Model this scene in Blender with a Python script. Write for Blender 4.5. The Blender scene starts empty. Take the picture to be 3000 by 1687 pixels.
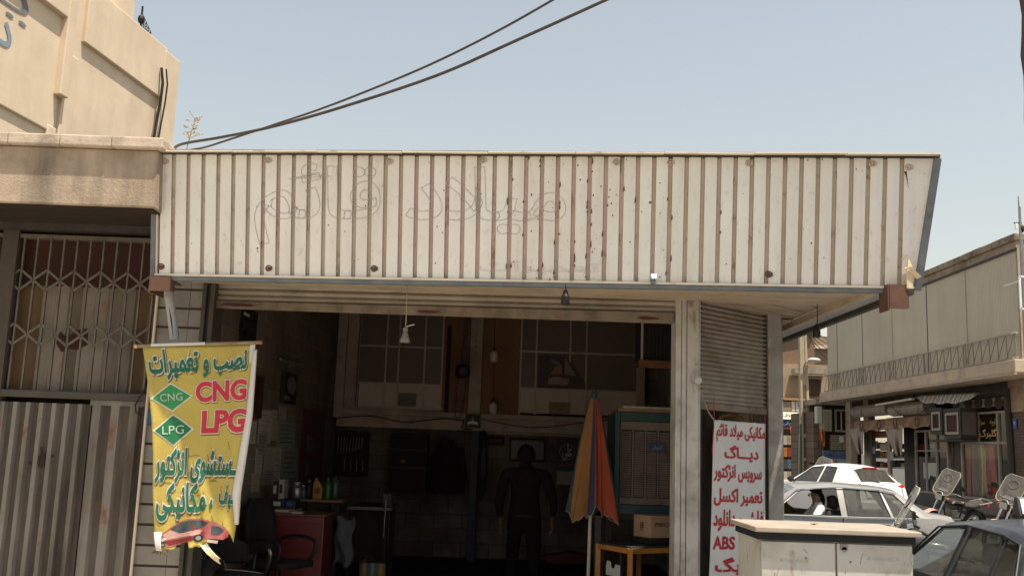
import bpy, bmesh, math, random
from mathutils import Vector as V, Matrix as M, noise as mnoise
random.seed(7)
S = bpy.context.scene
COL = S.collection
R = math.radians

# ---------------------------------------------------------------- camera
F_PX, PITCH, ROLL, EYE = 2850.0, R(9.3), math.atan(0.036), 1.8
_f = V((0, math.cos(PITCH), math.sin(PITCH))); _u0 = V((0, -math.sin(PITCH), math.cos(PITCH))); _r0 = V((1, 0, 0))
_r = _r0*math.cos(ROLL) + _u0*math.sin(ROLL)
_u = -_r0*math.sin(ROLL) + _u0*math.cos(ROLL)
CAMP = V((0, 0, EYE))
cd = bpy.data.cameras.new('camera'); cam = bpy.data.objects.new('camera', cd); COL.objects.link(cam)
cd.sensor_width = 36.0; cd.lens = F_PX/3000*36; cd.clip_start = 0.05; cd.clip_end = 2000
m = M(((_r.x, _u.x, -_f.x, 0), (_r.y, _u.y, -_f.y, 0), (_r.z, _u.z, -_f.z, EYE), (0, 0, 0, 1)))
cam.matrix_world = m
S.camera = cam
# ---------------------------------------------------------------- light
SUN = V((0.23, -0.22, 0.95)).normalized()
w = bpy.data.worlds.new('World'); S.world = w; w.use_nodes = True
nt = w.node_tree; bg = nt.nodes['Background']
sky = nt.nodes.new('ShaderNodeTexSky'); sky.sky_type = 'NISHITA'; sky.sun_disc = False
sky.sun_elevation = math.asin(SUN.z); sky.sun_rotation = math.atan2(SUN.x, SUN.y)
sky.altitude = 1200; sky.air_density = 2.0; sky.dust_density = 3.0; sky.ozone_density = 0.5
hsv = nt.nodes.new('ShaderNodeHueSaturation'); hsv.inputs['Saturation'].default_value = 0.60; hsv.inputs['Value'].default_value = 1.04
nt.links.new(sky.outputs[0], hsv.inputs['Color']); nt.links.new(hsv.outputs[0], bg.inputs[0]); bg.inputs[1].default_value = 0.088
ld = bpy.data.lights.new('sun', 'SUN'); ld.energy = 5.0; ld.angle = R(0.53); ld.color = (1.0, 0.93, 0.82)
lo = bpy.data.objects.new('sun', ld); COL.objects.link(lo); lo.location = (10, -10, 30)
lo.rotation_euler = SUN.to_track_quat('Z', 'Y').to_euler()
S.view_settings.view_transform = 'Standard'; S.view_settings.look = 'None'
S.view_settings.exposure = 0.72; S.view_settings.gamma = 1.0
S.view_settings.use_white_balance = True; S.view_settings.white_balance_temperature = 7000
S.render.engine = 'CYCLES'
S.cycles.use_denoising = True
S.cycles.max_bounces = 8; S.cycles.transparent_max_bounces = 16
S.cycles.sample_clamp_indirect = 4.0

# ---------------------------------------------------------------- picture-to-place helpers (survey of the photograph)
def ray(px, py): return _f*F_PX + _r*(px-1500.0) + _u*(843.5-py)
def W(px, py, Y): d = ray(px, py); return CAMP + d*(Y/d.y)
def WX(px, py, X): d = ray(px, py); return CAMP + d*(X/d.x)
def WP(px, py, p, n): d = ray(px, py); return CAMP + d*((p-CAMP).dot(n)/d.dot(n))

# ---------------------------------------------------------------- mesh builder
class MB:
    def __init__(s): s.v = []; s.f = []; s.mi = []; s.m = 0
    def add(s, vs, fs):
        b = len(s.v); s.v += [V(p) for p in vs]
        for f in fs: s.f.append([b+i for i in f]); s.mi.append(s.m)
        return s
    def quad(s, *p): return s.add(p, [list(range(len(p)))])
    def box(s, x0, x1, y0, y1, z0, z1):
        return s.add([(x0,y0,z0),(x1,y0,z0),(x1,y1,z0),(x0,y1,z0),(x0,y0,z1),(x1,y0,z1),(x1,y1,z1),(x0,y1,z1)],
                     [(0,3,2,1),(4,5,6,7),(0,1,5,4),(1,2,6,5),(2,3,7,6),(3,0,4,7)])
    def obox(s, c, sx, sy, sz, rot=None):
        k = MB().box(-sx/2, sx/2, -sy/2, sy/2, -sz/2, sz/2)
        if rot is not None: k.xf(rot)
        return s.add([p+V(c) for p in k.v], k.f)
    def xf(s, mat): s.v = [mat @ p for p in s.v]; return s
    def mv(s, d): d = V(d); s.v = [p+d for p in s.v]; return s
    def join(s, o):
        b = len(s.v); s.v += o.v
        for f, i in zip(o.f, o.mi): s.f.append([b+k for k in f]); s.mi.append(i)
        return s
    def plate(s, pts, d):            # outline extruded by vector d
        n = len(pts); pts = [V(p) for p in pts]; d = V(d)
        a = list(range(n)); b = [i+n for i in a]
        fs = [a[::-1], b] + [(i, (i+1) % n, (i+1) % n+n, i+n) for i in range(n)]
        return s.add(pts+[p+d for p in pts], fs)
    def bar(s, a, b, w, h, up=(0, 0, 1)):   # rectangular bar from a to b
        a = V(a); b = V(b); t = (b-a).normalized(); up = V(up)
        if abs(t.dot(up)) > .98: up = V((0, 1, 0))
        x = t.cross(up).normalized(); y = x.cross(t)
        c = [x*w/2+y*h/2, -x*w/2+y*h/2, -x*w/2-y*h/2, x*w/2-y*h/2]
        return s.add([a+q for q in c]+[b+q for q in c], [(3,2,1,0),(4,5,6,7)]+[(i,(i+1)%4,(i+1)%4+4,i+4) for i in range(4)])
    def tube(s, pts, r, n=8, closed=False):
        pts = [V(p) for p in pts]; N = len(pts); vs = []; px = None
        rr = r if isinstance(r, (list, tuple)) else [r]*N
        for i, p in enumerate(pts):
            t = (pts[(i+1) % N]-pts[i-1]) if closed else (pts[min(i+1, N-1)]-pts[max(i-1, 0)])
            t = t.normalized() if t.length > 1e-9 else V((0, 0, 1))
            if px is None:
                px = t.cross(V((0, 0, 1)));
                if px.length < .1: px = t.cross(V((0, 1, 0)))
            px = (px-t*px.dot(t)).normalized(); py = t.cross(px)
            vs += [p+(px*math.cos(2*math.pi*k/n)+py*math.sin(2*math.pi*k/n))*rr[i] for k in range(n)]
        fs = []
        for i in range(N if closed else N-1):
            a = i*n; b = ((i+1) % N)*n
            fs += [(a+k, a+(k+1) % n, b+(k+1) % n, b+k) for k in range(n)]
        if not closed: fs += [list(range(n))[::-1], [(N-1)*n+k for k in range(n)]]
        return s.add(vs, fs)
    def lathe(s, prof, c, n=16, axis='z'):
        c = V(c); vs = []
        for r, z in prof:
            for k in range(n):
                a = 2*math.pi*k/n; q = (r*math.cos(a), r*math.sin(a), z)
                if axis == 'x': q = (q[2], q[0], q[1])
                if axis == 'y': q = (q[1], q[2], q[0])
                vs.append(c+V(q))
        fs = []
        for i in range(len(prof)-1):
            fs += [(i*n+k, i*n+(k+1) % n, (i+1)*n+(k+1) % n, (i+1)*n+k) for k in range(n)]
        fs += [list(range(n))[::-1], [(len(prof)-1)*n+k for k in range(n)]]
        return s.add(vs, fs)
    def ball(s, c, rx, ry=None, rz=None, n=14, m=9):
        ry = ry or rx; rz = rz or rx; c = V(c); vs = []; fs = []
        for i in range(m+1):
            t = math.pi*i/m
            for k in range(n):
                a = 2*math.pi*k/n
                vs.append(c+V((rx*math.sin(t)*math.cos(a), ry*math.sin(t)*math.sin(a), rz*math.cos(t))))
        for i in range(m): fs += [(i*n+k, (i+1)*n+k, (i+1)*n+(k+1) % n, i*n+(k+1) % n) for k in range(n)]
        return s.add(vs, fs)
    def grid(s, fn, nu, nv, mat=None):
        vs = [fn(i/nu, j/nv) for j in range(nv+1) for i in range(nu+1)]
        b = len(s.v); s.v += [V(p) for p in vs]
        for j in range(nv):
            for i in range(nu):
                a = b+j*(nu+1)+i
                s.f.append([a, a+1, a+nu+2, a+nu+1]); s.mi.append(mat(i/nu, j/nv) if mat else s.m)
        return s

LOCAL = set()
def rootloc(o):
    while o is not None:
        if o.parent is None: return V((0, 0, 0)) if o.name in LOCAL else V(o.location)
        o = o.parent
    return V((0, 0, 0))
def build(name, mb, mats, parent=None, smooth=None, bevel=0.0, solid=0.0, weld=False):
    off = rootloc(parent) if parent is not None else V((0, 0, 0))
    me = bpy.data.meshes.new(name)
    me.from_pydata([tuple(p-off) for p in mb.v], [], mb.f)
    mats = mats if isinstance(mats, (list, tuple)) else [mats]
    for mt in mats: me.materials.append(mt)
    me.polygons.foreach_set('material_index', mb.mi)
    if weld or smooth is None or True:
        bm = bmesh.new(); bm.from_mesh(me)
        if weld: bmesh.ops.remove_doubles(bm, verts=bm.verts, dist=1e-5)
        if not solid: bmesh.ops.recalc_face_normals(bm, faces=bm.faces)
        bm.to_mesh(me); bm.free()
    if smooth:
        me.polygons.foreach_set('use_smooth', [True]*len(me.polygons))
        me.set_sharp_from_angle(angle=R(smooth if smooth is not True else 40))
    me.update()
    o = bpy.data.objects.new(name, me); COL.objects.link(o)
    if parent is not None: o.parent = parent
    if solid:
        md = o.modifiers.new('thick', 'SOLIDIFY'); md.thickness = solid; md.offset = 0
    if bevel:
        md = o.modifiers.new('bevel', 'BEVEL'); md.width = bevel; md.segments = 2; md.limit_method = 'ANGLE'; md.angle_limit = R(40)
    return o
def tag(o, label, cat, group=None, kind=None):
    if label: o['label'] = label
    if cat: o['category'] = cat
    if group: o['group'] = group
    if kind: o['kind'] = kind
    return o
def thing(name, label, cat, loc=(0, 0, 0), rz=0.0, group=None, local=False):
    o = bpy.data.objects.new(name, None); COL.objects.link(o); o.location = loc; o.rotation_euler = (0, 0, rz)
    o.empty_display_size = .1
    if local: LOCAL.add(o.name)
    return tag(o, label, cat, group)
def solo(name, mb, mats, label, cat, group=None, base=None, **k):      # a thing that is one mesh, origin at its base
    if base is None:
        xs = [p.x for p in mb.v]; ys = [p.y for p in mb.v]; zs = [p.z for p in mb.v]
        base = V(((min(xs)+max(xs))/2, (min(ys)+max(ys))/2, min(zs)))
    mb.mv(-V(base)); o = build(name, mb, mats, **k); o.location = base
    return tag(o, label, cat, group)
def struct(name, mb, mats, **k): return tag(build(name, mb, mats, **k), None, None, None, 'structure')
def dup(root, loc, rz, label):
    r = root.copy(); COL.objects.link(r); r.location = loc; r.rotation_euler = (0, 0, rz); r['label'] = label
    if root.name in LOCAL: LOCAL.add(r.name)
    def rec(src, dst):
        for ch in list(src.children):
            c = ch.copy(); COL.objects.link(c); c.parent = dst; rec(ch, c)
    rec(root, r)
    return r

# ---------------------------------------------------------------- materials
def _n(nt, t, **k):
    n = nt.nodes.new(t)
    for a, b in k.items(): setattr(n, a, b)
    return n
def rgba(c): return (c[0], c[1], c[2], 1.0)
def mat(name, c, c2=None, scale=6.0, rough=0.7, metal=0.0, bump=0.0, bscale=None, dirt=None, dscale=3.0, damt=0.5, streak=False,
        rust=None, rscale=4.0, ramt=0.6, spec=0.3, stretch=None, coat=0.0, detail=8.0):
    """noise-mottled base colour, optional dirt blotches / vertical streaks, optional rust flecks, noise bump"""
    mt = bpy.data.materials.new(name); mt.use_nodes = True; nt = mt.node_tree; L = nt.links
    b = nt.nodes['Principled BSDF']; b.inputs['Roughness'].default_value = rough; b.inputs['Metallic'].default_value = metal
    b.inputs['Specular IOR Level'].default_value = spec; b.inputs['Coat Weight'].default_value = coat; b.inputs['Coat Roughness'].default_value = .08
    tc = _n(nt, 'ShaderNodeTexCoord'); out = None
    def coords(sx=1, sy=1, sz=1):
        mp = _n(nt, 'ShaderNodeMapping'); mp.inputs['Scale'].default_value = (sx, sy, sz); L.new(tc.outputs['Object'], mp.inputs[0]); return mp.outputs[0]
    def noise(sc, co, det=detail, ro=.6):
        x = _n(nt, 'ShaderNodeTexNoise'); x.inputs['Scale'].default_value = sc; x.inputs['Detail'].default_value = det; x.inputs['Roughness'].default_value = ro
        L.new(co, x.inputs['Vector']); return x.outputs['Fac']
    def ramp(fac, lo, hi):
        x = _n(nt, 'ShaderNodeMapRange'); x.inputs[1].default_value = lo; x.inputs[2].default_value = hi; L.new(fac, x.inputs[0]); return x.outputs[0]
    def mixc(fac, a, bb):
        x = _n(nt, 'ShaderNodeMix', data_type='RGBA'); L.new(fac, x.inputs[0])
        for s_, q in ((6, a), (7, bb)):
            if isinstance(q, tuple): x.inputs[s_].default_value = rgba(q)
            else: L.new(q, x.inputs[s_])
        return x.outputs[2]
    def scl(fac, k):
        x = _n(nt, 'ShaderNodeMath', operation='MULTIPLY'); L.new(fac, x.inputs[0]); x.inputs[1].default_value = k; return x.outputs[0]
    st = stretch or (1, 1, 1)
    co = coords(*st)
    c = tuple(c); col = None
    if c2 is not None: col = mixc(ramp(noise(scale, co), .35, .65), c, tuple(c2))
    else: col = mixc(ramp(noise(scale, co), .3, .7), tuple(x*.88 for x in c), tuple(min(1, x*1.08) for x in c))
    if dirt is not None:
        dc = coords(1, 1, .12) if streak else coords()
        col = mixc(scl(ramp(noise(dscale, dc, 10, .65), .48, .72), damt), col, tuple(dirt))
    if rust is not None:
        col = mixc(scl(ramp(noise(rscale, coords(1, 1, .5), 12, .75), .56, .66), ramt), col, tuple(rust))
    L.new(col, b.inputs['Base Color'])
    if bump:
        bp = _n(nt, 'ShaderNodeBump'); bp.inputs['Strength'].default_value = bump; bp.inputs['Distance'].default_value = .02
        L.new(noise(bscale or scale*4, coords(), 10, .7), bp.inputs['Height']); L.new(bp.outputs[0], b.inputs['Normal'])
    return mt
def brick(name, c1, c2, mortar, bw=.4, bh=.2, plane='xz', rough=.9, bump=.6, msize=.012, dirt=None, damt=.5, dscale=1.2):
    mt = bpy.data.materials.new(name); mt.use_nodes = True; nt = mt.node_tree; L = nt.links; b = nt.nodes['Principled BSDF']
    b.inputs['Roughness'].default_value = rough; b.inputs['Specular IOR Level'].default_value = .2
    tc = _n(nt, 'ShaderNodeTexCoord'); mp = _n(nt, 'ShaderNodeMapping')
    mp.inputs['Rotation'].default_value = (R(90), 0, 0) if plane == 'xz' else ((R(90), 0, R(90)) if plane == 'yz' else (0, 0, 0))
    sx = _n(nt, 'ShaderNodeSeparateXYZ'); cx = _n(nt, 'ShaderNodeCombineXYZ'); L.new(tc.outputs['Object'], sx.inputs[0])
    L.new(sx.outputs[0 if plane[0] == 'x' else 1], cx.inputs[0]); L.new(sx.outputs[2 if plane[1] == 'z' else 1], cx.inputs[1])
    t = _n(nt, 'ShaderNodeTexBrick'); L.new(cx.outputs[0], t.inputs['Vector'])
    t.inputs['Color1'].default_value = rgba(c1); t.inputs['Color2'].default_value = rgba(c2); t.inputs['Mortar'].default_value = rgba(mortar)
    t.inputs['Scale'].default_value = 1; t.inputs['Brick Width'].default_value = bw; t.inputs['Row Height'].default_value = bh; t.inputs['Mortar Size'].default_value = msize
    no = _n(nt, 'ShaderNodeTexNoise'); no.inputs['Scale'].default_value = 9; no.inputs['Detail'].default_value = 10; L.new(tc.outputs['Object'], no.inputs[0])
    mx = _n(nt, 'ShaderNodeMix', data_type='RGBA', blend_type='MULTIPLY'); mx.inputs[0].default_value = .55
    L.new(t.outputs['Color'], mx.inputs[6]); L.new(no.outputs['Color'], mx.inputs[7])
    no2 = _n(nt, 'ShaderNodeTexNoise'); no2.inputs['Scale'].default_value = dscale; no2.inputs['Detail'].default_value = 9; L.new(tc.outputs['Object'], no2.inputs[0])
    mr = _n(nt, 'ShaderNodeMapRange'); mr.inputs[1].default_value = .42; mr.inputs[2].default_value = .7; mr.inputs[4].default_value = damt; L.new(no2.outputs['Fac'], mr.inputs[0])
    m2 = _n(nt, 'ShaderNodeMix', data_type='RGBA'); L.new(mr.outputs[0], m2.inputs[0]); L.new(mx.outputs[2], m2.inputs[6]); m2.inputs[7].default_value = rgba(dirt or tuple(x*.4 for x in c1))
    L.new(m2.outputs[2], b.inputs['Base Color'])
    bp = _n(nt, 'ShaderNodeBump'); bp.inputs['Strength'].default_value = bump; bp.inputs['Distance'].default_value = .012; bp.invert = True
    L.new(t.outputs['Fac'], bp.inputs['Height']); L.new(bp.outputs[0], b.inputs['Normal'])
    return mt
def glass(name, tint=(.75, .8, .78), alpha=.72, rough=.02, dust=None, damt=.0, ior=1.5):
    """thin pane: partly see-through, partly mirror by fresnel, optional dust film"""
    mt = bpy.data.materials.new(name); mt.use_nodes = True; nt = mt.node_tree; L = nt.links
    nt.nodes.remove(nt.nodes['Principled BSDF']); out = nt.nodes['Material Output']
    tr = _n(nt, 'ShaderNodeBsdfTransparent'); tr.inputs[0].default_value = rgba(tint)
    df = _n(nt, 'ShaderNodeBsdfDiffuse'); df.inputs[0].default_value = rgba(dust or (.02, .02, .02))
    mx = _n(nt, 'ShaderNodeMixShader'); mx.inputs[0].default_value = 1-alpha; L.new(tr.outputs[0], mx.inputs[1]); L.new(df.outputs[0], mx.inputs[2])
    gl = _n(nt, 'ShaderNodeBsdfGlossy'); gl.inputs['Roughness'].default_value = rough; gl.inputs[0].default_value = (1, 1, 1, 1)
    fr = _n(nt, 'ShaderNodeFresnel'); ge = _n(nt, 'ShaderNodeNewGeometry'); mi = _n(nt, 'ShaderNodeMapRange'); mi.inputs[3].default_value = ior; mi.inputs[4].default_value = 1/ior
    L.new(ge.outputs['Backfacing'], mi.inputs[0]); L.new(mi.outputs[0], fr.inputs[0])      # same reflection from both sides of the pane
    m2 = _n(nt, 'ShaderNodeMixShader'); L.new(fr.outputs[0], m2.inputs[0]); L.new(mx.outputs[0], m2.inputs[1]); L.new(gl.outputs[0], m2.inputs[2])
    if damt:
        tc = _n(nt, 'ShaderNodeTexCoord'); no = _n(nt, 'ShaderNodeTexNoise'); no.inputs['Scale'].default_value = 7; no.inputs['Detail'].default_value = 9
        L.new(tc.outputs['Object'], no.inputs[0]); mr = _n(nt, 'ShaderNodeMapRange'); mr.inputs[1].default_value = .35; mr.inputs[2].default_value = .7
        mr.inputs[3].default_value = 1-alpha; mr.inputs[4].default_value = min(1, 1-alpha+damt); L.new(no.outputs['Fac'], mr.inputs[0]); L.new(mr.outputs[0], mx.inputs[0])
    L.new(m2.outputs[0], out.inputs[0])
    return mt
def flat(name, c, rough=.6, metal=0.0, spec=.3, coat=0.0): return mat(name, c, scale=14, rough=rough, metal=metal, spec=spec, coat=coat)

# ---------------------------------------------------------------- lettering
_AF = {'ا':(0xFE8D,2),'آ':(0xFE81,2),'ئ':(0xFE89,4),'ب':(0xFE8F,4),'پ':(0xFB56,4),'ت':(0xFE95,4),'ج':(0xFE9D,4),'چ':(0xFB7A,4),'خ':(0xFEA5,4),
 'د':(0xFEA9,2),'ر':(0xFEAD,2),'ز':(0xFEAF,2),'ژ':(0xFB8A,2),'س':(0xFEB1,4),'ش':(0xFEB5,4),'ص':(0xFEB9,4),'ع':(0xFEC9,4),'ف':(0xFED1,4),'ق':(0xFED5,4),
 'ک':(0xFB8E,4),'گ':(0xFB92,4),'ل':(0xFEDD,4),'م':(0xFEE1,4),'ن':(0xFEE5,4),'و':(0xFEED,2),'ه':(0xFEE9,4),'ی':(0xFBFC,4),'ـ':(0x640,1)}
def farsi(s):
    out = []; prev = False; s = s.replace('لا', '\x01')
    for i, c in enumerate(s):
        if c == '\x01': out.append(chr(0xFEFC if prev else 0xFEFB)); prev = False; continue
        if c not in _AF: out.append(c); prev = False; continue
        b, n = _AF[c]; nx = s[i+1] if i+1 < len(s) else ''
        nj = (nx in _AF or nx == '\x01') and n != 2
        if n == 1: out.append(c); prev = True; continue
        out.append(chr(b+((3 if prev else 2) if nj else (1 if prev else 0)))); prev = nj
    return ''.join(reversed(out))
def glyphs(s, off=0.0, outline=0.0, maxedge=.12, shear=0.0):
    """letters as a flat mesh: list of (x, y, island) and faces; overlapping letters get their own island number"""
    c = bpy.data.curves.new('lettering', 'FONT'); c.body = s; c.size = 1; c.offset = off; c.resolution_u = 3; c.shear = shear
    if outline: c.fill_mode = 'NONE'; c.bevel_depth = outline; c.bevel_resolution = 0
    o = bpy.data.objects.new('lettering', c); COL.objects.link(o)
    dg = bpy.context.evaluated_depsgraph_get(); me = bpy.data.meshes.new_from_object(o.evaluated_get(dg))
    COL.objects.unlink(o); bpy.data.objects.remove(o); bpy.data.curves.remove(c)
    bm = bmesh.new(); bm.from_mesh(me); bpy.data.meshes.remove(me)
    bmesh.ops.triangulate(bm, faces=bm.faces)
    for _ in range(2):
        es = [e for e in bm.edges if e.calc_length() > maxedge]
        if es and maxedge < 5: bmesh.ops.subdivide_edges(bm, edges=es, cuts=1, use_grid_fill=False); bmesh.ops.triangulate(bm, faces=bm.faces)
    bm.verts.ensure_lookup_table(); isl = {}; k = 0
    for v0 in bm.verts:
        if v0.index in isl: continue
        st = [v0]; isl[v0.index] = k
        while st:
            v1 = st.pop()
            for e in v1.link_edges:
                q = e.other_vert(v1)
                if q.index not in isl: isl[q.index] = k; st.append(q)
        k += 1
    P = [(v1.co.x, v1.co.y, isl[v1.index]) for v1 in bm.verts]; Fc = [[v1.index for v1 in f.verts] for f in bm.faces]
    bm.free(); return P, Fc
def write(mb, s, box, fn, off=.03, rim=0.0, rim_m=None, lift=.004, maxedge=.12, outline=0.0, shear=0.0, shade_m=None):
    """fit lettering s into box (x0,x1,y0,y1) and lay it on the surface fn(x, y, height)"""
    P, Fc = glyphs(s, off, outline, maxedge, shear)
    if not P: return mb
    x0 = min(p[0] for p in P); x1 = max(p[0] for p in P); y0 = min(p[1] for p in P); y1 = max(p[1] for p in P)
    def tr(p): return (box[0]+(p[0]-x0)/(x1-x0)*(box[1]-box[0]), box[2]+(p[1]-y0)/(y1-y0)*(box[3]-box[2]))
    if rim:
        Q, Fq = glyphs(s, off+rim, 0, maxedge, shear); k = mb.m; mb.m = rim_m
        if shade_m is not None:      # printed drop shadow below and to the right
            mb.m = shade_m; dx, dy = (box[1]-box[0])*.009, (box[3]-box[2])*.05
            def ts(p): q = tr(p); return q[0]+dx, q[1]-dy
            mb.add([fn(*ts(p), lift-.0022+(p[2] % 9)*.00012) for p in Q], Fq); mb.m = rim_m
        mb.add([fn(*tr(p), lift+(p[2] % 9)*.00012) for p in Q], Fq); mb.m = k; lift += .0045
    if rim or off > .02:                 # second layer closes the small gaps where strokes overlap
        Q, Fq = glyphs(s, off*.35, 0, maxedge, shear); mb.add([fn(*tr(p), lift-.0013+(p[2] % 9)*.00012) for p in Q], Fq)
    mb.add([fn(*tr(p), lift+(p[2] % 9)*.00012) for p in P], Fc)
    return mb
def plane_fn(o, ux, uy):      # flat writing plane: origin, unit x and unit y; height goes along x cross y
    o = V(o); ux = V(ux).normalized(); uy = V(uy).normalized(); n = ux.cross(uy)
    return lambda x, y, h: o+ux*x+uy*y+n*h
# ================================================================ materials
m_asphalt = mat('asphalt', (.075,.072,.068), (.05,.049,.047), 3, .9, bump=.3, bscale=60, dirt=(.13,.12,.1), dscale=.8, damt=.5)
m_paving = brick('paving_concrete', (.62,.55,.45), (.56,.50,.41), (.32,.28,.23), .4, .4, 'xy', .85, .25, .01, dirt=(.3,.26,.2), damt=.2)
m_earth = mat('earth', (.22,.19,.15), (.16,.14,.11), .4, .95)
m_sheet = mat('painted_sheet', (.72,.705,.68), (.665,.645,.615), 2.2, .5, dirt=(.40,.33,.26), dscale=2.2, damt=.35, streak=True, rust=(.24,.15,.09), rscale=22, ramt=.28, spec=.4)
m_groove = mat('dark_groove', (.47,.41,.35), (.40,.345,.29), 3, .7, rust=(.16,.08,.04), rscale=9, ramt=.8, streak=True)  # darker, browner tone for the recessed grooves, plus rust flecks
m_bluetrim = mat('blue_grey_steel', (.10,.125,.155), (.16,.17,.18), 7, .5, rust=(.12,.07,.045), rscale=14, ramt=.6)
m_darktrim = mat('dark_trim', (.035,.032,.03), (.06,.05,.045), 6, .6)
m_cap = mat('cream_sheet', (.66,.58,.48), (.60,.52,.42), 3, .55, rust=(.2,.1,.05), rscale=6, ramt=.5)
m_soffit = mat('soffit_board', (.47,.39,.305), (.39,.32,.25), 2, .6, dirt=(.2,.15,.11), dscale=2.5, damt=.5)
m_redox = mat('red_oxide_steel', (.125,.062,.045), (.095,.048,.036), 9, .75, rust=(.2,.1,.05), rscale=12, ramt=.5, bump=.1)
m_post = mat('flaking_white_paint', (.42,.41,.40), (.37,.355,.34), 2.5, .8, dirt=(.12,.09,.07), dscale=3.0, damt=.75, rust=(.14,.07,.04), rscale=5, ramt=.7, bump=.4, bscale=14)
m_post2 = mat('grimy_plaster', (.33,.32,.31), (.28,.265,.25), 2.5, .85, dirt=(.08,.065,.055), dscale=2.3, damt=.8, bump=.4, bscale=12)
m_slat = mat('shutter_slat', (.33,.295,.255), (.27,.235,.20), 3, .55, dirt=(.1,.075,.055), dscale=2.0, damt=.7, metal=.1)
m_rail = mat('shutter_rail', (.20,.165,.13), (.15,.12,.095), 4, .7, dirt=(.06,.045,.035), dscale=4, damt=.8, rust=(.16,.02,.02), rscale=1.6, ramt=.6)
m_tile = mat('cream_tile', (.25,.23,.21), (.20,.183,.165), 3, .5, dirt=(.1,.08,.06), dscale=2.5, damt=.7, spec=.4)
m_joint = flat('joint_grime', (.075,.062,.052), .9)
m_jamb = mat('steel_jamb', (.08,.069,.06), (.055,.048,.042), 5, .6, dirt=(.04,.03,.03), dscale=3)
m_pvc = flat('grey_pvc', (.33,.35,.36), .4)
m_slot = flat('dark_slot', (.02,.02,.02), .8)
m_ghost = flat('old_glue_line', (.60,.572,.532), .8)
m_white = flat('white_paint', (.75,.74,.71), .5)
m_black = flat('black_plastic', (.015,.014,.014), .5)
m_rubber = flat('black_rubber', (.02,.019,.018), .8)
m_cable = mat('cable_sheath', (.045,.032,.026), (.03,.022,.02), 9, .45, spec=.5)
m_chrome = flat('chrome', (.6,.6,.6), .18, 1.0)
m_steel = flat('dull_steel', (.30,.29,.28), .4, .9)

def smoothpath(P, k):
    out = []
    for i in range(len(P)-1):
        p0 = P[max(i-1, 0)]; p1 = P[i]; p2 = P[i+1]; p3 = P[min(i+2, len(P)-1)]
        for j in range(k):
            t = j/k; out.append(.5*((2*p1)+(p2-p0)*t+(2*p0-5*p1+4*p2-p3)*t*t+(3*p1-p0-3*p2+p3)*t**3))
    return out+[P[-1]]
# ================================================================ ground
def rz(y): return max(0.0, (y-13.0)*.02)
mb = MB()
ys = [-60, -10, 13, 25, 40, 60, 90, 140]
for a, b in zip(ys, ys[1:]): mb.quad((-60, a, rz(a)), (60, a, rz(a)), (60, b, rz(b)), (-60, b, rz(b)))
struct('road', mb, m_asphalt)
struct('ground', MB().quad((-600, -600, -.4), (600, -600, -.4), (600, 600, -.4), (-600, 600, -.4)), m_earth)
mb = MB().box(-40, 2.7, -30, 8.1, -.2, .15); struct('bounce_pavement', mb, m_paving, bevel=.015)  # pavement plus unseen pale forecourt, added to bounce light onto the fascia
mb = MB()
for a, b in ((5, 13), (13, 20), (20, 33), (33, 60)):
    mb.add([(11.2,a,rz(a)-.2),(14,a,rz(a)-.2),(14,b,rz(b)-.2),(11.2,b,rz(b)-.2),(11.2,a,rz(a)+.15),(14,a,rz(a)+.15),(14,b,rz(b)+.15),(11.2,b,rz(b)+.15)],
           [(4,5,6,7),(0,4,7,3),(0,1,5,4),(2,3,7,6)])
struct('sidewalk', mb, m_paving)

# ================================================================ the workshop
FLOOR = .15
shop = thing('workshop_building', 'open-fronted mechanic workshop with raised roller shutters and chamfered corner', 'workshop', (0, 8, FLOOR))
m_bwall = brick('grimy_block_wall', (.25,.21,.18), (.19,.158,.135), (.15,.125,.105), .42, .21, 'xz', .95, .5, .010, dirt=(.04,.033,.028), damt=.9)
m_lwall = brick('block_wall_side', (.33,.255,.20), (.275,.21,.165), (.40,.32,.25), .5, .24, 'yz', .95, .6, .008, dirt=(.06,.047,.038), damt=.6)
m_floor = mat('oily_floor', (.028,.024,.021), (.016,.014,.013), 2, .65)
m_ceil = mat('dark_ceiling', (.22,.18,.15), (.16,.13,.11), 2, .9)
XL, XR, YB, ZC = -2.6, 2.42, 15.0, 3.97
build('floor_slab', MB().box(XL-.3, XR+.1, 8.1, YB+.3, -.1, FLOOR), m_floor, shop)
build('ceiling', MB().box(-2.95, XR+.12, 8.16, YB+.3, ZC, ZC+.12), m_ceil, shop)
build('side_wall', MB().box(XL-.2, XL, 8.22, YB+.3, FLOOR, ZC), m_lwall, shop)
build('rear_wall', MB().box(XL, XR, YB, YB+.25, FLOOR, ZC), m_bwall, shop)
build('street_wall', MB().box(XR-.12, XR+.1, 8.95, YB+.3, FLOOR, ZC), m_post2, shop)
# lintel above the front opening (hidden behind the raised shutter)
build('lintel', MB().box(-2.6, 1.62, 8.2, 8.4, 3.16, ZC), m_post2, shop)
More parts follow.
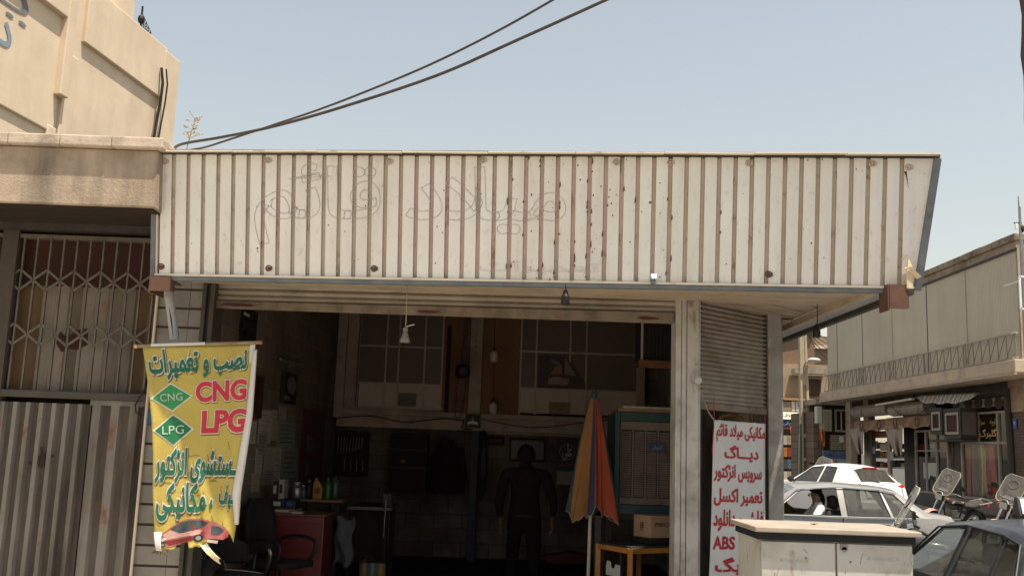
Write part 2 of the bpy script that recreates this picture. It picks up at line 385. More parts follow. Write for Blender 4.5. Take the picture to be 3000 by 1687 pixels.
# left jamb and tiled pilaster
pl0 = W(459, 900, 7.95).x; pl1 = W(591, 900, 7.95).x
mb = MB(); z = FLOOR
while z < 3.3:
    h = .145; mb.m = 0
    mid = pl0+(pl1-pl0)*.72
    mb.box(pl0, mid-.0015, 7.955, 8.1, z+.007, z+h); mb.box(mid+.0015, pl1, 7.955+random.uniform(0,.003), 8.1, z+.007, z+h)
    z += h+.013
mb.m = 1; mb.box(pl0-.0, pl1, 7.972, 8.12, FLOOR, 3.3)
build('tiled_pilaster', mb, [m_tile, m_joint], shop)
jx = W(631, 900, 7.98).x
mb = MB(); mb.box(pl1+.002, pl1+.035, 7.93, 8.2, FLOOR, 3.25); mb.box(pl1+.036, jx-.04, 7.97, 8.2, FLOOR, 3.25); mb.box(jx-.039, jx, 7.94, 8.2, FLOOR, 3.25)
build('door_jamb', mb, m_jamb, shop, bevel=.004)
# corner columns
a = W(1981, 1000, 7.95).x; b = W(2052, 1000, 7.95).x
mb = MB(); mb.box(a, a+.045, 7.955, 8.2, FLOOR, 3.2); mb.box(a+.049, a+.085, 7.95, 8.2, FLOOR, 3.2); mb.box(a+.092, b-.012, 7.945, 8.2, FLOOR, 3.2); mb.box(b-.011, b+.004, 7.96, 8.2, FLOOR, 3.2)
mb.box(a+.084, a+.093, 7.965, 8.15, FLOOR, 3.2)
build('corner_column', mb, m_post, shop, bevel=.004)
CX0 = b
a2 = W(2250, 1050, 8.75).x; b2 = W(2291, 1050, 8.75).x
mb = MB(); mb.box(a2, b2, 8.75, 8.98, FLOOR, 3.22)
build('corner_column', mb, m_post2, shop, bevel=.008)
# raised front shutter: slats and bottom rail
mb = MB()
def shut(u, zoff):
    p = W(632, 880, 8.03); q = W(1978, 915, 8.03); r = p.lerp(q, u); return r+V((0, 0, zoff))
n = 6; pitch = .052
prof = [(0, .012), (.2, -.004), (.45, -.010), (.7, -.004), (.92, .012), (1.0, .016)]
for k in range(n):
    for (t0, d0), (t1, d1) in zip(prof, prof[1:]):
        mb.quad(shut(0, (k+t0)*pitch)+V((0,d0,0)), shut(1, (k+t0)*pitch)+V((0,d0,0)), shut(1, (k+t1)*pitch)+V((0,d1,0)), shut(0, (k+t1)*pitch)+V((0,d1,0)))
sh = build('roller_shutter', mb, m_slat, shop, smooth=50, weld=True)
p = W(632, 880, 8.0); q = W(1976, 915, 8.0); p2 = W(632, 902, 8.0); q2 = W(1972, 947, 8.0)
mb = MB().plate([p, q, q2, p2], (0, .05, 0)); build('bottom_rail', mb, m_rail, sh, bevel=.006)
m_redpaint = flat('faded_red_paint', (.085,.025,.025), .85)
def splash(mb, c, rx, rzz, y):     # irregular paint blot
    n = 22; pts = []
    for k in range(n):
        a = 2*math.pi*k/n; f = 1+.55*mnoise.noise(V((math.cos(a)*2.3+c[0]*3, math.sin(a)*2.3, c[1])))
        pts.append((c[0]+math.cos(a)*rx*f, y, c[1]+math.sin(a)*rzz*f))
    mb.plate(pts, (0, .003, 0)); return mb
for px, py, rx, r2 in ((1253, 913, .085, .011), (1897, 932, .09, .014), (700, 893, .14, .014)):
    c = W(px, py, 7.996); build('paint_mark', splash(MB(), (c.x, c.z), rx, r2, 7.9955), m_redpaint, sh)
# chamfer shutter
A = V((CX0+.02, 8.12, 0)); B = V((a2-.0, 8.80, 0)); D = (B-A); NRM = V((D.y, -D.x, 0)).normalized()
zt = 3.2; zb = 1.8+(1331-1182)/2850*8.1
mb = MB(); k = 0; z = zb
while z < zt:
    for (t0, d0), (t1, d1) in zip(prof, prof[1:]):
        f = .8
        mb.quad(A-NRM*d0*f+V((0,0,z+t0*.040)), B-NRM*d0*f+V((0,0,z+t0*.040)), B-NRM*d1*f+V((0,0,z+t1*.040)), A-NRM*d1*f+V((0,0,z+t1*.040)))
    z += .040
sh2 = build('roller_shutter', mb, m_slat, shop, smooth=50, weld=True)
mb = MB().plate([A+NRM*.02+V((0,0,zb-.055)), B+NRM*.02+V((0,0,zb-.055)), B+NRM*.02+V((0,0,zb+.002)), A+NRM*.02+V((0,0,zb+.002))], -NRM*.04)
build('bottom_rail', mb, m_rail, sh2, bevel=.005)
mb = MB().plate([B+V((-.035,-.035,FLOOR)), B+V((.0,.0,FLOOR)), B+V((.0,0,zt)), B+V((-.035,-.035,zt))], (.02, .1, 0)); build('guide_channel', mb, m_joint, sh2)
mb = MB().plate([A+V((-.0,.0,FLOOR)), A+V((.03,.03,FLOOR)), A+V((.03,.03,zt)), A+V((0,0,zt))], (.0, .1, 0)); build('guide_channel', mb, m_joint, sh2)
# stub pipe on the corner column
c = W(2043, 1118, 7.94)
mb = MB().tube([c+V((0,.02,0)), c+V((-.005,-.07,.005))], .022, 12); mb.tube([c+V((-.005,-.069,.005)), c+V((-.005,-.075,.005))], [.03, .03], 12)
build('cable_stub', mb, m_post, shop, smooth=True)

# ---- mezzanine office at the back of the bay
m_alu = flat('dull_aluminium', (.42,.37,.33), .5, .2)
m_mez = mat('mezzanine_beam', (.46,.375,.31), (.36,.295,.245), 3, .8, dirt=(.13,.10,.08), dscale=2)
m_pane = mat('frosted_pane', (.17,.128,.108), (.14,.105,.09), 2, .35)
m_pan = mat('pale_panel', (.56,.47,.41), (.48,.40,.35), 2, .6)
m_ply = mat('brown_plywood', (.24,.115,.055), (.17,.08,.04), 2.5, .6, stretch=(1,1,.2))
YM = 14.6
mez = build('office_front', MB().box(W(985,1240,YM).x, W(1900,1240,YM).x, YM-.02, YM+.25, W(1400,1262,YM).z, W(1400,1225,YM).z), m_mez, shop, bevel=.01)
mb = MB()
def bx(mb, x0, y0, x1, y1, Y, d): p = W(x0, (y0+y1)/2, Y).x; q = W(x1, (y0+y1)/2, Y).x; za = W((x0+x1)/2, y0, Y).z; zb_ = W((x0+x1)/2, y1, Y).z; return mb.box(min(p,q), max(p,q), Y, Y+d, min(za,zb_), max(za,zb_))
bx(mb, 985, 1212, 1895, 1226, YM-.06, .1); bx(mb, 985, 905, 1012, 1222, YM-.04, .08); bx(mb, 1012, 1196, 1290, 1210, YM-.02, .06)
build('sill_rail', mb, m_mez, mez, bevel=.006)
mb = MB(); bx(mb, 1376, 905, 1412, 1215, YM-.08, .12); build('mullion_post', mb, m_mez, mez, bevel=.006)
mb = MB(); bx(mb, 1372, 1262, 1396, 1680, YM+.02, .12); build('prop_post', mb, flat('blue_grey_post', (.04,.045,.055), .6), mez, bevel=.006)
mb = MB(); bx(mb, 1015, 905, 1050, 1212, YM, .05); build('wall_panel', mb, m_mez, mez)
def win(x0, x1, verts, horz, y0=905, y1=1198, rows=None):
    mb = MB()
    for x in verts: bx(mb, x-2.5, y0, x+2.5, y1, YM, .04)
    for y in horz: bx(mb, x0, y-2.5, x1, y+2.5, YM+.003, .035)
    f = build('window', mb, m_alu, mez)
    mb = MB(); bx(mb, x0, y0, x1, horz[-1] if len(horz) > 2 else y1, YM+.045, .01); build('frosted_glass', mb, m_pane, f)
    mb = MB(); bx(mb, x0, horz[-2] if len(horz) > 2 else y1-5, x1, y1, YM+.042, .02); build('lower_panel', mb, m_pan, f)
win(1050, 1296, (1050, 1131, 1168, 1244, 1296), (1015, 1124, 1192))
win(1522, 1870, (1526, 1571, 1670, 1718, 1868), (1034, 1142, 1212), y1=1214)
mb = MB(); bx(mb, 1299, 905, 1375, 1212, YM+.02, .03); build('plywood_door', mb, m_ply, mez)
mb = MB(); bx(mb, 1306, 955, 1318, 1208, YM-.02, .05); build('door_stile', mb, flat('dark_stile', (.02,.012,.009), .7), mez)
mb = MB(); bx(mb, 1412, 905, 1522, 1214, YM+.02, .03); build('plywood_door', mb, m_ply, mez)
mb = MB(); bx(mb, 1870, 905, 1890, 1190, YM, .05); build('wall_panel', mb, m_mez, mez)
mb = MB(); bx(mb, 1425, 1262, 1890, 1278, YM+.2, .1); build('ledge', mb, m_mez, mez)
mb = MB()      # studs pressed into the steel mullion
for k in range(7):
    c = W(1397-k*.6, 925+k*18, YM-.08); mb.lathe([(.03, 0), (.0, -.02)], (c.x, YM-.081, c.z), 4, 'y')
build('pressed_stud', mb, m_mez, mez)

# ================================================================ metal canopy on the front
can = thing('metal_canopy', 'cream corrugated metal canopy with ghost lettering above the workshop opening', 'canopy', (0, 7.2, 2.95))
TL = W(460, 452, 7.10); BL = W(455, 801, 7.26); BR = W(2677, 838, 6.78)
FN = (BR-BL).cross(TL-BL)
TR = WP(2737, 464, BL, FN); TM = WP(2686, 463.5, BL, FN)
def FS(u, v, h=0.0):
    p = BL.lerp(BR, u); q = TL.lerp(TM, u); n = (BR-BL).cross(TL-BL).normalized()
    return p.lerp(q, v)+n*h
N = 48; mb = MB()
for k in range(N):
    u0 = k/N; gw = .24/N; s_ = .035/N; a0 = -.020
    jit = random.uniform(-.0015, .0015)
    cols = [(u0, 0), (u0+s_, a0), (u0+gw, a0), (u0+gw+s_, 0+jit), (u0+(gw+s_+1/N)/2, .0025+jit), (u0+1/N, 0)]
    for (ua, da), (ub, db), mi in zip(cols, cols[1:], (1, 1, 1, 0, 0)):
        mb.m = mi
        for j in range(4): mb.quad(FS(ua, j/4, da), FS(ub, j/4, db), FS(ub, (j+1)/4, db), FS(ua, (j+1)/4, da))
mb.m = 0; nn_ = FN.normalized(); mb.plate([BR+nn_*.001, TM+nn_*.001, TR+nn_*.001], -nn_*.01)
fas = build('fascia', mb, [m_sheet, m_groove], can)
# ghost outlines of removed lettering
def gfn(x, y, h): return FS(x, y, h)
mb = MB(); write(mb, farsi('میلاد قائم'), (.137, .556, .25, .93), lambda x, y, h: FS(x, y, .0045), off=.02, outline=.0036, maxedge=9); build('ghost_lettering', mb, m_ghost, fas)
mb = MB(); write(mb, farsi('تعمیرات'), (.44, .60, .04, .15), lambda x, y, h: FS(x, y, .0045), off=.0, outline=.006, maxedge=9)
build('ghost_lettering', mb, m_ghost, fas)
# fixings left in the sheet
for u, v in ((.012,.94),(.155,.955),(.32,.95),(.445,.965),(.62,.955),(.69,.955),(.79,.955),(.945,.955),(.99,.93),(.008,.06),(.158,.06),(.302,.07),(.818,.075)):
    mb = MB(); c = FS(u, v, .004); n = (FS(u, v, 1)-FS(u, v, 0)); x = (BR-BL).normalized()
    mb.tube([c+(x*math.cos(t*.7)+V((0,0,1))*math.sin(t*.7))*.021 for t in range(9)], .0055, 6, closed=True); mb.ball(c, .012, .012, .012, 8, 5)
    mb.plate([c+x*.012+V((0,0,-.02)), c+x*.03+V((0,0,-.012)), c+x*.028+V((0,0,.012)), c+x*.014+V((0,0,.016))], n*.006)
    build('fixing_ring', mb, m_redox if v < .5 else m_groove, fas)
mb = MB()
for k in range(130):
    u = random.betavariate(1.6, 1.3) if k % 3 else random.uniform(.5, .68); v = random.random()
    if (u*N) % 1 < .3: continue
    r = random.uniform(.0018, .0055)
    if random.random() < .08: r *= 1.8
    c = FS(u, v, .0030); mb.ball(c, r, .002, r*random.uniform(.8, 1.6), 6, 4)
for k in range(46):
    i_ = random.choice((23, 24, 25, 26, 27, 27, 28, 28, 29, 29, 30, 31, 33, 36)); u = (i_+random.choice((.0, .28)))/N; v = random.random()*.97; L_ = random.uniform(.01, .07)
    mb.plate([FS(u-.0010, v, .0032), FS(u+.0012, v+L_*.3, .0032), FS(u+.0006, v+L_, .0032), FS(u-.0007, v+L_*.7, .0032)], (0, -.001, 0))
build('rust_stain', mb, flat('rust_brown', (.12,.07,.04), .9), fas)['kind'] = 'stuff'
for (px, py, ln) in ((2652, 503, .055), (2118, 780, .0)):       # scars
    c = WP(px, py, BL, (BR-BL).cross(TL-BL))
    n = (BR-BL).cross(TL-BL).normalized()
    if ln: build('scar', MB().tube([c+n*.004, c+n*.004+V((.006,0,-.03)), c+n*.004+V((.018,0,-.12))], [.009, .004, .001], 6), m_darktrim, fas)
# edge trims
n = (BR-BL).cross(TL-BL).normalized(); ex = (BR-BL).normalized()
build('edge_trim', MB().bar(TR+ex*.02, BR+ex*.02-V((0,0,.03)), .05, .05, n), m_bluetrim, can, bevel=.004)
build('edge_trim', MB().bar(TL-ex*.012, BL-ex*.012-V((0,0,.02)), .035, .05, n), m_bluetrim, can, bevel=.004)
build('edge_trim', MB().bar(TL+ex*.012, BL+ex*.012, .012, .03, n), m_cap, can)
mb = MB().bar(BL-V((0,0,.012)), BR-V((0,0,.014)), .05, .016, (0,0,1)); build('bottom_trim', mb, m_cap, can)
mb = MB().bar(BL-V((0,-.01,.036)), BR-V((0,-.01,.038)), .05, .032, (0,0,1)); build('bottom_trim', mb, m_bluetrim, can, bevel=.004)
mb = MB().bar(TL+V((-.04,-.01,.012)), TR+V((.03,-.01,.012)), .05, .030, (0,0,1)); build('top_trim', mb, m_darktrim, can)
c0 = W(440, 443, 7.03); c1 = W(2757, 452, 6.53)
mb = MB(); NS = 9
for k in range(NS):
    p = c0.lerp(c1, k/NS); q = c0.lerp(c1, (k+1)/NS)-V((.004, 0, 0)); w0 = random.uniform(-.006, .006)
    mb.plate([p+V((0,w0,w0*.5)), q+V((0,w0,random.uniform(-.003,.003))), q+V((0,.9,.03)), p+V((0,.9,.03))], (0, 0, .010))
build('roof_capping', mb, m_cap, can)
# side of the canopy along the side street
SB = V((BR.x, 14, BR.z)); ST = V((TR.x, 14, TR.z))
mb = MB().plate([BR+V((.0,.04,0)), SB, ST, TR+V((0,.04,0))], (.015, 0, 0)); build('side_fascia', mb, m_sheet, can)
mb = MB().bar(BR+V((.0,.06,-.03)), SB+V((0,0,-.03)), .05, .04); build('side_trim', mb, m_darktrim, can)
# soffit boards
zs = lambda x, y: 3.045+(y-7.2)*.05
mb = MB(); zL = BL.z+.0
yy = 7.02
rows = [(0.03,.16),(.185,.30),(.325,.52),(.545,.74),(.765,.95)]
for r0_, r1_ in rows:
    def sp(x, f):
        yf = BL.y+(BR.y-BL.y)*((x-BL.x)/(BR.x-BL.x)); yb = 8.12; return V((x, yf+(yb-yf)*f, 3.015+.045*f))
    xs = [BL.x+.06+(2.68-BL.x-.06)*i/8 for i in range(9)]
    for xa, xb in zip(xs, xs[1:]):
        mb.add([sp(xa, r0_), sp(xb, r0_), sp(xb, r1_), sp(xa, r1_), sp(xa, r0_)+V((0,0,.03)), sp(xb, r0_)+V((0,0,.03)), sp(xb, r1_)+V((0,0,.03)), sp(xa, r1_)+V((0,0,.03))],
               [(3,2,1,0),(0,1,5,4),(2,3,7,6)])
build('soffit_board', mb, m_soffit, can)
mb = MB()
for d0, d1 in ((-.10,.10),(.12,.33),(.35,.56),(.58,.79)):
    t = [(d0/1.414-.05), (d1/1.414-.05)]
    p = lambda d, X: V((X, 8.05+(X-1.62)-d*1.414, 3.075))
    q = lambda d: p(d, 1.62+d*1.414+.04)
    x1 = 2.64
    mb.plate([q(d0), p(d0, x1), p(d1, x1), q(d1)], (0, 0, .02))
build('soffit_board', mb, m_soffit, can)
mb = MB()
for xa, xb in ((2.33,2.47),(2.485,2.60),(2.615,2.70)): mb.box(xa, xb, 8.95, 14, 3.04, 3.06)
build('soffit_board', mb, m_soffit, can)
mb = MB().box(BL.x+.05, 2.72, 7.3, 8.14, 3.14, 3.16); mb.box(2.43, 2.72, 8.141, 14, 3.14, 3.16); mb.plate([(1.62,8.141,3.14),(2.42,8.141,3.14),(2.42,8.9,3.14)], (0,0,.02)); build('roof_deck', mb, m_darktrim, can)
mb = MB().bar((2.65, 6.98, 3.03), (2.65, 14, 3.03), .05, .06); build('side_beam', mb, m_soffit, can)
# beam ends of red oxide steel
def beam_end(x0, x1, y0, y1, Y, depth):
    p = W(x0, y0, Y); q = W(x1, y1, Y); mb = MB()
    X0, X1, Z0, Z1 = p.x, q.x, q.z, p.z
    mb.box(X0, X1, Y, Y+.008, Z0, Z1); mb.box(X0-.012, X0+.0, Y+.004, Y+depth, Z0-.01, Z1); mb.box(X1, X1+.012, Y+.004, Y+depth*.4, Z0+.01, Z1)
    mb.box(X0, X1, Y+.01, Y+depth, Z1-.02, Z1-.008)
    build('beam_end', mb, m_redox, can)
beam_end(2606, 2660, 832, 905, 6.70, .17); beam_end(443, 490, 809, 853, 7.20, .3)
# light boxes on the canopy
c = W(1915, 812, 6.86)
t = thing('spotlight', 'small white square spotlight on the bottom edge of the canopy', 'spotlight', c-V((0,0,.02)))
build('housing', MB().plate([c+V((-.022,-.02,.022)), c+V((.022,-.02,.022)), c+V((.017,-.03,-.014)), c+V((-.017,-.03,-.014))], (0,.05,0)), m_white, t, bevel=.003)
build('bracket', MB().box(c.x-.018, c.x+.018, c.y-.005, c.y+.03, c.z-.05, c.z-.016), m_bluetrim, t)
c = W(2660, 798, 6.72); m_cream = flat('sun_yellowed_plastic', (.62,.50,.34), .5)
t = thing('corner_spotlight', 'bent cream sheet-metal spotlight at the right corner of the canopy', 'spotlight', c-V((0,0,.12)))
build('hood', MB().plate([c+V((-.03,-.03,.02)), c+V((.0,-.05,.035)), c+V((.075,-.05,-.035)), c+V((.05,-.03,-.05))], (.0,.03,.012)), m_cream, t)
build('hood_flap', MB().plate([c+V((-.02,-.04,.0)), c+V((.015,-.05,.02)), c+V((0,-.03,.085)), c+V((-.008,-.03,.08))], (0,.008,0)), m_cream, t)
build('bracket', MB().plate([c+V((-.045,-.02,.10)), c+V((-.01,-.02,.12)), c+V((-.008,-.02,.108)), c+V((-.038,-.02,.09))], (0,.03,0)), m_cream, t)
build('body', MB().box(c.x-.022, c.x+.022, c.y-.03, c.y+.03, c.z-.12, c.z-.01), m_cream, t, bevel=.004)

# pvc downpipe stub
p = W(493, 850, 7.55); q = W(512, 993, 7.60)
t = thing('drain_pipe', 'short grey plastic drain pipe hanging in front of the tiled pilaster', 'pipe', q)
build('pipe', MB().tube([p, p.lerp(q, .5), q], .036, 16), m_pvc, t, smooth=True)
build('split_seam', MB().tube([p.lerp(q, .35)+V((0,-.035,0)), p.lerp(q, .6)+V((.003,-.036,0)), p.lerp(q, .97)+V((.002,-.035,0))], [.001, .006, .002], 5), m_slot, t)
x = W(458, 900, 7.93)
solo('conduit', MB().tube([(x.x-.0, 7.93, FLOOR), (x.x, 7.93, 2.98)], .012, 8), m_cap, 'pale vertical conduit between the rusty gate and the tiled pilaster', 'conduit', smooth=True)

# ================================================================ low building on the left with its gate
m_conc = mat('weathered_render', (.44,.35,.265), (.30,.24,.185), 3.2, .9, dirt=(.07,.057,.048), dscale=1.7, damt=.9, streak=True, bump=.5, bscale=40)
m_capst = mat('cap_stone', (.52,.43,.35), (.42,.35,.28), 5, .85, dirt=(.15,.12,.1), dscale=5, bump=.4, bscale=25)
m_sofd = mat('dark_soffit', (.030,.020,.015), (.018,.013,.010), 1.5, .9, stretch=(1,6,1))  # near-black tone over the whole board under the parapet
low = thing('low_building', 'low shop with a stained render parapet left of the canopy', 'building', (-4, 7.3, .15))
p = W(450, 600, 7.0); zb_ = W(200, 600, 7.0).z; ztp = W(200, 432, 7.0).z
mb = MB(); nx = 24
for i in range(nx):       # slightly uneven front face
    xa = -8+(p.x+8)*i/nx; xb = -8+(p.x+8)*(i+1)/nx
    mb.quad((xa, 7.0, zb_), (xb, 7.0, zb_), (xb, 7.0, ztp), (xa, 7.0, ztp))
mb.box(-8, p.x, 7.0001, 7.35, zb_+.0005, ztp-.0005)
build('parapet', MB().box(-8, p.x, 7.0, 7.3, zb_, ztp), m_conc, low, bevel=.012)
mb = MB(); xs = [-8+(p.x+.045+8)*i/14 for i in range(15)]
for i, (xa, xb) in enumerate(zip(xs, xs[1:])):
    j0 = .012*mnoise.noise(V((i*.7, 0, 0))); mb.box(xa+.002, xb, 6.945+j0, 7.45, ztp+.002, ztp+.085+j0*.4)
build('coping', mb, m_capst, low, bevel=.01)
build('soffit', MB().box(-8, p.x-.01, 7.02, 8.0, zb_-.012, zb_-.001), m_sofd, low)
build('roof', MB().box(-8, p.x, 7.31, 20, ztp-.2, ztp-.05), m_conc, low)
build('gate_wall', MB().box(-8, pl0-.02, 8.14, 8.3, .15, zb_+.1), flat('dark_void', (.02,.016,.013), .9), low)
build('beam_strip', MB().box(-8, p.x, 7.6, 7.66, zb_-.06, zb_-.013), m_darktrim, low)
gate = thing('metal_gate', 'rusty cream sliding gate with folding lattice over its upper half', 'gate', (-4, 8, .15))
m_gsheet = mat('gate_sheet', (.225,.205,.185), (.16,.145,.13), 1.8, .6, dirt=(.045,.034,.028), dscale=3.2, damt=.95, streak=True, rust=(.17,.07,.03), rscale=7, ramt=.9, spec=.3)
m_gpanel = mat('gate_panel', (.125,.10,.072), (.075,.055,.037), 1.6, .7, dirt=(.13,.06,.025), dscale=1.6, damt=.7, streak=True, rust=(.13,.045,.02), rscale=3, ramt=.7)
m_gred = mat('gate_red_oxide', (.055,.021,.015), (.04,.017,.013), 2.5, .8, streak=True, dirt=(.04,.02,.015))
m_gbar = mat('lattice_bar', (.15,.13,.108), (.09,.083,.074), 8, .6, rust=(.12,.06,.03), rscale=10, ramt=.6)
gx1 = W(452, 1000, 7.97).x; zg = 1.8+(1262-1157)/2850*7.97; zt_ = 3.46
zsplit = W(250, 838, 7.99).z
m_grec = mat('dark_recess', (.115,.095,.078), (.075,.06,.05), 2.2, .8, dirt=(.03,.022,.018), dscale=3, damt=.8, streak=True, rust=(.15,.06,.028), rscale=5, ramt=.9)  # darker tone laid on the recessed gate faces only, with streaks and rust
m_gcream = mat('gate_panel_cream', (.23,.20,.165), (.17,.145,.115), 2.2, .7, dirt=(.07,.045,.03), dscale=2.4, damt=.8, streak=True, rust=(.15,.06,.025), rscale=4, ramt=.7)
m_grusty = mat('gate_panel_rust', (.135,.085,.042), (.10,.058,.028), 2.2, .8, dirt=(.04,.025,.018), dscale=2.4, damt=.7, streak=True)
mb = MB(); random.seed(14); x_ = gx1
while x_ > -7.9:
    mb.m = random.choice((0, 1, 1, 1, 2)); mb.box(x_-.109, x_, 8.05+random.uniform(0, .004), 8.07, zg+.03, zsplit); x_ -= .1105
build('back_panel', mb, [m_gpanel, m_gcream, m_grusty], gate)
build('upper_panel', MB().box(-8, gx1, 8.05, 8.07, zsplit+.002, zt_), m_gred, gate)
mb = MB(); c = W(210, 1000, 8.04); mb.plate([(c.x-.11,8.046,c.z+.08),(c.x-.04,8.046,c.z+.03),(c.x+.03,8.046,c.z+.10),(c.x+.12,8.046,c.z+.11),(c.x+.13,8.046,c.z-.02),(c.x+.05,8.046,c.z-.07),(c.x-.02,8.046,c.z-.06),(c.x-.08,8.046,c.z-.09),(c.x-.13,8.046,c.z-.02)], (0,.003,0)); build('rust_patch', mb, m_gred, gate)
pitch = .1105; nb = 26; bars = []
zm = (W(250, 826, 7.97).z, W(250, 985, 7.97).z)
for k in range(nb):
    x = gx1-.05-pitch*k
    if x < -4.2 and False: break
    bars.append(x)
mb = MB()
for k, x in enumerate(bars):
    build('lattice_bar', MB().box(x-.007, x+.007, 7.965, 7.985, zg+.03, 3.38), m_gbar, gate)
for zc in zm:
    mb = MB()
    for k in range(nb-1):
        xa, xb = bars[k], bars[k+1]; s0 = k % 2
        for dz in (.085, -.085):
            za = zc if s0 else zc+dz; zb2 = zc+dz if s0 else zc
            mb.bar((xa, 7.955 if dz > 0 else 7.962, za), (xb, 7.955 if dz > 0 else 7.962, zb2), .018, .006, (0, 1, 0))
    build('lattice_brace', mb, m_gbar, gate)
build('gate_post', MB().box(-4.24, -4.11, 7.93, 8.05, .15, zt_), m_joint, gate)
build('gate_rail', MB().box(-8, gx1, 7.93, 8.04, zg-.03, zg+.028), m_jamb, gate, bevel=.005)
build('gate_rail', MB().box(-8, gx1, 7.95, 8.04, 3.38, 3.41), m_gbar, gate)
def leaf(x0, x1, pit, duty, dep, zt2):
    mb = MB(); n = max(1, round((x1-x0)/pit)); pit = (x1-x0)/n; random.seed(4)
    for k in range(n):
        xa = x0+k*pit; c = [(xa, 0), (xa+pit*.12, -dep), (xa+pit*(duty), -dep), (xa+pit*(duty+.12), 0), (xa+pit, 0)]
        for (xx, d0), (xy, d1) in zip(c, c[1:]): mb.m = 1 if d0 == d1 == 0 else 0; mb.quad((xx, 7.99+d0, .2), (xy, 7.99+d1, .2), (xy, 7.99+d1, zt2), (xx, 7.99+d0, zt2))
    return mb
xm = W(244, 1400, 7.97).x
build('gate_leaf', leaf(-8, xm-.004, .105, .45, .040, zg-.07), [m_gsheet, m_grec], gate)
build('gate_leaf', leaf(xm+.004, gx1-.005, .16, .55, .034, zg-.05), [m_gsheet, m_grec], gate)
build('leaf_frame', MB().box(xm+.0, gx1, 7.955, 7.985, zg-.075, zg-.033), m_gsheet, gate)
mb = MB(); c = W(122, 1345, 7.955)
splash(mb, (c.x, c.z-.01), .038, .055, 7.956); splash(mb, (c.x-.085, c.z-.03), .016, .016, 7.957)
for dx, dz, an in ((-.01,.09,1.4),(.055,.07,.9),(.085,.03,.5)): mb.bar((c.x+dx*.5,7.956,c.z+dz*.5), (c.x+dx*1.1,7.956,c.z+dz*1.1), .014, .004, (0,1,0))
build('paint_smear', mb, flat('dark_red_smear', (.03,.015,.013), .8), gate)
pts = [W(432, 1105, 7.9), W(428, 1130, 7.85), W(412, 1160, 7.85), W(396, 1185, 7.85), W(398, 1208, 7.86), W(418, 1216, 7.9)]
solo('hanging_wire', MB().tube(pts, .006, 6), m_black, 'thin black wire dangling by the top corner of the gate', 'wire', smooth=True)
c = W(434, 1222, 7.93)
t = solo('number_plate', MB().box(c.x-.035, c.x+.035, 7.93, 7.945, c.z-.06, c.z+.06), flat('plate_blue', (.03,.08,.2), .4), 'small blue plate on the pilaster behind the yellow banner edge', 'plate')

# ================================================================ tall building behind, left
m_beige = mat('beige_render', (.63,.52,.395), (.55,.45,.335), .9, .9, dirt=(.41,.33,.25), dscale=.8, damt=.5, streak=True, bump=.15, bscale=12)
e = V((.136, 1, 0)).normalized(); nw = V((e.y, -e.x, 0))
P0 = W(487, 300, 32)
def wl(px, py): p = WP(px, py, P0, nw); return ((p-P0).dot(e), p.z)
def wp(s, z, h=0.0): return V((P0.x, P0.y, 0))+e*s+V((0, 0, z))+nw*h
ztop = (wl(487, 152)[1]+wl(330, 12)[1])/2
tall = thing('apartment_block', 'tall beige rendered block with ledges and grey painted letters behind the low parapet', 'building', wp(-6, 0))
def slab(name, s0, s1, z0, z1, h, mt=m_beige, par=None, d=.35):
    return build(name, MB().plate([wp(s0,z0,h), wp(s1,z0,h), wp(s1,z1,h), wp(s0,z1,h)], -nw*d), mt, par or tall, bevel=.03)
wall = build('wall', MB().plate([wp(-22,-.3), wp(.35,-.3), wp(.35,ztop), wp(-22,ztop)], -nw*8), m_beige, tall)
sa, za = wl(239, 112); sb, zb3 = wl(467, 303); z1 = (za+zb3)/2
slab('upper_ledge', sa, sb, z1, ztop+.0, .13)
s2, z2 = wl(146, 397); s2b, z2b = wl(0, 304); zz2 = (z2+z2b)/2
slab('lower_ledge', -22, s2, zz2, z1+4.2, .09)
s3, z3 = wl(198, 397); s3b, _ = wl(163, 375)
slab('lower_ledge', s3b, s3, zz2, z1-.6, .10)
s4, z4 = wl(176, 56); s4b, z4b = wl(105, 0); z44 = (z4+z4b)/2
slab('upper_ledge', -22, s4, z44, ztop, .26)
s5, z5 = wl(147, 276); s6, _ = wl(172, 282)
slab('pilaster', s5, s6, z5, ztop, .30)
slab('pilaster', s5-.1, s6-.1, -.3, z5-.9, .12)
s7, _ = wl(464, 250)
slab('corner_pier', s7, .42, -.3, ztop-.1, .16, d=1.0)
pp = [wp(*wl(457, 200), .2), wp(*wl(454, 245), .28), wp(*wl(450, 300), .24), wp(*wl(440, 360), .22), wp(*wl(430, 420), .22)]
build('down_cable', MB().tube(pp, .05, 6), m_black, tall, smooth=True); 
build('down_cable', MB().tube([p+V((.12,.1,0)) for p in pp], .03, 6), m_black, tall, smooth=True)
m_letter = mat('faded_grey_letters', (.19,.195,.20), (.15,.155,.165), 2, .9)
x0, y1_ = wl(34, -20); x1_, _ = wl(72, 40); _, y0_ = wl(55, 78)
mb = MB(); fn = lambda x, y, h: wp(x, y, .092+h*1.5)
fn = lambda x, y, h: wp(x, y, .10+h*2)
write(mb, farsi('دیا')[0:2] if False else farsi('یا'), (x0-1.1, x1_, y0_, y1_+.5), fn, off=-.008)
sx, zx = wl(-26, 100); sx2, zx2 = wl(22, 128)
mb2 = MB(); write(mb2, farsi('د'), (sx, sx2, zx2-.2, zx+.5), fn, off=.01)
build('painted_letter', mb, m_letter, wall); build('painted_letter', mb2, mat('faded_blue_letters', (.22,.27,.32), (.19,.24,.29), 2, .9), wall)
sbx, zbx = wl(377, 62)
build('roof_box', MB().plate([wp(sbx-1.1, ztop-.2, -.05), wp(sbx+.35, ztop-.2, -.05), wp(sbx+.35, ztop+.75, -.05), wp(sbx-1.1, ztop+.75, -.05)], -nw*1.0), m_beige, tall)
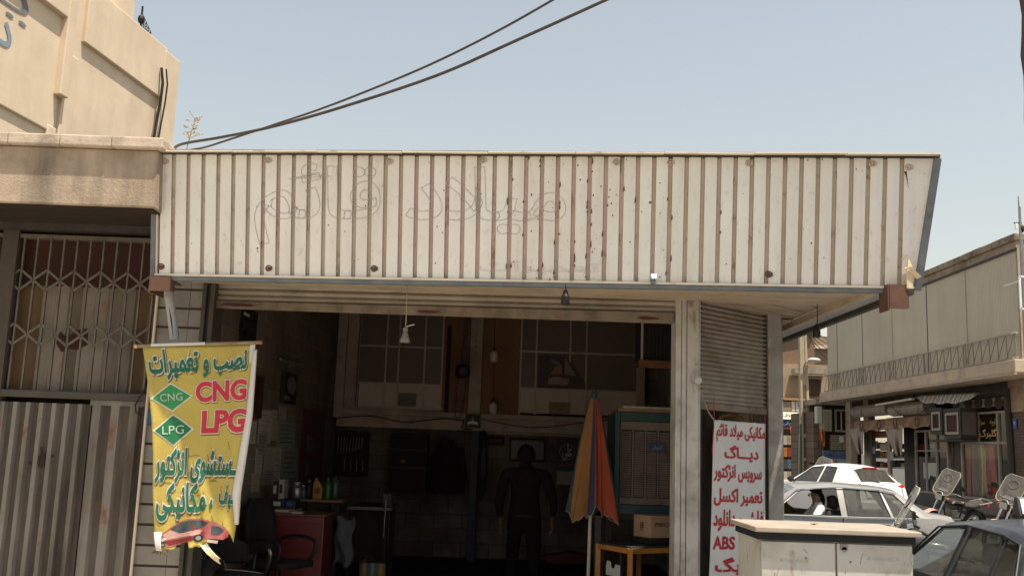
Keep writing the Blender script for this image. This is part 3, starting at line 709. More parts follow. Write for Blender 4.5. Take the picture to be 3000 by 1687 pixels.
mb = MB(); c = wp(sbx+.9, ztop+.35, -.1)
for k in range(5):
    mb.tube([c+e*(k*.16)+V((0,0,-.1-k*.09)), c+e*(k*.16)+V((0,0,.3-k*.09))], .012, 5)
    mb.tube([c+V((0,0,.28-k*.1)), c+e*.7+V((0,0,-.12-k*.1))], .012, 5)
mb.tube([c+V((0,0,-.5)), c+V((0,0,.5))], .035, 6); mb.ball(c+V((0,0,.05)), .12, .12, .16, 8, 6)
solo('roof_antenna', mb, m_black, 'small dark grid antenna on the roof edge of the tall beige block', 'antenna')
# dry weed on the canopy roof
mb = MB(); c = W(546, 441, 7.5); random.seed(3)
top = W(572, 345, 7.5); stem = [c, c.lerp(top, .35)+V((.0,0,0)), c.lerp(top, .6), top]; mb.tube(stem, [.006,.005,.004,.002], 5)
for k in range(26):
    f = random.uniform(.3, 1.0); b0 = c.lerp(top, f); a = random.uniform(0, 6.28); L_ = random.uniform(.03, .11)*(1.25-f*.6)
    d = V((math.cos(a), math.sin(a)*.6, random.uniform(.1, .9))).normalized()*L_
    mb.tube([b0, b0+d*.6+V((0,0,.004)), b0+d], [.0028,.002,.001], 4)
    for j in range(3): mb.ball(b0+d*random.uniform(.6,1.05), .006, .006, .009, 5, 3)
solo('dry_weed', mb, flat('straw', (.38,.32,.25), .9), 'pale dry weed growing on the canopy roof by the cables', 'weed')
# overhead cables
def cpath(pts, y0, y1):
    s = 2576/3000; n = len(pts); out = []
    for i, (x, y) in enumerate(pts): out.append(W(x/s, y/s, y0+(y1-y0)*(i/(n-1))))
    return smoothpath(out, 5)
A1 = cpath([(437,376),(447,367),(475,359),(560,345),(690,318),(860,270),(1100,190),(1300,102),(1530,-2),(1800,-128)], 7.6, 6.0)
A2 = cpath([(482,377),(515,371),(560,357),(690,314),(800,277),(920,231),(1080,164),(1240,85),(1395,-2),(1600,-125)], 7.7, 6.0)
solo('overhead_cable', MB().tube(A1, .0115, 8), m_cable, 'thicker lower black cable rising from the canopy roof across the sky', 'cable', smooth=True, base=A1[0])
solo('overhead_cable', MB().tube(A2, .0085, 8), m_cable, 'thinner upper black cable rising from the canopy roof across the sky', 'cable', smooth=True, base=A2[0])
# ================================================================ small builders
def on_left(x0, y0, x1, y1, X=XL, t=.012):
    xm_, ym_ = (x0+x1)/2, (y0+y1)/2
    ya = WX(x0, ym_, X).y; yb = WX(x1, ym_, X).y; za = WX(xm_, y0, X).z; zb_ = WX(xm_, y1, X).z
    return (X, X+t, min(ya, yb), max(ya, yb), min(za, zb_), max(za, zb_))
def at(x0, y0, x1, y1, Y, t):
    p = W(x0, (y0+y1)/2, Y).x; q = W(x1, (y0+y1)/2, Y).x; za = W((x0+x1)/2, y0, Y).z; zb_ = W((x0+x1)/2, y1, Y).z; return (min(p,q), max(p,q), Y, Y+t, min(za,zb_), max(za,zb_))
def mid(b): return V(((b[0]+b[1])/2, (b[2]+b[3])/2, b[4]))
m_paper = [mat('old_paper_%s' % k, c, scale=9, rough=.9) for k, c in (('white', (.40,.37,.34)), ('cream', (.36,.31,.25)), ('grey', (.26,.24,.225)))]
m_ink = flat('printed_ink', (.10,.09,.09), .9)
m_wood = mat('worn_wood', (.20,.12,.065), (.14,.085,.045), 4, .7, stretch=(1,8,8))
m_dark = flat('dark_grime', (.022,.018,.016), .8)
m_wrench = flat('wrench_steel', (.25,.24,.23), .35, .8)
m_pcl = flat('porcelain', (.36,.33,.29), .5)

# ---- hanging lamps
def hang_lamp(name, label, top, soc, kind, group=None):
    t = thing(name, label, 'lamp', soc, group=group)
    build('cord', MB().tube([top, top.lerp(soc, .5)+V((.004,0,0)), soc+V((0,0,.06))], .004, 6), m_dark if kind != 'white' else flat('beige_cord', (.28,.22,.16), .7), t)
    if kind == 'black':
        build('lamp_socket', MB().lathe([(.008,.10),(.018,.085),(.021,.06),(.030,.05),(.031,.0),(.026,-.01)], soc, 14), m_black, t, smooth=True)
    elif kind == 'white':
        build('lamp_socket', MB().lathe([(.012,.115),(.020,.11),(.020,.085),(.014,.08),(.018,.075),(.034,.025),(.040,.010),(.037,.0)], soc, 16), flat('shaded_porcelain', (.17,.15,.125), .6), t, smooth=True)  # porcelain darkened: the canopy's shade is put into its colour
        build('pull_lever', MB().tube([soc+V((0,0,.118)), soc+V((.03,0,.13)), soc+V((.065,0,.14))], .005, 6), m_pcl, t)
    else:
        build('lamp_socket', MB().lathe([(.012,.16),(.022,.15),(.022,.115),(.03,.11)], soc, 12), m_black, t, smooth=True)
        build('glass_jar', MB().lathe([(.03,.112),(.038,.10),(.062,.08),(.062,.0),(.055,-.05),(.05,-.055)], soc, 16), flat('milky_jar', (.50,.47,.44), .25), t, smooth=True)
hang_lamp('pendant_lamp', 'white porcelain lamp socket on a long cord hanging in the workshop opening', W(1192, 835, 7.35), W(1186, 1003, 7.35), 'white')
hang_lamp('pendant_socket', 'black lamp socket on a short cord in front of the raised shutter', W(1657, 833, 6.98), W(1656, 888, 6.98), 'black')
hang_lamp('pendant_socket', 'black lamp socket under the side of the canopy by the brick house', W(2394, 868, 7.9), W(2393, 985, 7.9), 'black')
hang_lamp('jar_lamp', 'upper milky glass jar lamp hanging before the plywood office door', W(1450, 925, 13.9), W(1447, 1050, 13.9), 'jar', 'jar lamps by the office')
hang_lamp('jar_lamp', 'lower milky glass jar lamp near the office sill', W(1446, 1065, 14.3), W(1444, 1200, 14.3), 'jar', 'jar lamps by the office')

# ---- left wall: meter, poster, clock, papers, tool board
b = on_left(700, 902, 748, 1045); c = mid(b)
t = thing('meter_board', 'dark electricity meter board with cream label high on the left workshop wall', 'meter', c)
build('board', MB().box(*b), m_dark, t)
b2 = on_left(712, 915, 736, 938, XL+.012, .07); build('meter_box', MB().box(*b2), m_black, t, bevel=.005)
b3 = on_left(714, 917, 731, 926, XL+.083, .004); build('label_plate', MB().box(*b3), flat('cream_label', (.50,.44,.33), .6), t)
pts = [WX(712, 945, XL+.03), WX(706, 962, XL+.03), WX(709, 980, XL+.03), WX(718, 984, XL+.03), WX(724, 960, XL+.03), WX(724, 938, XL+.03)]
build('wire_loop', MB().tube(smoothpath(pts, 4), .006, 6), m_black, t)
b = on_left(733, 1098, 768, 1225); solo('wall_poster', MB().box(*b), mat('dark_poster', (.02,.016,.02), (.10,.03,.015), 5, .5, stretch=(1,3,1)), 'dark poster with red streaks on the left workshop wall behind the yellow banner', 'poster')
b = on_left(820, 1092, 856, 1182, XL, .06); t = thing('wall_clock', 'wall clock with pale oval face in a dark case', 'clock', mid(b))
build('case', MB().box(*b), m_dark, t, bevel=.01)
cc = V((XL+.061, (b[2]+b[3])/2, b[4]+(b[5]-b[4])*.6)); build('dial', MB().plate([cc+V((0,(b[3]-b[2])*.36*math.cos(a), (b[5]-b[4])*.30*math.sin(a))) for a in [k*.314 for k in range(20)]], (.004,0,0)), flat('pale_dial', (.17,.15,.14), .6), t)
build('pendulum_window', MB().box(XL+.06, XL+.066, b[2]+.02, b[2]+(b[3]-b[2])*.4, b[4]+.03, b[4]+(b[5]-b[4])*.22), flat('brass', (.3,.22,.12), .4, .6), t)
p = WX(822, 1052, XL+.05); q = WX(888, 1070, XL+.05)
t = thing('tube_light', 'short fluorescent tube fitting above the wall clock', 'light', (p+q)/2)
build('tube', MB().tube([p, q], .018, 8), flat('dead_tube', (.22,.20,.18), .4), t); build('holder', MB().tube([p.lerp(q,.5)-V((.04,0,.03)), p.lerp(q,.56)-V((.0,0,.02))], .03, 6), m_wood, t)
sheets = [(757,1200,795,1300,0),(795,1200,815,1290,1),(812,1235,865,1310,2),(815,1190,838,1232,1),(756,1268,782,1330,2),(728,1232,750,1300,0),(748,1315,768,1385,0),
          (775,1308,800,1375,1),(800,1308,822,1420,0),(770,1375,800,1418,2),(824,1312,870,1400,2),(736,1385,760,1440,1)]
words = ['top left tall','narrow upper','wide pale','small upper','square low left','half hidden','slim left','middle','long lower','bottom left','wide lower right','lowest']
for (x0,y0,x1,y1,k), wd in zip(sheets, words):
    b = on_left(x0, y0, x1, y1, XL+.001+k*.001, .002)
    t = thing('pinned_paper', wd+' sheet among the papers pinned to the left workshop wall', 'paper', mid(b), group='papers pinned to the left wall')
    build('sheet', MB().box(*b), m_paper[k], t)
    mb = MB(); h = b[5]-b[4]; w_ = b[3]-b[2]
    for j in range(5): z = b[5]-h*(.14+.16*j); mb.box(b[1], b[1]+.0008, b[2]+w_*.12, b[3]-w_*random.uniform(.12,.4), z-h*.035, z)
    build('printed_lines', mb, m_paper[2] if k != 2 else m_ink, t)
b = on_left(878, 1200, 945, 1425); t = thing('tool_board', 'reddish brown tool board with hung spanners on the left wall', 'tool board', mid(b))
build('board', MB().box(*b), mat('red_brown_board', (.13,.05,.035), (.09,.035,.025), 3, .8), t)
for k in range(7):
    x = 900+k*4; p = WX(x, 1275+k*1.5, XL+.03); q = WX(x, 1325-k*2, XL+.03)
    mb = MB().tube([p, q], .007, 6); mb.lathe([(.014,-.006),(.014,.006)], p, 8, 'x'); build('spanner', mb, m_wrench, t)
for k in range(3):
    p = WX(897+k*3.5, 1350, XL+.03); q = WX(897+k*3.5, 1390, XL+.03); build('screwdriver', MB().tube([p, q], .009, 6), m_wrench, t)

# ---- red tool cabinet and what stands on it
m_red = mat('tool_cabinet_red', (.14,.008,.009), (.11,.007,.007), 3, .4, dirt=(.06,.01,.008), dscale=3, spec=.5)
Yc = 10.3; p = W(800, 1507, Yc); q = W(951, 1512, Yc); zc = (p.z+q.z)/2
t = thing('tool_cabinet', 'red metal tool cabinet behind the office chair', 'cabinet', ((p.x+q.x)/2, Yc+.25, FLOOR))
build('body', MB().box(p.x, q.x, Yc, Yc+.55, FLOOR, zc), m_red, t, bevel=.01)
for k in range(4): build('drawer', MB().box(p.x+.03, q.x-.03, Yc-.012, Yc-.0, FLOOR+.08+k*.19, FLOOR+.08+k*.19+.165), m_red, t, bevel=.004)
build('worktop', MB().box(p.x-.01, q.x+.02, Yc-.02, Yc+.56, zc+.001, zc+.012), m_wood, t)
zt2 = zc+.013
def carton(name, label, x0, x1, y0, Y, d, zbase, mt, cat='box', lid=None):
    b = at(x0, y0, x1, y0+5, Y, d); t = thing(name, label, cat, ((b[0]+b[1])/2, Y+d/2, zbase))
    z1 = W((x0+x1)/2, y0, Y).z
    build('carton_body', MB().box(b[0], b[1], Y, Y+d, zbase, z1), mt, t, bevel=.004)
    build('carton_label', MB().box(b[0]+(b[1]-b[0])*.15, b[0]+(b[1]-b[0])*.7, Y-.002, Y-.0003, zbase+(z1-zbase)*.3, zbase+(z1-zbase)*.75), lid or m_paper[0], t)
    return z1
m_navy = flat('navy_card', (.012,.016,.04), .5); m_kraft = mat('kraft_card', (.20,.13,.08), (.17,.11,.065), 5, .8)
za = carton('parts_box', 'brown cardboard parts box lowest on the red tool cabinet', 795, 868, 1490, 10.36, .3, zt2, m_kraft)
zb4 = carton('parts_box', 'navy parts box with pale label stacked on the brown box', 796, 834, 1462, 10.37, .25, za+.002, m_navy)
carton('parts_box', 'second navy parts box stacked beside the pale labelled one', 836, 866, 1464, 10.38, .25, za+.002, m_navy, lid=flat('blue_label', (.05,.07,.16), .5))
carton('parts_box', 'upright black and red parts box leaning at the wall end', 800, 816, 1408, 10.42, .2, zb4+.002, flat('maroon_card', (.06,.012,.012), .5))
carton('parts_box', 'upright white edged parts box next to the maroon one', 818, 834, 1404, 10.40, .2, zb4+.002, flat('white_card', (.26,.25,.24), .5), lid=m_navy)
carton('parts_box', 'flat pale box on the corner of the red tool cabinet', 852, 885, 1498, 10.33, .12, zt2, m_paper[1])
c = V((W(868, 1430, 10.6).x, 10.6, W(868, 1462, 10.6).z))
# plank shelf with oil bottles
b = at(870, 1463, 1003, 1470, 10.95, .35); t = thing('plank_shelf', 'rough plank shelf holding oil bottles above the red cabinet', 'shelf', mid(b))
build('plank', MB().box(*b), m_wood, t, bevel=.004); zsF = b[5]
build('support', MB().box(b[0]+.03, b[0]+.08, 11.05, 11.15, FLOOR, b[4]-.001), m_dark, t); build('support', MB().box(b[1]-.1, b[1]-.05, 11.05, 11.15, FLOOR, b[4]-.001), m_dark, t)
def bottle(name, label, px, Y, zb_, r, h, mt, capm, neck=.35):
    x = W(px, 1440, Y).x; t = thing(name, label, 'pot' if name == 'steel_pot' else 'bottle', (x, Y, zb_))
    build('bottle_body', MB().lathe([(r*.9,0),(r,.01),(r,h*.62),(r*.8,h*.74),(r*neck,h*.84),(r*neck,h*.9)], (x, Y, zb_), 14), mt, t, smooth=True)
    build('cap', MB().lathe([(r*neck*1.25,h*.9),(r*neck*1.25,h)], (x, Y, zb_), 10), capm, t)
bottle('steel_pot', 'round dull steel pot beside the parts boxes', 868, 11.0, zsF, .07, .18, m_steel, m_steel, .6)
x = W(931, 1440, 11.05).x
t = thing('oil_jug', 'orange yellow engine oil jug on the plank shelf', 'oil jug', (x, 11.05, zsF)); m_jug = flat('oil_jug_yellow', (.28,.125,.014), .4)
build('jug_body', MB().plate([(x-.05,11.0,zsF),(x+.05,11.0,zsF),(x+.055,11.0,zsF+.13),(x+.02,11.0,zsF+.19),(x-.005,11.0,zsF+.205),(x-.04,11.0,zsF+.2),(x-.05,11.0,zsF+.15)], (0,.08,0)), m_jug, t, bevel=.01)
build('cap', MB().lathe([(.017,0),(.017,.03)], (x-.022, 11.04, zsF+.203), 10), m_jug, t)
mb = MB(); splash(mb, (x+.005, zsF+.09), .03, .035, 10.9965); build('label_patch', mb, flat('dark_label', (.10,.03,.03), .5), t)
m_gr = flat('green_plastic', (.02,.085,.015), .3); m_cl = flat('dull_clear_plastic', (.05,.06,.06), .25)
bottle('bottle', 'green bottle right of the orange oil jug', 960, 11.05, zsF, .042, .24, m_gr, m_gr)
bottle('bottle', 'dull grey bottle behind the green one', 981, 11.2, zsF, .045, .26, m_cl, m_black)
bottle('bottle', 'dark blue bottle left of the orange oil jug', 905, 11.12, zsF, .04, .2, m_navy, flat('pale_blue', (.15,.2,.25), .4))
bottle('bottle', 'low dark bottle between steel pot and blue bottle', 888, 11.0, zsF, .035, .15, m_cl, m_paper[0])

# ---- office chairs
m_fab = mat('black_chair_cloth', (.018,.017,.016), (.012,.011,.011), 6, .9)
def office_chair(label, loc, rz_, bh):
    t = thing('office_chair', label, 'chair', loc, rz_, local=True, group='office chairs')
    build('seat', MB().grid(lambda u, v: ((u-.5)*.48, (v-.5)*.48, .47+.02*math.sin(math.pi*u)*math.sin(math.pi*v)), 6, 6), m_fab, t, smooth=True, solid=.06)
    def bk(u, v):
        wv = .22*(1-.35*max(0, v-.55)**2/.2)*(1 if v < .97 else .85); return (-.24-.07*v-.05*math.cos((u-.5)*2.4)+.05, (u-.5)*2*wv, .55+bh*v)
    build('backrest', MB().grid(bk, 8, 8), m_fab, t, smooth=True, solid=.05)
    for sgn in (-1, 1):
        build('armrest', MB().tube(smoothpath([V((-.2,sgn*.26,.46)), V((-.22,sgn*.28,.62)), V((-.12,sgn*.28,.70)), V((.1,sgn*.28,.71)), V((.22,sgn*.28,.66)), V((.2,sgn*.27,.54)), V((.12,sgn*.25,.46))], 4), .017, 8), m_black, t, smooth=True)
    build('gas_column', MB().lathe([(.03,.10),(.03,.44)], (0,0,0), 10), m_black, t)
    for k in range(5):
        a = k*1.2566; leg = build('leg', MB().tube([(0,0,.12),(math.cos(a)*.15,math.sin(a)*.15,.11),(math.cos(a)*.29,math.sin(a)*.29,.075)], [.03,.025,.018], 8), m_black, t)
        build('caster', MB().lathe([(.025,-.02),(.025,.02)], (math.cos(a)*.29, math.sin(a)*.29, .026), 10, 'y'), m_black, leg)
    return t
c = W(800, 1600, 9.7); office_chair('black high-backed office chair standing in front of the red tool cabinet', (c.x+.06, 9.7, FLOOR), R(-25), .52)
c = W(668, 1650, 8.75); office_chair('low black office chair with looped arms under the end of the yellow banner', (c.x+.02, 8.75, FLOOR), R(-60), .2)
c = W(600, 1680, 8.5)
t = thing('car_wheel', 'old car wheel with reddish rim leaning by the left jamb', 'wheel', (XL+.13, 8.55, FLOOR))
ring = [V((XL+.13, 8.55+.27*math.cos(a), FLOOR+.33+.27*math.sin(a))) for a in [k*.2618 for k in range(24)]]
build('tyre', MB().tube(ring, .075, 10, closed=True), m_rubber, t, smooth=True); build('rim', MB().lathe([(.2,-.03),(.19,.02),(.06,.01),(.05,.04)], (XL+.15, 8.55, FLOOR+.33), 18, 'x'), flat('rusty_red', (.07,.02,.015), .7), t, smooth=True)

# ---- work bench with vice
b = at(1018, 1484, 1138, 1493, 12.0, .9); t = thing('work_bench', 'dark steel work bench with worn pale edge', 'bench', ((b[0]+b[1])/2, 12.4, FLOOR)); zbn = b[5]
build('bench_top', MB().box(b[0], b[1]+.02, 12.01, 12.95, b[4], b[5]), m_dark, t)
build('edge_strip', MB().box(b[0], b[1]+.02, 11.99, 12.008, b[4], b[5]), flat('worn_edge', (.15,.13,.115), .6), t)
build('edge_strip', MB().box(b[1]+.021, b[1]+.034, 11.99, 12.9, b[4], b[5]), flat('worn_edge', (.13,.11,.10), .6), t)
for xx in (b[0]+.04, b[1]-.04):
    for yy in (12.06, 12.86): build('leg', MB().box(xx-.03, xx+.03, yy-.03, yy+.03, FLOOR, b[4]-.001), m_dark, t)
build('skirt', MB().box(b[0]+.02, b[1]-.02, 12.2, 12.22, FLOOR+.2, b[4]-.002), m_dark, t)
c = W(1140, 1478, 12.0); vx, vz = c.x, zbn+.002
t = thing('bench_vice', 'steel bench vice with long hanging handle bar', 'vice', (vx-.03, 12.15, vz))
mb = MB().box(vx-.09, vx+.03, 12.08, 12.22, vz, vz+.05); mb.box(vx-.08, vx+.02, 12.09, 12.13, vz+.05, vz+.16); mb.box(vx-.08, vx+.02, 12.0, 12.05, vz+.03, vz+.16); mb.tube([(vx-.03,11.9,vz+.07),(vx-.03,12.1,vz+.07)], .02, 8)
build('vice_body', mb, m_jamb, t, bevel=.006)
build('handle_bar', MB().tube([(vx-.03,11.9,vz+.10),(vx-.035,11.9,vz-.34)], .010, 8), m_steel, t)
# cans and rags on the floor
for k, (px, col, lb) in enumerate(((1068,(.15,.10,.04),'red topped oil can standing under the work bench'),(1092,(.10,.12,.15),'grey blue oil can in the middle under the bench'),(1116,(.20,.13,.03),'yellow oil can at the right under the bench'))):
    x = W(px, 1650, 11.3).x; t = thing('oil_can', lb, 'can', (x, 11.3, FLOOR))
    build('can_body', MB().lathe([(.055,0),(.06,.01),(.06,.30),(.052,.32)], (x, 11.3, FLOOR), 14), flat('can_paint', col, .4), t, smooth=True)
    build('lid', MB().lathe([(.03,.321),(.03,.35)], (x, 11.3, FLOOR), 10), flat('can_lid_red', (.14,.02,.015), .5) if k == 0 else m_dark, t)
mb = MB(); random.seed(5)
c = W(1012, 1585, 10.9)
mb.grid(lambda u, v: (c.x-.12+.2*u+.02*math.sin(9*v), 10.88+.05*math.sin(6*u+4*v), c.z-.25+.5*v+.03*math.sin(7*u)), 8, 12)
solo('shop_rag', mb, mat('blue_rag', (.06,.075,.09), (.10,.10,.10), 6, .95), 'pale blue rags hanging between the red cabinet and the bench', 'rag', smooth=True, solid=.006)

# ---- things along the back wall
def flatbox(name, label, cat, x0, y0, x1, y1, Y, d, mt, parts=()):
    b = at(x0, y0, x1, y1, Y, d); t = thing(name, label, cat, mid(b)); o = build('panel', MB().box(*b), mt, t, bevel=.003)
    for nm, u0, u1, v0, v1, m2 in parts:
        build(nm, MB().box(b[0]+(b[1]-b[0])*u0, b[0]+(b[1]-b[0])*u1, Y-.006, Y-.0005, b[4]+(b[5]-b[4])*v0, b[4]+(b[5]-b[4])*v1), m2, t)
    return t, b
t, b = flatbox('tool_rack', 'dark tool panel hung with spanners on the back wall', 'tool panel', 980, 1262, 1080, 1395, 14.93, .05, m_dark)
for k in range(9):
    x = b[0]+.05+k*.045; build('spanner', MB().tube([(x, 14.91, b[5]-.1), (x, 14.91, b[5]-.36+k*.012)], .007, 6), m_wrench, t)
for k in range(4):
    x = b[0]+.16+k*.09; build('pliers', MB().tube([(x, 14.91, b[5]-.42), (x+.012, 14.91, b[5]-.6)], .009, 6), m_wrench, t)
t, b = flatbox('storage_rack', 'dark storage rack with a few parts at the back wall', 'rack', 1140, 1268, 1250, 1440, 14.6, .35, m_dark, (('shelf_edge',0,1,.70,.72,m_jamb),('shelf_edge',0,1,.40,.42,m_jamb),('orange_tag',.3,.42,.50,.54,flat('orange_tag', (.35,.10,.01), .5))))
t, b = flatbox('framed_picture', 'dark framed picture on the back wall behind the man', 'picture', 1492, 1283, 1598, 1352, 14.93, .03, m_dark, (('print',.05,.95,.1,.9,mat('dark_print', (.012,.014,.025), (.035,.028,.03), 4, .3)),))
t, b = flatbox('wall_calendar', 'dark wall calendar with white script roundel and red band', 'calendar', 1632, 1285, 1690, 1420, 14.93, .01, flat('calendar_blue', (.016,.02,.04), .5),
   (('red_band',0,1,.40,.46,flat('band_red', (.16,.015,.012), .5)),('date_grid',0,1,0,.3,m_paper[2])))
mb = MB(); w_ = b[1]-b[0]; write(mb, farsi('علی'), (b[0]+w_*.25, b[0]+w_*.75, b[4]+.53*(b[5]-b[4]), b[4]+.9*(b[5]-b[4])), lambda x, y, h: V((x, 14.928-h, y)), off=.03)
build('script', mb, m_paper[0], t)
ringc = V(((b[0]+b[1])/2, 14.925, b[4]+.72*(b[5]-b[4]))); build('roundel', MB().tube([ringc+V((math.cos(a)*w_*.38,0,math.sin(a)*w_*.38)) for a in [k*.3142 for k in range(20)]], .006, 5, closed=True), m_paper[2], t)
t, b = flatbox('small_sign', 'small dark plaque beside the framed picture', 'plaque', 1420, 1278, 1478, 1302, 14.93, .02, m_dark, (('print',.1,.9,.3,.7,m_redox),))
flatbox('pinned_notice', 'small grey landscape picture taped to the left office panel', 'picture', 1166, 1152, 1219, 1190, 14.59, .01, mat('grey_print', (.20,.18,.165), (.09,.08,.08), 3, .6, stretch=(.5,1,3)))
t, b = flatbox('paper_sign', 'handwritten brown paper sign taped to the right office panel', 'sign', 1609, 1178, 1670, 1212, 14.585, .01, mat('brown_paper', (.30,.22,.15), (.25,.185,.125), 6, .9))
mb = MB()
for (s_, y0, y1, x0, x1) in (('تعمیرات موتور', .62, .82, .12, .85), ('گاز', .25, .45, .4, .62)):
    write(mb, farsi(s_), (b[0]+(b[1]-b[0])*x0, b[0]+(b[1]-b[0])*x1, b[4]+(b[5]-b[4])*y0, b[4]+(b[5]-b[4])*y1), lambda x, y, h: V((x, 14.583-h, y)), off=.0)
build('handwriting', mb, m_dark, t)
# wide poster with a sail-like shape on the office glass
b = at(1577, 1042, 1716, 1138, 14.58, .008); t = thing('office_poster', 'torn dark poster with pale and orange shapes on the office glass', 'poster', mid(b))
x0, x1, z0, z1 = b[0], b[1], b[4], b[5]; ww, hh = x1-x0, z1-z0
build('poster_sheet', MB().plate([(x0,14.58,z0),(x1,14.58,z0),(x1,14.58,z0+hh*.2),(x0+ww*.56,14.58,z1),(x0,14.58,z1)], (0,.006,0)), mat('poster_dark', (.05,.034,.034), (.10,.065,.06), 5, .5), t)
def pg(name, pts, mt, y=14.5785): build(name, MB().plate([(x0+ww*u, y, z0+hh*v_) for u, v_ in pts], (0,.001,0)), mt, t)
pg('pale_shape', [(.2,.12),(.62,.1),(.66,.3),(.4,.36),(.22,.32)], flat('poster_pale', (.30,.22,.21), .6))
pg('orange_shape', [(.26,.42),(.5,.44),(.5,.72),(.36,.66)], flat('poster_orange', (.36,.17,.11), .6)); pg('grey_shape', [(.22,.82),(.5,.66),(.5,.72),(.3,.88)], flat('poster_grey', (.20,.16,.165), .6))
pg('tan_corner', [(.55,.45),(.8,.4),(.56,.95)], flat('poster_tan', (.29,.20,.145), .6))
# jacket and hose
c = W(1312, 1290, 14.8); mb = MB()
def jk(u, v):
    a = u*2*math.pi; wv = (.10+.17*min(1, (1-v)*2.2))*(1+.1*math.sin(3*a+5*v)); return V((c.x+wv*math.cos(a), 14.85+.09*math.sin(a)*(1+.2*math.sin(5*a)), c.z-.78+.78*v))
mb.grid(jk, 20, 8); t = thing('hung_jacket', 'dark work jacket hanging on the back wall', 'jacket', (c.x, 14.85, c.z-.78))
build('jacket_body', mb, mat('black_jacket', (.018,.014,.014), (.012,.01,.01), 6, .95), t, smooth=True)
build('sleeve', MB().tube([(c.x+.17,14.8,c.z-.1),(c.x+.24,14.8,c.z-.4),(c.x+.25,14.8,c.z-.7)], [.06,.055,.045], 8), mat('black_jacket_sleeve', (.018,.014,.014), (.012,.01,.01), 6, .95), t, smooth=True)
c = W(1415, 1362, 14.4); mb = MB(); pts = []
for k in range(90):
    a = k*.22; pts.append(V((c.x+.055*math.cos(a)+.012*math.sin(k*.3), 14.4-.02*math.sin(k*.9), c.z+.45*math.sin(a)+.05*math.sin(k*.05))))
mb.tube(pts, .013, 6); solo('air_hose', mb, m_rubber, 'coiled dark air hose hanging right of the blue grey post', 'hose', smooth=True)
# chain hoist
c = W(1357, 1088, 13.8); t = thing('chain_hoist', 'black chain hoist with hook hanging in front of the plywood door', 'hoist', W(1357, 1115, 13.8))
build('hoist_body', MB().lathe([(.06,-.09),(.10,-.07),(.10,.07),(.06,.09)], c, 16, 'y'), m_black, t, bevel=.004)
build('gear_cover', MB().box(c.x-.11, c.x+.09, 13.76, 13.84, c.z-.09, c.z+.1), m_black, t, bevel=.02)
hook = smoothpath([c+V((.01,0,.1)), c+V((.01,0,.2)), c+V((.05,0,.25)), c+V((.06,0,.31)), c+V((.02,0,.36)), c+V((-.03,0,.33))], 4); build('hook', MB().tube(hook, .014, 7), m_jamb, t, smooth=True)
def chain(pts, r):
    mb = MB(); L_ = 0; P = smoothpath([V(p) for p in pts], 10); k = 0; last = P[0]
    for a, b_ in zip(P, P[1:]):
        if (b_-last).length > r*3.2:
            m_ = (last+b_)/2; d = (b_-last).normalized(); s_ = V((0,1,0)) if k % 2 else d.cross(V((0,1,0)))
            mb.tube([m_+d*(r*2.2*math.cos(x))+s_*(r*1.1*math.sin(x)) for x in [j*1.047 for j in range(6)]], r*.4, 4, closed=True); last = b_; k += 1
    return mb
build('chain', chain([c+V((.02,0,.36)), c+V((.03,0,.6)), c+V((.03,0,.95))], .016), m_jamb, t); build('chain', chain([c+V((-.03,0,.1)), c+V((.0,0,.6)), c+V((-.01,0,.95))], .016), m_jamb, t)
build('chain', chain([c+V((-.07,0,-.09)), c+V((-.09,0,-.45)), c+V((-.08,0,-.7))], .014), m_jamb, t); build('chain', chain([c+V((.05,0,-.09)), c+V((.03,0,-.4)), c+V((-.02,0,-.66)), c+V((-.08,0,-.7))], .014), m_jamb, t)
# floodlight on the beam
b = at(1363, 1213, 1406, 1252, 14.4, .09); t = thing('flood_light', 'square floodlight with bright reflector on the mezzanine beam', 'floodlight', mid(b))
mb = MB().box(b[0], b[1], 14.44, 14.5, b[4], b[5])
for q in ((b[0],b[1],b[4],b[4]+.03),(b[0],b[1],b[5]-.02,b[5]),(b[0],b[0]+.02,b[4]+.031,b[5]-.021),(b[1]-.02,b[1],b[4]+.031,b[5]-.021)): mb.box(q[0], q[1], 14.4, 14.439, q[2], q[3])
build('housing', mb, m_black, t)
xc = (b[0]+b[1])/2; build('reflector', MB().grid(lambda u, v: (b[0]+.03+(b[1]-b[0]-.06)*u, 14.43-.03*v*v, b[4]+.035+.04*v+.02*math.sin(math.pi*u)), 8, 3), flat('bright_reflector', (.85,.84,.8), .5, .0), t, smooth=True, solid=.004)
build('bulb', MB().ball((xc, 14.42, b[4]+.115), .018, .018, .035), m_pcl, t, smooth=True)
build('bracket', MB().tube([(b[0]-.02,14.45,b[4]+.1),(b[0]-.05,14.45,b[4]),(b[0]-.01,14.5,b[4]-.03),(xc,14.55,b[4]-.02)], .008, 6), m_black, t)
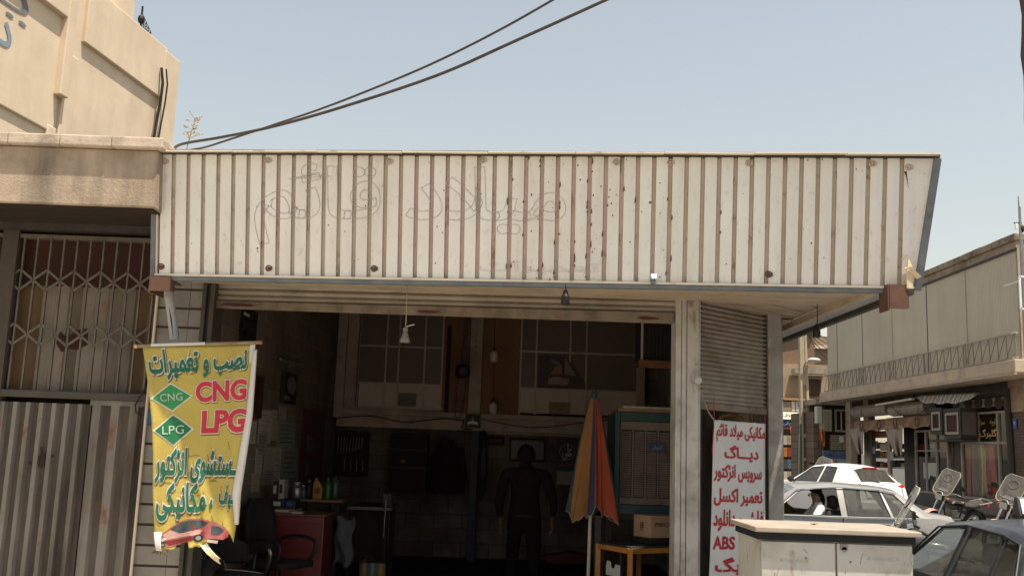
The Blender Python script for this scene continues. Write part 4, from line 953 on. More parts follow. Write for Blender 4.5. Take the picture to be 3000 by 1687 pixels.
# cable swags on the beam
mb = MB(); mb.tube(smoothpath([W(985,1225,14.5), W(1080,1218,14.5), W(1180,1236,14.5), W(1230,1233,14.5), W(1300,1226,14.5), W(1362,1232,14.5)], 5), .007, 5)
solo('beam_cable', mb, m_black, 'loose black cable sagging along the mezzanine beam left of the floodlight', 'cable', smooth=True)
mb = MB(); mb.tube(smoothpath([W(1410,1228,14.5), W(1500,1245,14.5), W(1580,1252,14.5), W(1690,1240,14.5), W(1800,1228,14.5)], 5), .006, 5)
solo('beam_cable', mb, m_black, 'loose black cable sagging along the mezzanine beam right of the floodlight', 'cable', smooth=True)
c = W(1660, 1592, 14.5); t = thing('floor_jack', 'long red floor jack lying at the foot of the back wall', 'jack', (c.x, 14.5, FLOOR))
build('jack_body', MB().plate([(c.x-.4,14.4,FLOOR+.03),(c.x+.4,14.4,FLOOR+.03),(c.x+.38,14.4,FLOOR+.16),(c.x+.05,14.4,FLOOR+.2),(c.x-.38,14.4,FLOOR+.12)], (0,.25,0)), mat('jack_red', (.10,.012,.012), (.07,.01,.01), 4, .5), t, bevel=.015)
for dx in (-.33, .33): build('wheel', MB().lathe([(.05,-.03),(.05,.03)], (c.x+dx, 14.36, FLOOR+.05), 12, 'y'), m_dark, t)

# ---- right side: shelf unit, cooler, table, boxes
b = at(1884, 925, 1990, 1058, 10.2, .6); t = thing('duct_box', 'dark ribbed metal box on the rusty shelf high at right', 'box', mid(b))
mb = MB().box(*b)
for k in range(9): x = b[0]+.03+k*(b[1]-b[0]-.06)/8; mb.box(x-.006, x+.006, 10.18, 10.1995, b[4]+.02, b[5])
build('box_body', mb, m_dark, t); build('pale_edge', MB().box(b[0]-.022, b[0]-.001, 10.18, 10.22, b[4], b[5]), m_mez, t)
zz = b[4]
b = at(1872, 1060, 1995, 1078, 10.1, .75); t = thing('angle_shelf', 'rusty orange angle-iron shelf carrying the dark metal box', 'shelf', mid(b))
build('shelf_angle', MB().box(b[0], b[1], 10.1, 10.13, b[4], zz-.002), mat('rusty_orange', (.20,.085,.035), (.12,.05,.025), 8, .8), t); build('shelf_board', MB().box(b[0]+.01, b[1], 10.131, 10.85, zz-.02, zz-.002), m_wood, t)
m_teal = mat('teal_paint', (.011,.040,.040), (.010,.030,.034), 3, .5, dirt=(.014,.035,.08), dscale=1.2, damt=.7, rust=(.05,.03,.02), rscale=5)
m_peel = mat('peeling_cream', (.125,.105,.085), (.095,.078,.064), 6, .7, rust=(.05,.025,.015), rscale=3.2, ramt=.9, dirt=(.07,.045,.03), dscale=4, damt=.5)
m_louv = mat('louvre_brown', (.22,.17,.14), (.14,.10,.08), 5, .7, dirt=(.15,.125,.105), dscale=3, damt=.3)
Yk = 9.3; b = at(1800, 1208, 1985, 1508, Yk, .8); x0, x1, z0, z1 = b[0], b[1], b[4], b[5]
t = thing('evaporative_cooler', 'teal and blue evaporative cooler with peeling cream louvre panel', 'cooler', ((x0+x1)/2, Yk+.4, z0))
mb = MB().box(x0, x0+.05, Yk, Yk+.05, z0, z1); mb.box(x1-.06, x1, Yk, Yk+.05, z0, z1); mb.box(x0+.051, x1-.061, Yk, Yk+.05, z1-.085, z1); mb.box(x0+.051, x1-.061, Yk, Yk+.05, z0, z0+.09)
build('frame', mb, m_teal, t, bevel=.006); build('casing', MB().box(x0+.01, x1-.01, Yk+.052, Yk+.8, z0+.01, z1-.01), m_teal, t)
px0, px1, pz0, pz1 = x0+.055, x1-.065, z0+.095, z1-.09
mb = MB(); wv = (px1-px0)/4
mb.box(px0, px1, Yk+.012, Yk+.03, pz1-.075, pz1); mb.box(px0, px1, Yk+.012, Yk+.03, pz0, pz0+.06)
for k in range(5): xx = px0+k*wv; mb.box(max(px0, xx-.008), min(px1, xx+.008), Yk+.010, Yk+.03, pz0+.061, pz1-.076)
build('louvre_panel', mb, m_peel, t); mb = MB(); nl = 30
for c_ in range(4):
    for k in range(nl):
        z = pz0+.07+k*(pz1-pz0-.155)/nl; xa = px0+c_*wv+.014; xb = px0+(c_+1)*wv-.014
        mb.add([(xa,Yk+.014,z),(xb,Yk+.014,z),(xb,Yk+.030,z+.014),(xa,Yk+.030,z+.014)], [(0,1,2,3)])
build('louvre', mb, m_louv, t, solid=.003); build('louvre_backing', MB().box(px0, px1, Yk+.034, Yk+.05, pz0, pz1), m_dark, t)
pw = W(1925, 1310, Yk); pl = build('name_plate', MB().box(pw.x-.07, pw.x+.07, Yk-.004, Yk+.009, pw.z-.04, pw.z+.04), flat('plate_navy', (.02,.035,.08), .5), t)
mb = MB(); write(mb, farsi('آبسال'), (pw.x-.05, pw.x+.05, pw.z-.025, pw.z+.025), lambda x, y, h: V((x, Yk-.005-h*.5, y)), off=.03); build('lettering', mb, flat('plate_letter', (.13,.14,.17), .6), pl)
build('stand_rail', MB().box(x0-.02, x1, Yk+.0, Yk+.06, z0-.05, z0-.002), m_dark, t)
for px in (1752, 1782): c = W(px, 1520, Yk+.5); build('leg', MB().box(c.x-.03, c.x+.03, Yk+.48, Yk+.54, FLOOR, z0-.002), mat('stand_leg', (.07,.06,.055), scale=4) if px < 1760 else flat('brown_leg', (.035,.018,.014), .7), t)
build('stand_beam', MB().box(W(1745,1520,Yk+.5).x-.02, x1, Yk+.48, Yk+.54, z0-.05, z0-.002), m_dark, t)
pz = z1+.002; mb = MB().box(x0+.03, x1, Yk+.02, Yk+.7, pz, pz+.03); tpl = solo('loose_plank', mb, m_wood, 'worn plank lying on top of the cooler', 'plank')
mb = MB().box(x0+.08, x1-.05, Yk+.05, Yk+.5, pz+.031, pz+.055); solo('loose_plank', mb, m_mez, 'thin grey board stacked on the worn plank over the cooler', 'plank')
# angle-iron table, corner towards the street
m_yel = mat('orange_yellow_paint', (.36,.155,.03), (.28,.115,.02), 6, .6, dirt=(.08,.05,.03), dscale=6, damt=.6)
pc = W(1846, 1607, 8.75); pl_ = W(1752, 1592, 9.15); pr = W(1968, 1600, 9.0)
zt3 = pc.z; fc = V((pc.x, pc.y, zt3)); fl = V((pl_.x, pl_.y, zt3)); fr = V((pr.x, pr.y, zt3)); fb = fl+fr-fc
t = thing('angle_table', 'orange-yellow angle-iron table with dark top at the foot of the column', 'table', V(((fl.x+fr.x)/2, (fl.y+fr.y)/2, FLOOR)))
for a_, b_ in ((fc, fl), (fc, fr), (fl, fb), (fr, fb)): build('rail', MB().bar(a_-V((0,0,.02)), b_-V((0,0,.02)), .03, .042), m_yel, t)
for p in (fc, fl, fr, fb): build('leg', MB().box(p.x-.022, p.x+.022, p.y-.022, p.y+.022, FLOOR, zt3), m_yel, t)
for a_, b_ in ((fc, fl), (fc, fr)): build('stretcher', MB().bar(V((a_.x,a_.y,FLOOR+.45)), V((b_.x,b_.y,FLOOR+.45)), .03, .04), m_yel, t)
build('table_top', MB().plate([fc.lerp(fb,.02)+V((0,0,.003)), fr.lerp(fl,.02)+V((0,0,.003)), fb+V((0,0,.003)), fl.lerp(fr,.02)+V((0,0,.003))], (0,0,.012)), mat('dark_top', (.05,.05,.047), (.035,.034,.032), 4, .5), t)
p0 = fl.lerp(fc, .1); p1 = fl.lerp(fc, .9)
gp = build('glass_sheet', MB().plate([p0+V((0,.03,-.42)), p1+V((0,.03,-.42)), p1+V((0,.03,-.045)), p0+V((0,.03,-.045))], (0,.006,0)), glass('smoky_sheet', (.6,.6,.58), .7), t)
s0 = fl.lerp(fc, .28); s1 = fl.lerp(fc, .72); q = lambda u, zz_: s0.lerp(s1, u)+V((0,.026,zz_))
build('sticker', MB().plate([q(0,-.26), q(1,-.26), q(1,-.16), q(.66,-.155), q(.6,-.19), q(.4,-.195), q(.34,-.14), q(.08,-.135), q(0,-.17)], (0,.002,0)), flat('white_sticker', (.38,.38,.36), .6), t)
# boxes on the table
zt4 = zt3+.016
def obox_thing(name, label, cat, c, ex_, ey_, h, mt, **k):
    t = thing(name, label, cat, c); P = [c, c+ex_, c+ex_+ey_, c+ey_]; build('box_body', MB().plate(P, (0,0,h)), mt, t, bevel=.003); return t
cb = W(1906, 1590, 8.98); c0_ = V((cb.x, cb.y, zt4))
exr = (fr-fc).normalized(); eyl = (fl-fc).normalized()
obox_thing('tray_box', 'flat black carton under the brown parts box on the orange-yellow table', 'box', c0_-exr*.01-eyl*.01, exr*.36, eyl*.27, .06, m_black)
c1_ = c0_+V((0,0,.062)); hbx = .195
t = obox_thing('cardboard_box', 'brown cardboard parts box with black lion badge on the orange-yellow table', 'box', c1_, exr*.33, eyl*.245, hbx, mat('box_card', (.30,.20,.125), (.27,.18,.11), 5, .85))
# lion badge: rampant figure in a black square, with a line of print below (on the face towards the left)
lf = plane_fn(c1_+eyl*.245, -eyl, (0,0,1))
mb = MB(); bx0, bz0 = .245*.40, .075
mb.add([lf(bx0,bz0,.0012), lf(bx0+.045,bz0,.0012), lf(bx0+.045,bz0+.058,.0012), lf(bx0,bz0+.058,.0012)], [(0,1,2,3)])
build('badge', mb, flat('badge_black', (.015,.012,.012), .7), t)
lion = [(.30,.05),(.42,.05),(.46,.28),(.56,.34),(.62,.05),(.76,.05),(.70,.22),(.68,.42),(.60,.55),(.78,.60),(.80,.68),(.60,.66),(.52,.70),(.58,.80),(.48,.93),(.32,.92),(.26,.80),(.16,.78),(.20,.70),(.34,.70),(.38,.60),(.18,.55),(.16,.47),(.36,.50),(.40,.40),(.30,.25)]
mb = MB().add([lf(bx0+.045*x, bz0+.058*y, .0022) for x, y in lion], [list(range(len(lion)))]); build('badge_lion', mb, m_kraft, t)
mb = MB(); write(mb, 'PEUGEOT', (bx0-.008, bx0+.053, bz0-.02, bz0-.008), lambda x, y, h: lf(x, y, .0015), off=.02); build('lettering', mb, m_dark, t)
rf = plane_fn(c1_, exr, (0,0,1)); mb = MB(); write(mb, 'PIECES', (.05, .28, .10, .135), lambda x, y, h: rf(x, y, .0015), off=.03); build('lettering', mb, flat('faint_print', (.10,.065,.045), .8), t)

# ---- closed parasol
m_um = [mat('parasol_%s' % n, c, scale=5, rough=.85, dirt=(.06,.045,.035), dscale=3, damt=.5) for n, c in (('ochre', (.165,.070,.020)), ('blue', (.013,.022,.055)), ('orange', (.24,.040,.016)), ('green', (.016,.030,.028)))]
Yu = 9.0; tp = W(1741, 1160, Yu); bt = W(1732, 1505, Yu); pb = W(1722, 1720, Yu); H = tp.z-bt.z
ax = (tp-pb).normalized()
t = thing('closed_parasol', 'closed parasol with ochre, blue and orange panels on a white pole', 'parasol', (pb.x, pb.y, FLOOR))
foot = pb+ax*((FLOOR-pb.z)/ax.z)
build('pole', MB().tube([foot, tp], .016, 10), flat('pole_white', (.33,.30,.26), .5), t, smooth=True)
wl_, wr_ = .245, .225
def um(u, v):
    a = u*2*math.pi; f = v**.8
    fold = 1+.32*math.cos(5*a+1.1)+.17*math.cos(9*a+2*v)+.05*math.sin(17*a+6*v)
    r = .022+f*.160*(fold if v > .02 else 1)
    base = tp-ax*(H*v*(1+(.05*math.cos(3*a+.6)+.028*math.cos(8*a+1.3)+.015*math.sin(19*a))*v)); return base+V((math.cos(a)*r, math.sin(a)*r*.75, 0))
def ump(u, v):
    a = (u*360) % 360          # 270 faces the street
    if 202 <= a < 256: return 0
    if 256 <= a < 273: return 1
    if 273 <= a < 342: return 2
    return 3
build('canopy_cloth', MB().grid(um, 72, 16, ump), m_um, t, smooth=60)
build('tip_cap', MB().lathe([(.026,-.03),(.026,.03),(.017,.05),(.006,.055)], tp, 12), m_teal, t, smooth=True)
build('hem', MB().tube([um(k/48, 1.0) for k in range(48)], .0028, 5, closed=True), flat('hem_white', (.24,.20,.17), .8), t)

# ---- person builder
def person(name, label, loc, rz_, J, E, mats, group=None, hairfn=None, parts=()):
    """J: joint name -> (x, y, z, r[, r2], material index); E: list of joint pairs. One skin surface grown round the bones."""
    t = thing(name, label, 'person', loc, rz_, group, local=True)
    names = list(J); me = bpy.data.meshes.new('body'); me.from_pydata([J[n][:3] for n in names], [(names.index(a), names.index(b)) for a, b in E], [])
    o = bpy.data.objects.new('body', me); COL.objects.link(o)
    md = o.modifiers.new('skin', 'SKIN'); md.use_smooth_shade = True
    sv = me.skin_vertices[0].data
    for i, n in enumerate(names):
        r = J[n][3]; r2 = J[n][4] if len(J[n]) > 5 else r; sv[i].radius = (r, r2); sv[i].use_root = (i == 0)
    s2_ = o.modifiers.new('sub', 'SUBSURF'); s2_.levels = 2; s2_.render_levels = 2
    nm = bpy.data.meshes.new_from_object(o.evaluated_get(bpy.context.evaluated_depsgraph_get()))
    bpy.data.objects.remove(o); o = bpy.data.objects.new('body', nm); COL.objects.link(o); o.parent = t
    nm.materials.clear()
    for mt in mats: nm.materials.append(mt)
    segs = [(V(J[a][:3]), V(J[b][:3]), J[a][-1], J[b][-1]) for a, b in E]
    for p in nm.polygons:
        c = p.center; best = (9e9, 0)
        for a, b, ma, mb_ in segs:
            ab = b-a; u = max(0, min(1, (c-a).dot(ab)/max(1e-9, ab.length_squared))); d = (c-(a+ab*u)).length_squared
            if d < best[0]: best = (d, ma if u < .55 else mb_)
        p.material_index = best[1]; p.use_smooth = True
    return t
def hand(J, E, side, wrist, pal, d, curl, mi, w=.085, perp=None):
    """palm plus four fingers and thumb; d = direction of the fingers"""
    d = V(d).normalized(); perp = V(perp or (1, 0, 0)); perp = (perp-d*perp.dot(d)).normalized(); nn = d.cross(perp)
    pc_ = V(J[wrist][:3])+d*.05; J[pal] = (*pc_, .026, .017, mi); E.append((wrist, pal))
    for k, (o, ln) in enumerate(((-.03,.062),(-.01,.072),(.012,.068),(.032,.052))):
        b0 = pc_+d*.035+perp*o; b1 = b0+(d+nn*curl*.5).normalized()*ln*.5; b2 = b1+(d+nn*curl*1.2).normalized()*ln*.5
        for q, p, r in (('a', b0, .0105), ('b', b1, .009), ('c', b2, .0075)): J[pal+str(k)+q] = (*p, r, r, mi)
        E += [(pal, pal+str(k)+'a'), (pal+str(k)+'a', pal+str(k)+'b'), (pal+str(k)+'b', pal+str(k)+'c')]
    t0 = pc_-d*.012-perp*.03; t1 = t0+(d*.6-perp*.7+nn*curl*.4).normalized()*.035; t2 = t1+(d+nn*curl*.6).normalized()*.028
    for q, p, r in (('a', t0, .013), ('b', t1, .0105), ('c', t2, .0085)): J[pal+'t'+q] = (*p, r, r, mi)
    E += [(pal, pal+'ta'), (pal+'ta', pal+'tb'), (pal+'tb', pal+'tc')]
m_skin = mat('skin', (.24,.13,.085), (.21,.115,.072), 12, .5); m_hair = mat('dark_hair', (.006,.005,.005), (.012,.010,.009), 30, .9, spec=.1)
m_shirt = mat('maroon_work_shirt', (.014,.008,.009), (.010,.006,.007), 5, .95, spec=.08, bump=.5, bscale=18); m_pants = mat('black_trousers', (.007,.0065,.007), (.010,.009,.009), 5, .95, spec=.05)
m_sk2 = mat('dimmed_skin', (.10,.052,.034), (.085,.044,.028), 12, .6)  # darker copy of skin: dimness of the bay is put into the colour
c = W(1540, 1400, 10.6); gz = FLOOR
J = {'pelvis': (0,0,.90,.165,.125,1), 'waist': (.0,-.01,1.02,.172,.13,0), 'chest': (0,.0,1.22,.185,.13,0), 'upper': (0,.01,1.36,.155,.10,0), 'neck': (0,.015,1.43,.068,.066,0),
     'skull': (0.0,.045,1.53,.080,.094,2), 'top': (0,.045,1.60,.062,.072,2),
     'ls': (-.215,.0,1.375,.078,.075,0), 'le': (-.265,-.04,1.11,.058,.058,0), 'lf': (-.27,.0,1.01,.048,.048,0), 'lw': (-.25,.09,.87,.030,.026,2),
     'rs': (.215,.0,1.375,.078,.075,0), 're': (.295,-.09,1.12,.052,.052,0), 'rf': (.31,-.04,1.03,.045,.045,0), 'rw': (.30,.06,.90,.030,.026,2),
     'lh': (-.10,0,.84,.098,.105,1), 'lk': (-.115,.16,.50,.072,.072,1), 'la': (-.125,.12,.09,.05,.052,1), 'lt': (-.14,.28,.035,.042,.032,3),
     'rh': (.10,0,.84,.098,.105,1), 'rk': (.115,-.01,.47,.072,.072,1), 'ra': (.125,-.27,.14,.05,.052,1), 'rt': (.14,-.13,.04,.042,.032,3)}
E = [('pelvis','waist'),('waist','chest'),('chest','upper'),('upper','neck'),('neck','skull'),('skull','top'),('upper','ls'),('ls','le'),('le','lf'),('lf','lw'),('upper','rs'),('rs','re'),('re','rf'),('rf','rw'),
     ('pelvis','lh'),('lh','lk'),('lk','la'),('la','lt'),('pelvis','rh'),('rh','rk'),('rk','ra'),('ra','rt')]
hand(J, E, 'l', 'lw', 'lp', (.02,.12,-1), .5, 2, perp=(.3,1,0)); hand(J, E, 'r', 'rw', 'rp', (-.02,.12,-1), -.5, 2, perp=(-.3,1,0))
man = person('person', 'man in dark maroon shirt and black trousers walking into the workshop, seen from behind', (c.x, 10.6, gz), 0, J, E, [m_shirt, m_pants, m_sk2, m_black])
def hair_cap(t, c, r, back=-1, front_z=.25, mt=None, tilt=0.0):
    """cap of hair over the skull, longer at the nape; face looks along +y*(-back)"""
    mb = MB()
    def fn(u, v):
        a = u*2*math.pi; d = V((math.cos(a), math.sin(a), 0)); bk = (d.y*back+1)/2; tmax = 1.05+1.25*bk**.7
        th = v*tmax; wob = 1.06+.03*math.sin(9*a)+.02*math.sin(17*a+4*v)
        return V(c)+V((d.x*math.sin(th)*r[0]*wob, d.y*math.sin(th)*r[1]*wob, math.cos(th)*r[2]*wob))
    mb.grid(fn, 28, 10); return build('hair', mb, mt or m_hair, t, smooth=True)
hair_cap(man, (0,.035,1.565), (.094,.108,.118))
for sx in (-1, 1): build('ear', MB().ball((sx*.088,.05,1.565), .014,.022,.032, 8, 6), m_skin, man, smooth=True)
build('nose', MB().ball((0,.142,1.555), .013,.022,.02, 8, 6), m_skin, man, smooth=True)
for sx in (-1, 1): build('eye', MB().ball((sx*.032,.128,1.585), .012,.008,.009, 8, 6), m_pcl, man, smooth=True)
build('mouth', MB().ball((0,.13,1.515), .024,.008,.006, 8, 5), flat('lip', (.2,.08,.07), .5), man, smooth=True)
mb = MB().tube([V((.162*math.cos(a), .124*math.sin(a), .945)) for a in [k*.2618 for k in range(24)]], .014, 6, closed=True); build('belt', mb, m_black, man, smooth=True)
mb = MB().tube([V((.069*math.cos(a), .02+.066*math.sin(a), 1.445)) for a in [k*.2618 for k in range(24)]], .016, 6, closed=True); build('collar', mb, m_shirt, man, smooth=True)
# ================================================================ yellow hanging banner
m_by = mat('yellow_vinyl', (.47,.37,.085), (.40,.31,.07), 2.5, .55, dirt=(.30,.22,.09), dscale=4, damt=.5, streak=True, bump=.35, bscale=9)
m_bk = mat('vinyl_back', (.60,.585,.57), (.55,.53,.51), 5, .6)
m_bshade = flat('print_drop_shadow', (.16,.11,.025), .7); m_bgreen = flat('print_green', (.012,.12,.075), .6); m_brim = flat('print_rim', (.62,.58,.54), .6); m_bred = flat('print_red', (.48,.03,.045), .6)
m_dg1 = flat('diamond_green', (.03,.24,.08), .6); m_dg2 = flat('diamond_dark_green', (.012,.15,.06), .6); m_ltr = flat('print_pale_green', (.42,.52,.40), .6)
YB0 = 7.395
Lp = [(0,418,1018),(.17,433,1120),(.36,444,1232),(.52,448,1330),(.7,447,1440),(.86,451,1535),(1,457,1612)]
Rp = [(0,748,1008),(.17,742,1100),(.36,734,1215),(.52,717,1330),(.7,700,1440),(.86,693,1530),(1,683,1595)]
def lerp_tab(T, v):
    for a, b in zip(T, T[1:]):
        if v <= b[0]: f = (v-a[0])/(b[0]-a[0]); return a[1]+(b[1]-a[1])*f, a[2]+(b[2]-a[2])*f
    return T[-1][1:]
def YS(u, v, h=0.0):
    """banner surface, u across (0 left), v down; h lifts towards the street"""
    lx, ly = lerp_tab(Lp, v); rx, ry = lerp_tab(Rp, v)
    f = v*v
    dep = .020*f*math.sin(u*9+1.0)+.030*v*math.sin(u*4.3+.5+1.2*v)-.02*v*(1-u)**2 + .022*f*math.sin(u*17+3*v)+.004*math.sin(21*v+3*u)*v
    return W(lx+(rx-lx)*u, ly+(ry-ly)*u, YB0+.19*u+dep-h)
bn = thing('yellow_banner', 'faded yellow banner with green and red lettering and a printed car', 'banner', W(580, 1620, YB0))
def cut(u): return .992+.03*math.sin(u*14)+.025*math.sin(u*31+1)-(.055 if .30 < u < .42 else 0)-(.05 if u > .58 else 0)
cloth = build('banner_cloth', MB().grid(lambda u, v: YS(u, v*min(1.02, cut(u))), 40, 60), m_by, bn, smooth=True, solid=.0012)
p = W(398, 1014, YB0-.005); q = W(763, 1003, YB0+.185); build('top_rod', MB().tube([p, q], .014, 10), mat('rod_wood', (.30,.22,.15), (.2,.14,.09), 8, .7), bn, smooth=True)
build('rod_end', MB().ball(q, .018), flat('rod_knob', (.26,.11,.04), .6), bn, smooth=True); build('rod_end', MB().ball(p, .017), flat('rod_knob_pale', (.5,.33,.18), .6), bn, smooth=True)
build('rod_tape', MB().tube([p.lerp(q,.12)+V((0,-.004,.004)), p.lerp(q,.55)+V((0,-.004,.004))], .013, 8), m_bk, bn)
# right edge curled over, white back outwards
def curl(u, v):
    vv = .03+.84*v; wdt = (.014+.07*min(1, vv*1.5))*(1 if vv < .72 else max(.15, 1-(vv-.72)*4.5)); a = YS(1.0-wdt*(1-u)*.9, vv); r = .018
    return a+V((.012*math.sin(u*3.14)+.02*u, -.006-r*math.sin(u*3.14)*1.1, 0))
build('curled_edge', MB().grid(curl, 8, 40), m_bk, bn, smooth=True, solid=.001)
build('edge_band', MB().grid(lambda u, v: YS(.955+.045*u, .0+.1*v, .002), 2, 6), m_bk, bn, smooth=True)
def ban_text(mb, s, x0, x1, y0, y1, off, rim, mm, mr, lift=.004, **k):
    """box given in banner (u, v) with v measured down; y0 is the lower edge"""
    mb.m = mm; write(mb, s, (x0, x1, -y0, -y1), lambda x, y, h: YS(x, -y, h), off=off, rim=rim, rim_m=mr, lift=lift, maxedge=.10, shade_m=2 if rim else None, **k)
for s_, x0, x1, y0, y1, off in ((farsi('نصب و تعمیرات'), .03, .935, .165, .012, .035), (farsi('ـستشوی انژکتور'), .02, .93, .66, .49, .035), (farsi('مکانیکی'), .03, .62, .845, .655, .035), ('،', .665, .70, .79, .735, .03), (farsi('ـیف')[:3], .77, .95, .79, .665, .035)):
    mb = MB(); ban_text(mb, s_, x0, x1, y0, y1, off, .042, 0, 1); build('farsi_lettering', mb, [m_bgreen, m_brim, m_bshade], cloth)
for s_, x0, x1, y0, y1 in (('CNG', .45, .945, .285, .182), ('LPG', .51, .965, .43, .325)):
    mb = MB(); ban_text(mb, s_, x0, x1, y0, y1, .042, .035, 0, 1); build('latin_lettering', mb, [m_bred, m_brim, m_bshade], cloth)
def diamond(cu, cv, ru, rv, mt, s):
    def dpoly(k, lift):
        P = []; cs = [(cu-ru*k, cv), (cu, cv-rv*k), (cu+ru*k, cv), (cu, cv+rv*k)]
        m_ = MB(); n = 6
        # quad grid over the diamond so that it follows the folds
        m_.grid(lambda a, b: YS(*[ (1-a)*(1-b)*cs[0][i]+a*(1-b)*cs[1][i]+a*b*cs[2][i]+(1-a)*b*cs[3][i] for i in (0, 1)], lift), n, n); return m_
    d = build('diamond_sign', dpoly(1.12, .003), m_brim, cloth); build('diamond_field', dpoly(1.0, .006), mt, d)
    mb = MB(); ban_text(mb, s, cu-ru*.60, cu+ru*.58, cv+rv*.28, cv-rv*.30, .0, 0, 0, 0, lift=.009); build('lettering', mb, m_ltr, d)
diamond(.215, .250, .185, .064, m_dg1, 'CNG'); diamond(.22, .408, .19, .068, m_dg2, 'LPG')
# printed car near the torn hem
car = [(.06,0.967),(.055,0.941),(.10,0.911),(.19,0.883),(.30,0.852),(.42,0.837),(.55,0.835),(.66,0.846),(.76,0.860),(.86,0.885),(.92,0.919),(.92,0.947),(.86,0.964),(.62,0.949),(.50,0.956),(.36,0.967),(.18,0.986)]
def bpoly(name, pts, mt, lift, par):
    bm_ = bmesh.new(); vs = [bm_.verts.new((x, y, 0)) for x, y in pts]; f = bm_.faces.new(vs); bmesh.ops.triangulate(bm_, faces=[f])
    for _ in range(3):
        es = [e for e in bm_.edges if e.calc_length() > .05]
        if es: bmesh.ops.subdivide_edges(bm_, edges=es, cuts=1); bmesh.ops.triangulate(bm_, faces=bm_.faces)
    bm_.verts.ensure_lookup_table(); m_ = MB().add([YS(v_.co.x, v_.co.y, lift) for v_ in bm_.verts], [[v_.index for v_ in f.verts] for f in bm_.faces]); bm_.free()
    return build(name, m_, mt, par)
pc_ = bpoly('printed_car', car, mat('print_car_red', (.30,.04,.045), (.40,.16,.15), 9, .5), .004, cloth)
m_pw = mat('print_window', (.03,.045,.055), (.10,.13,.14), 6, .4)
bpoly('printed_window', [(.20,0.889),(.30,0.860),(.42,0.844),(.55,0.843),(.66,0.855),(.60,0.878),(.45,0.897),(.30,0.911)], m_pw, .007, pc_)
bpoly('printed_window', [(.70,0.874),(.80,0.882),(.86,0.908),(.80,0.930),(.70,0.925)], m_pw, .007, pc_)
bpoly('printed_shade', [(.09,.955),(.30,.945),(.52,.93),(.50,.95),(.36,.962),(.18,.978)], mat('print_dark_red', (.13,.015,.02), (.20,.03,.03), 9, .5), .0056, pc_)
bpoly('printed_lamp', [(.06,.945),(.12,.932),(.15,.94),(.09,.955)], flat('print_lamp', (.55,.52,.48), .5), .0062, pc_)
bpoly('printed_plate', [(.66,.955),(.80,.968),(.79,.985),(.65,.972)], flat('print_plate', (.50,.42,.34), .6), .0062, pc_)
bpoly('printed_pillar', [(.44,.862),(.47,.862),(.50,.895),(.47,.898)], mat('print_red_pillar', (.22,.03,.03), scale=5), .0085, pc_)
bpoly('printed_pale_patch', [(.09,0.919),(.20,0.894),(.34,0.913),(.50,0.897),(.60,0.897),(.55,0.925),(.30,0.936),(.14,0.947)], mat('print_pale_red', (.45,.26,.23), (.5,.35,.3), 8, .5), .0055, pc_)
for cu, cv, r in ((.545,.945,.06),(.09,.972,.035)):
    bpoly('printed_wheel', [(cu+r*math.cos(a), cv+r*.36*math.sin(a)) for a in [k*.449 for k in range(14)]], flat('print_black', (.02,.025,.025), .5), .0075, pc_)
    bpoly('printed_hub', [(cu+r*.6*math.cos(a), cv+r*.22*math.sin(a)) for a in [k*.449 for k in range(14)]], flat('print_grey', (.22,.24,.24), .5), .0095, pc_)
# torn flap and frayed corner
def flap(u, v):
    a = YS(.56+.10*u+.20*v, .97); return a+V((.0+.02*v, -.02-.05*math.sin(v*2.5), -.13*v-.02*math.sin(u*3)))
build('torn_flap', MB().grid(lambda u, v: flap(u, v*(1-.12*math.sin(u*9))), 8, 10), mat('torn_vinyl', (.62,.50,.20), (.60,.56,.45), 9, .7), bn, smooth=True, solid=.001)
build('torn_flap', MB().grid(lambda u, v: YS(.0+.10*u*(1-v*.4), .90+.13*v)+V((-.005+.02*v, -.03*math.sin(v*3), -.005*u)), 6, 8), m_bk, bn, smooth=True, solid=.001)
mb = MB()
for k in range(6): a = YS(.02+.01*k, 1.0); mb.tube([a, a+V((-.03+.012*k, -.01, -.012)), a+V((-.075+.03*k, -.01, -.02-.004*k))], [.006,.005,.002], 5)
build('frayed_threads', mb, flat('dark_thread', (.12,.09,.06), .9), bn)
mb = MB(); random.seed(21)          # cracks in the vinyl
for k in range(34):
    u, v = random.uniform(.05,.85), random.uniform(.42,.9); pts = []
    hor = random.random() < .5
    for j in range(5): pts.append(YS(u, v, .0035)); u += random.uniform(.0,.035) if hor else random.uniform(-.012,.012); v += random.uniform(-.004,.004) if hor else random.uniform(.004,.014)
    mb.tube(pts, random.uniform(.0008,.0018), 4)
build('crack_lines', mb, flat('crack_brown', (.13,.09,.03), .9), cloth)
# ================================================================ white banner in the corner doorway
m_wv = mat('white_vinyl', (.60,.59,.585), (.55,.54,.535), 3, .6, dirt=(.4,.38,.36), dscale=3, damt=.3)
wA = A+NRM*.05; wB = B+NRM*.05
def chf(px, py):        # picture point to the chamfer plane
    return WP(px, py, wA, NRM)
tlw, trw = chf(2091, 1229), chf(2243, 1241); blw, brw = chf(2074, 1715), chf(2238, 1715)
def WS(u, v, h=0.0):
    p = tlw.lerp(trw, u).lerp(blw.lerp(brw, u), v)
    d = .010*math.sin(u*5+v*3)*v+.006*math.sin(u*11+2)*v+.012*math.sin(u*3.14)*math.sin(v*3.14)
    return p+NRM*(h+d)
wb = thing('white_banner', 'white cloth banner with seven lines of red lettering in the corner doorway', 'banner', blw.lerp(brw, .5))
wc = build('banner_cloth', MB().grid(WS, 16, 40), m_wv, wb, smooth=True, solid=.001)
mb = MB(); m_wr = flat('banner_red', (.40,.018,.03), .6)
lines = [('مکانیکی میلاد قائم', .05, .985, .135, .018, 0), ('دیـــاگ', .20, .86, .248, .148, 1), ('سرویس انژکتور', .02, .93, .378, .268, 0), ('تعمیر اکسل', .03, .95, .525, .415, 0), ('فلش و دانلود', .03, .97, .675, .545, 0)]
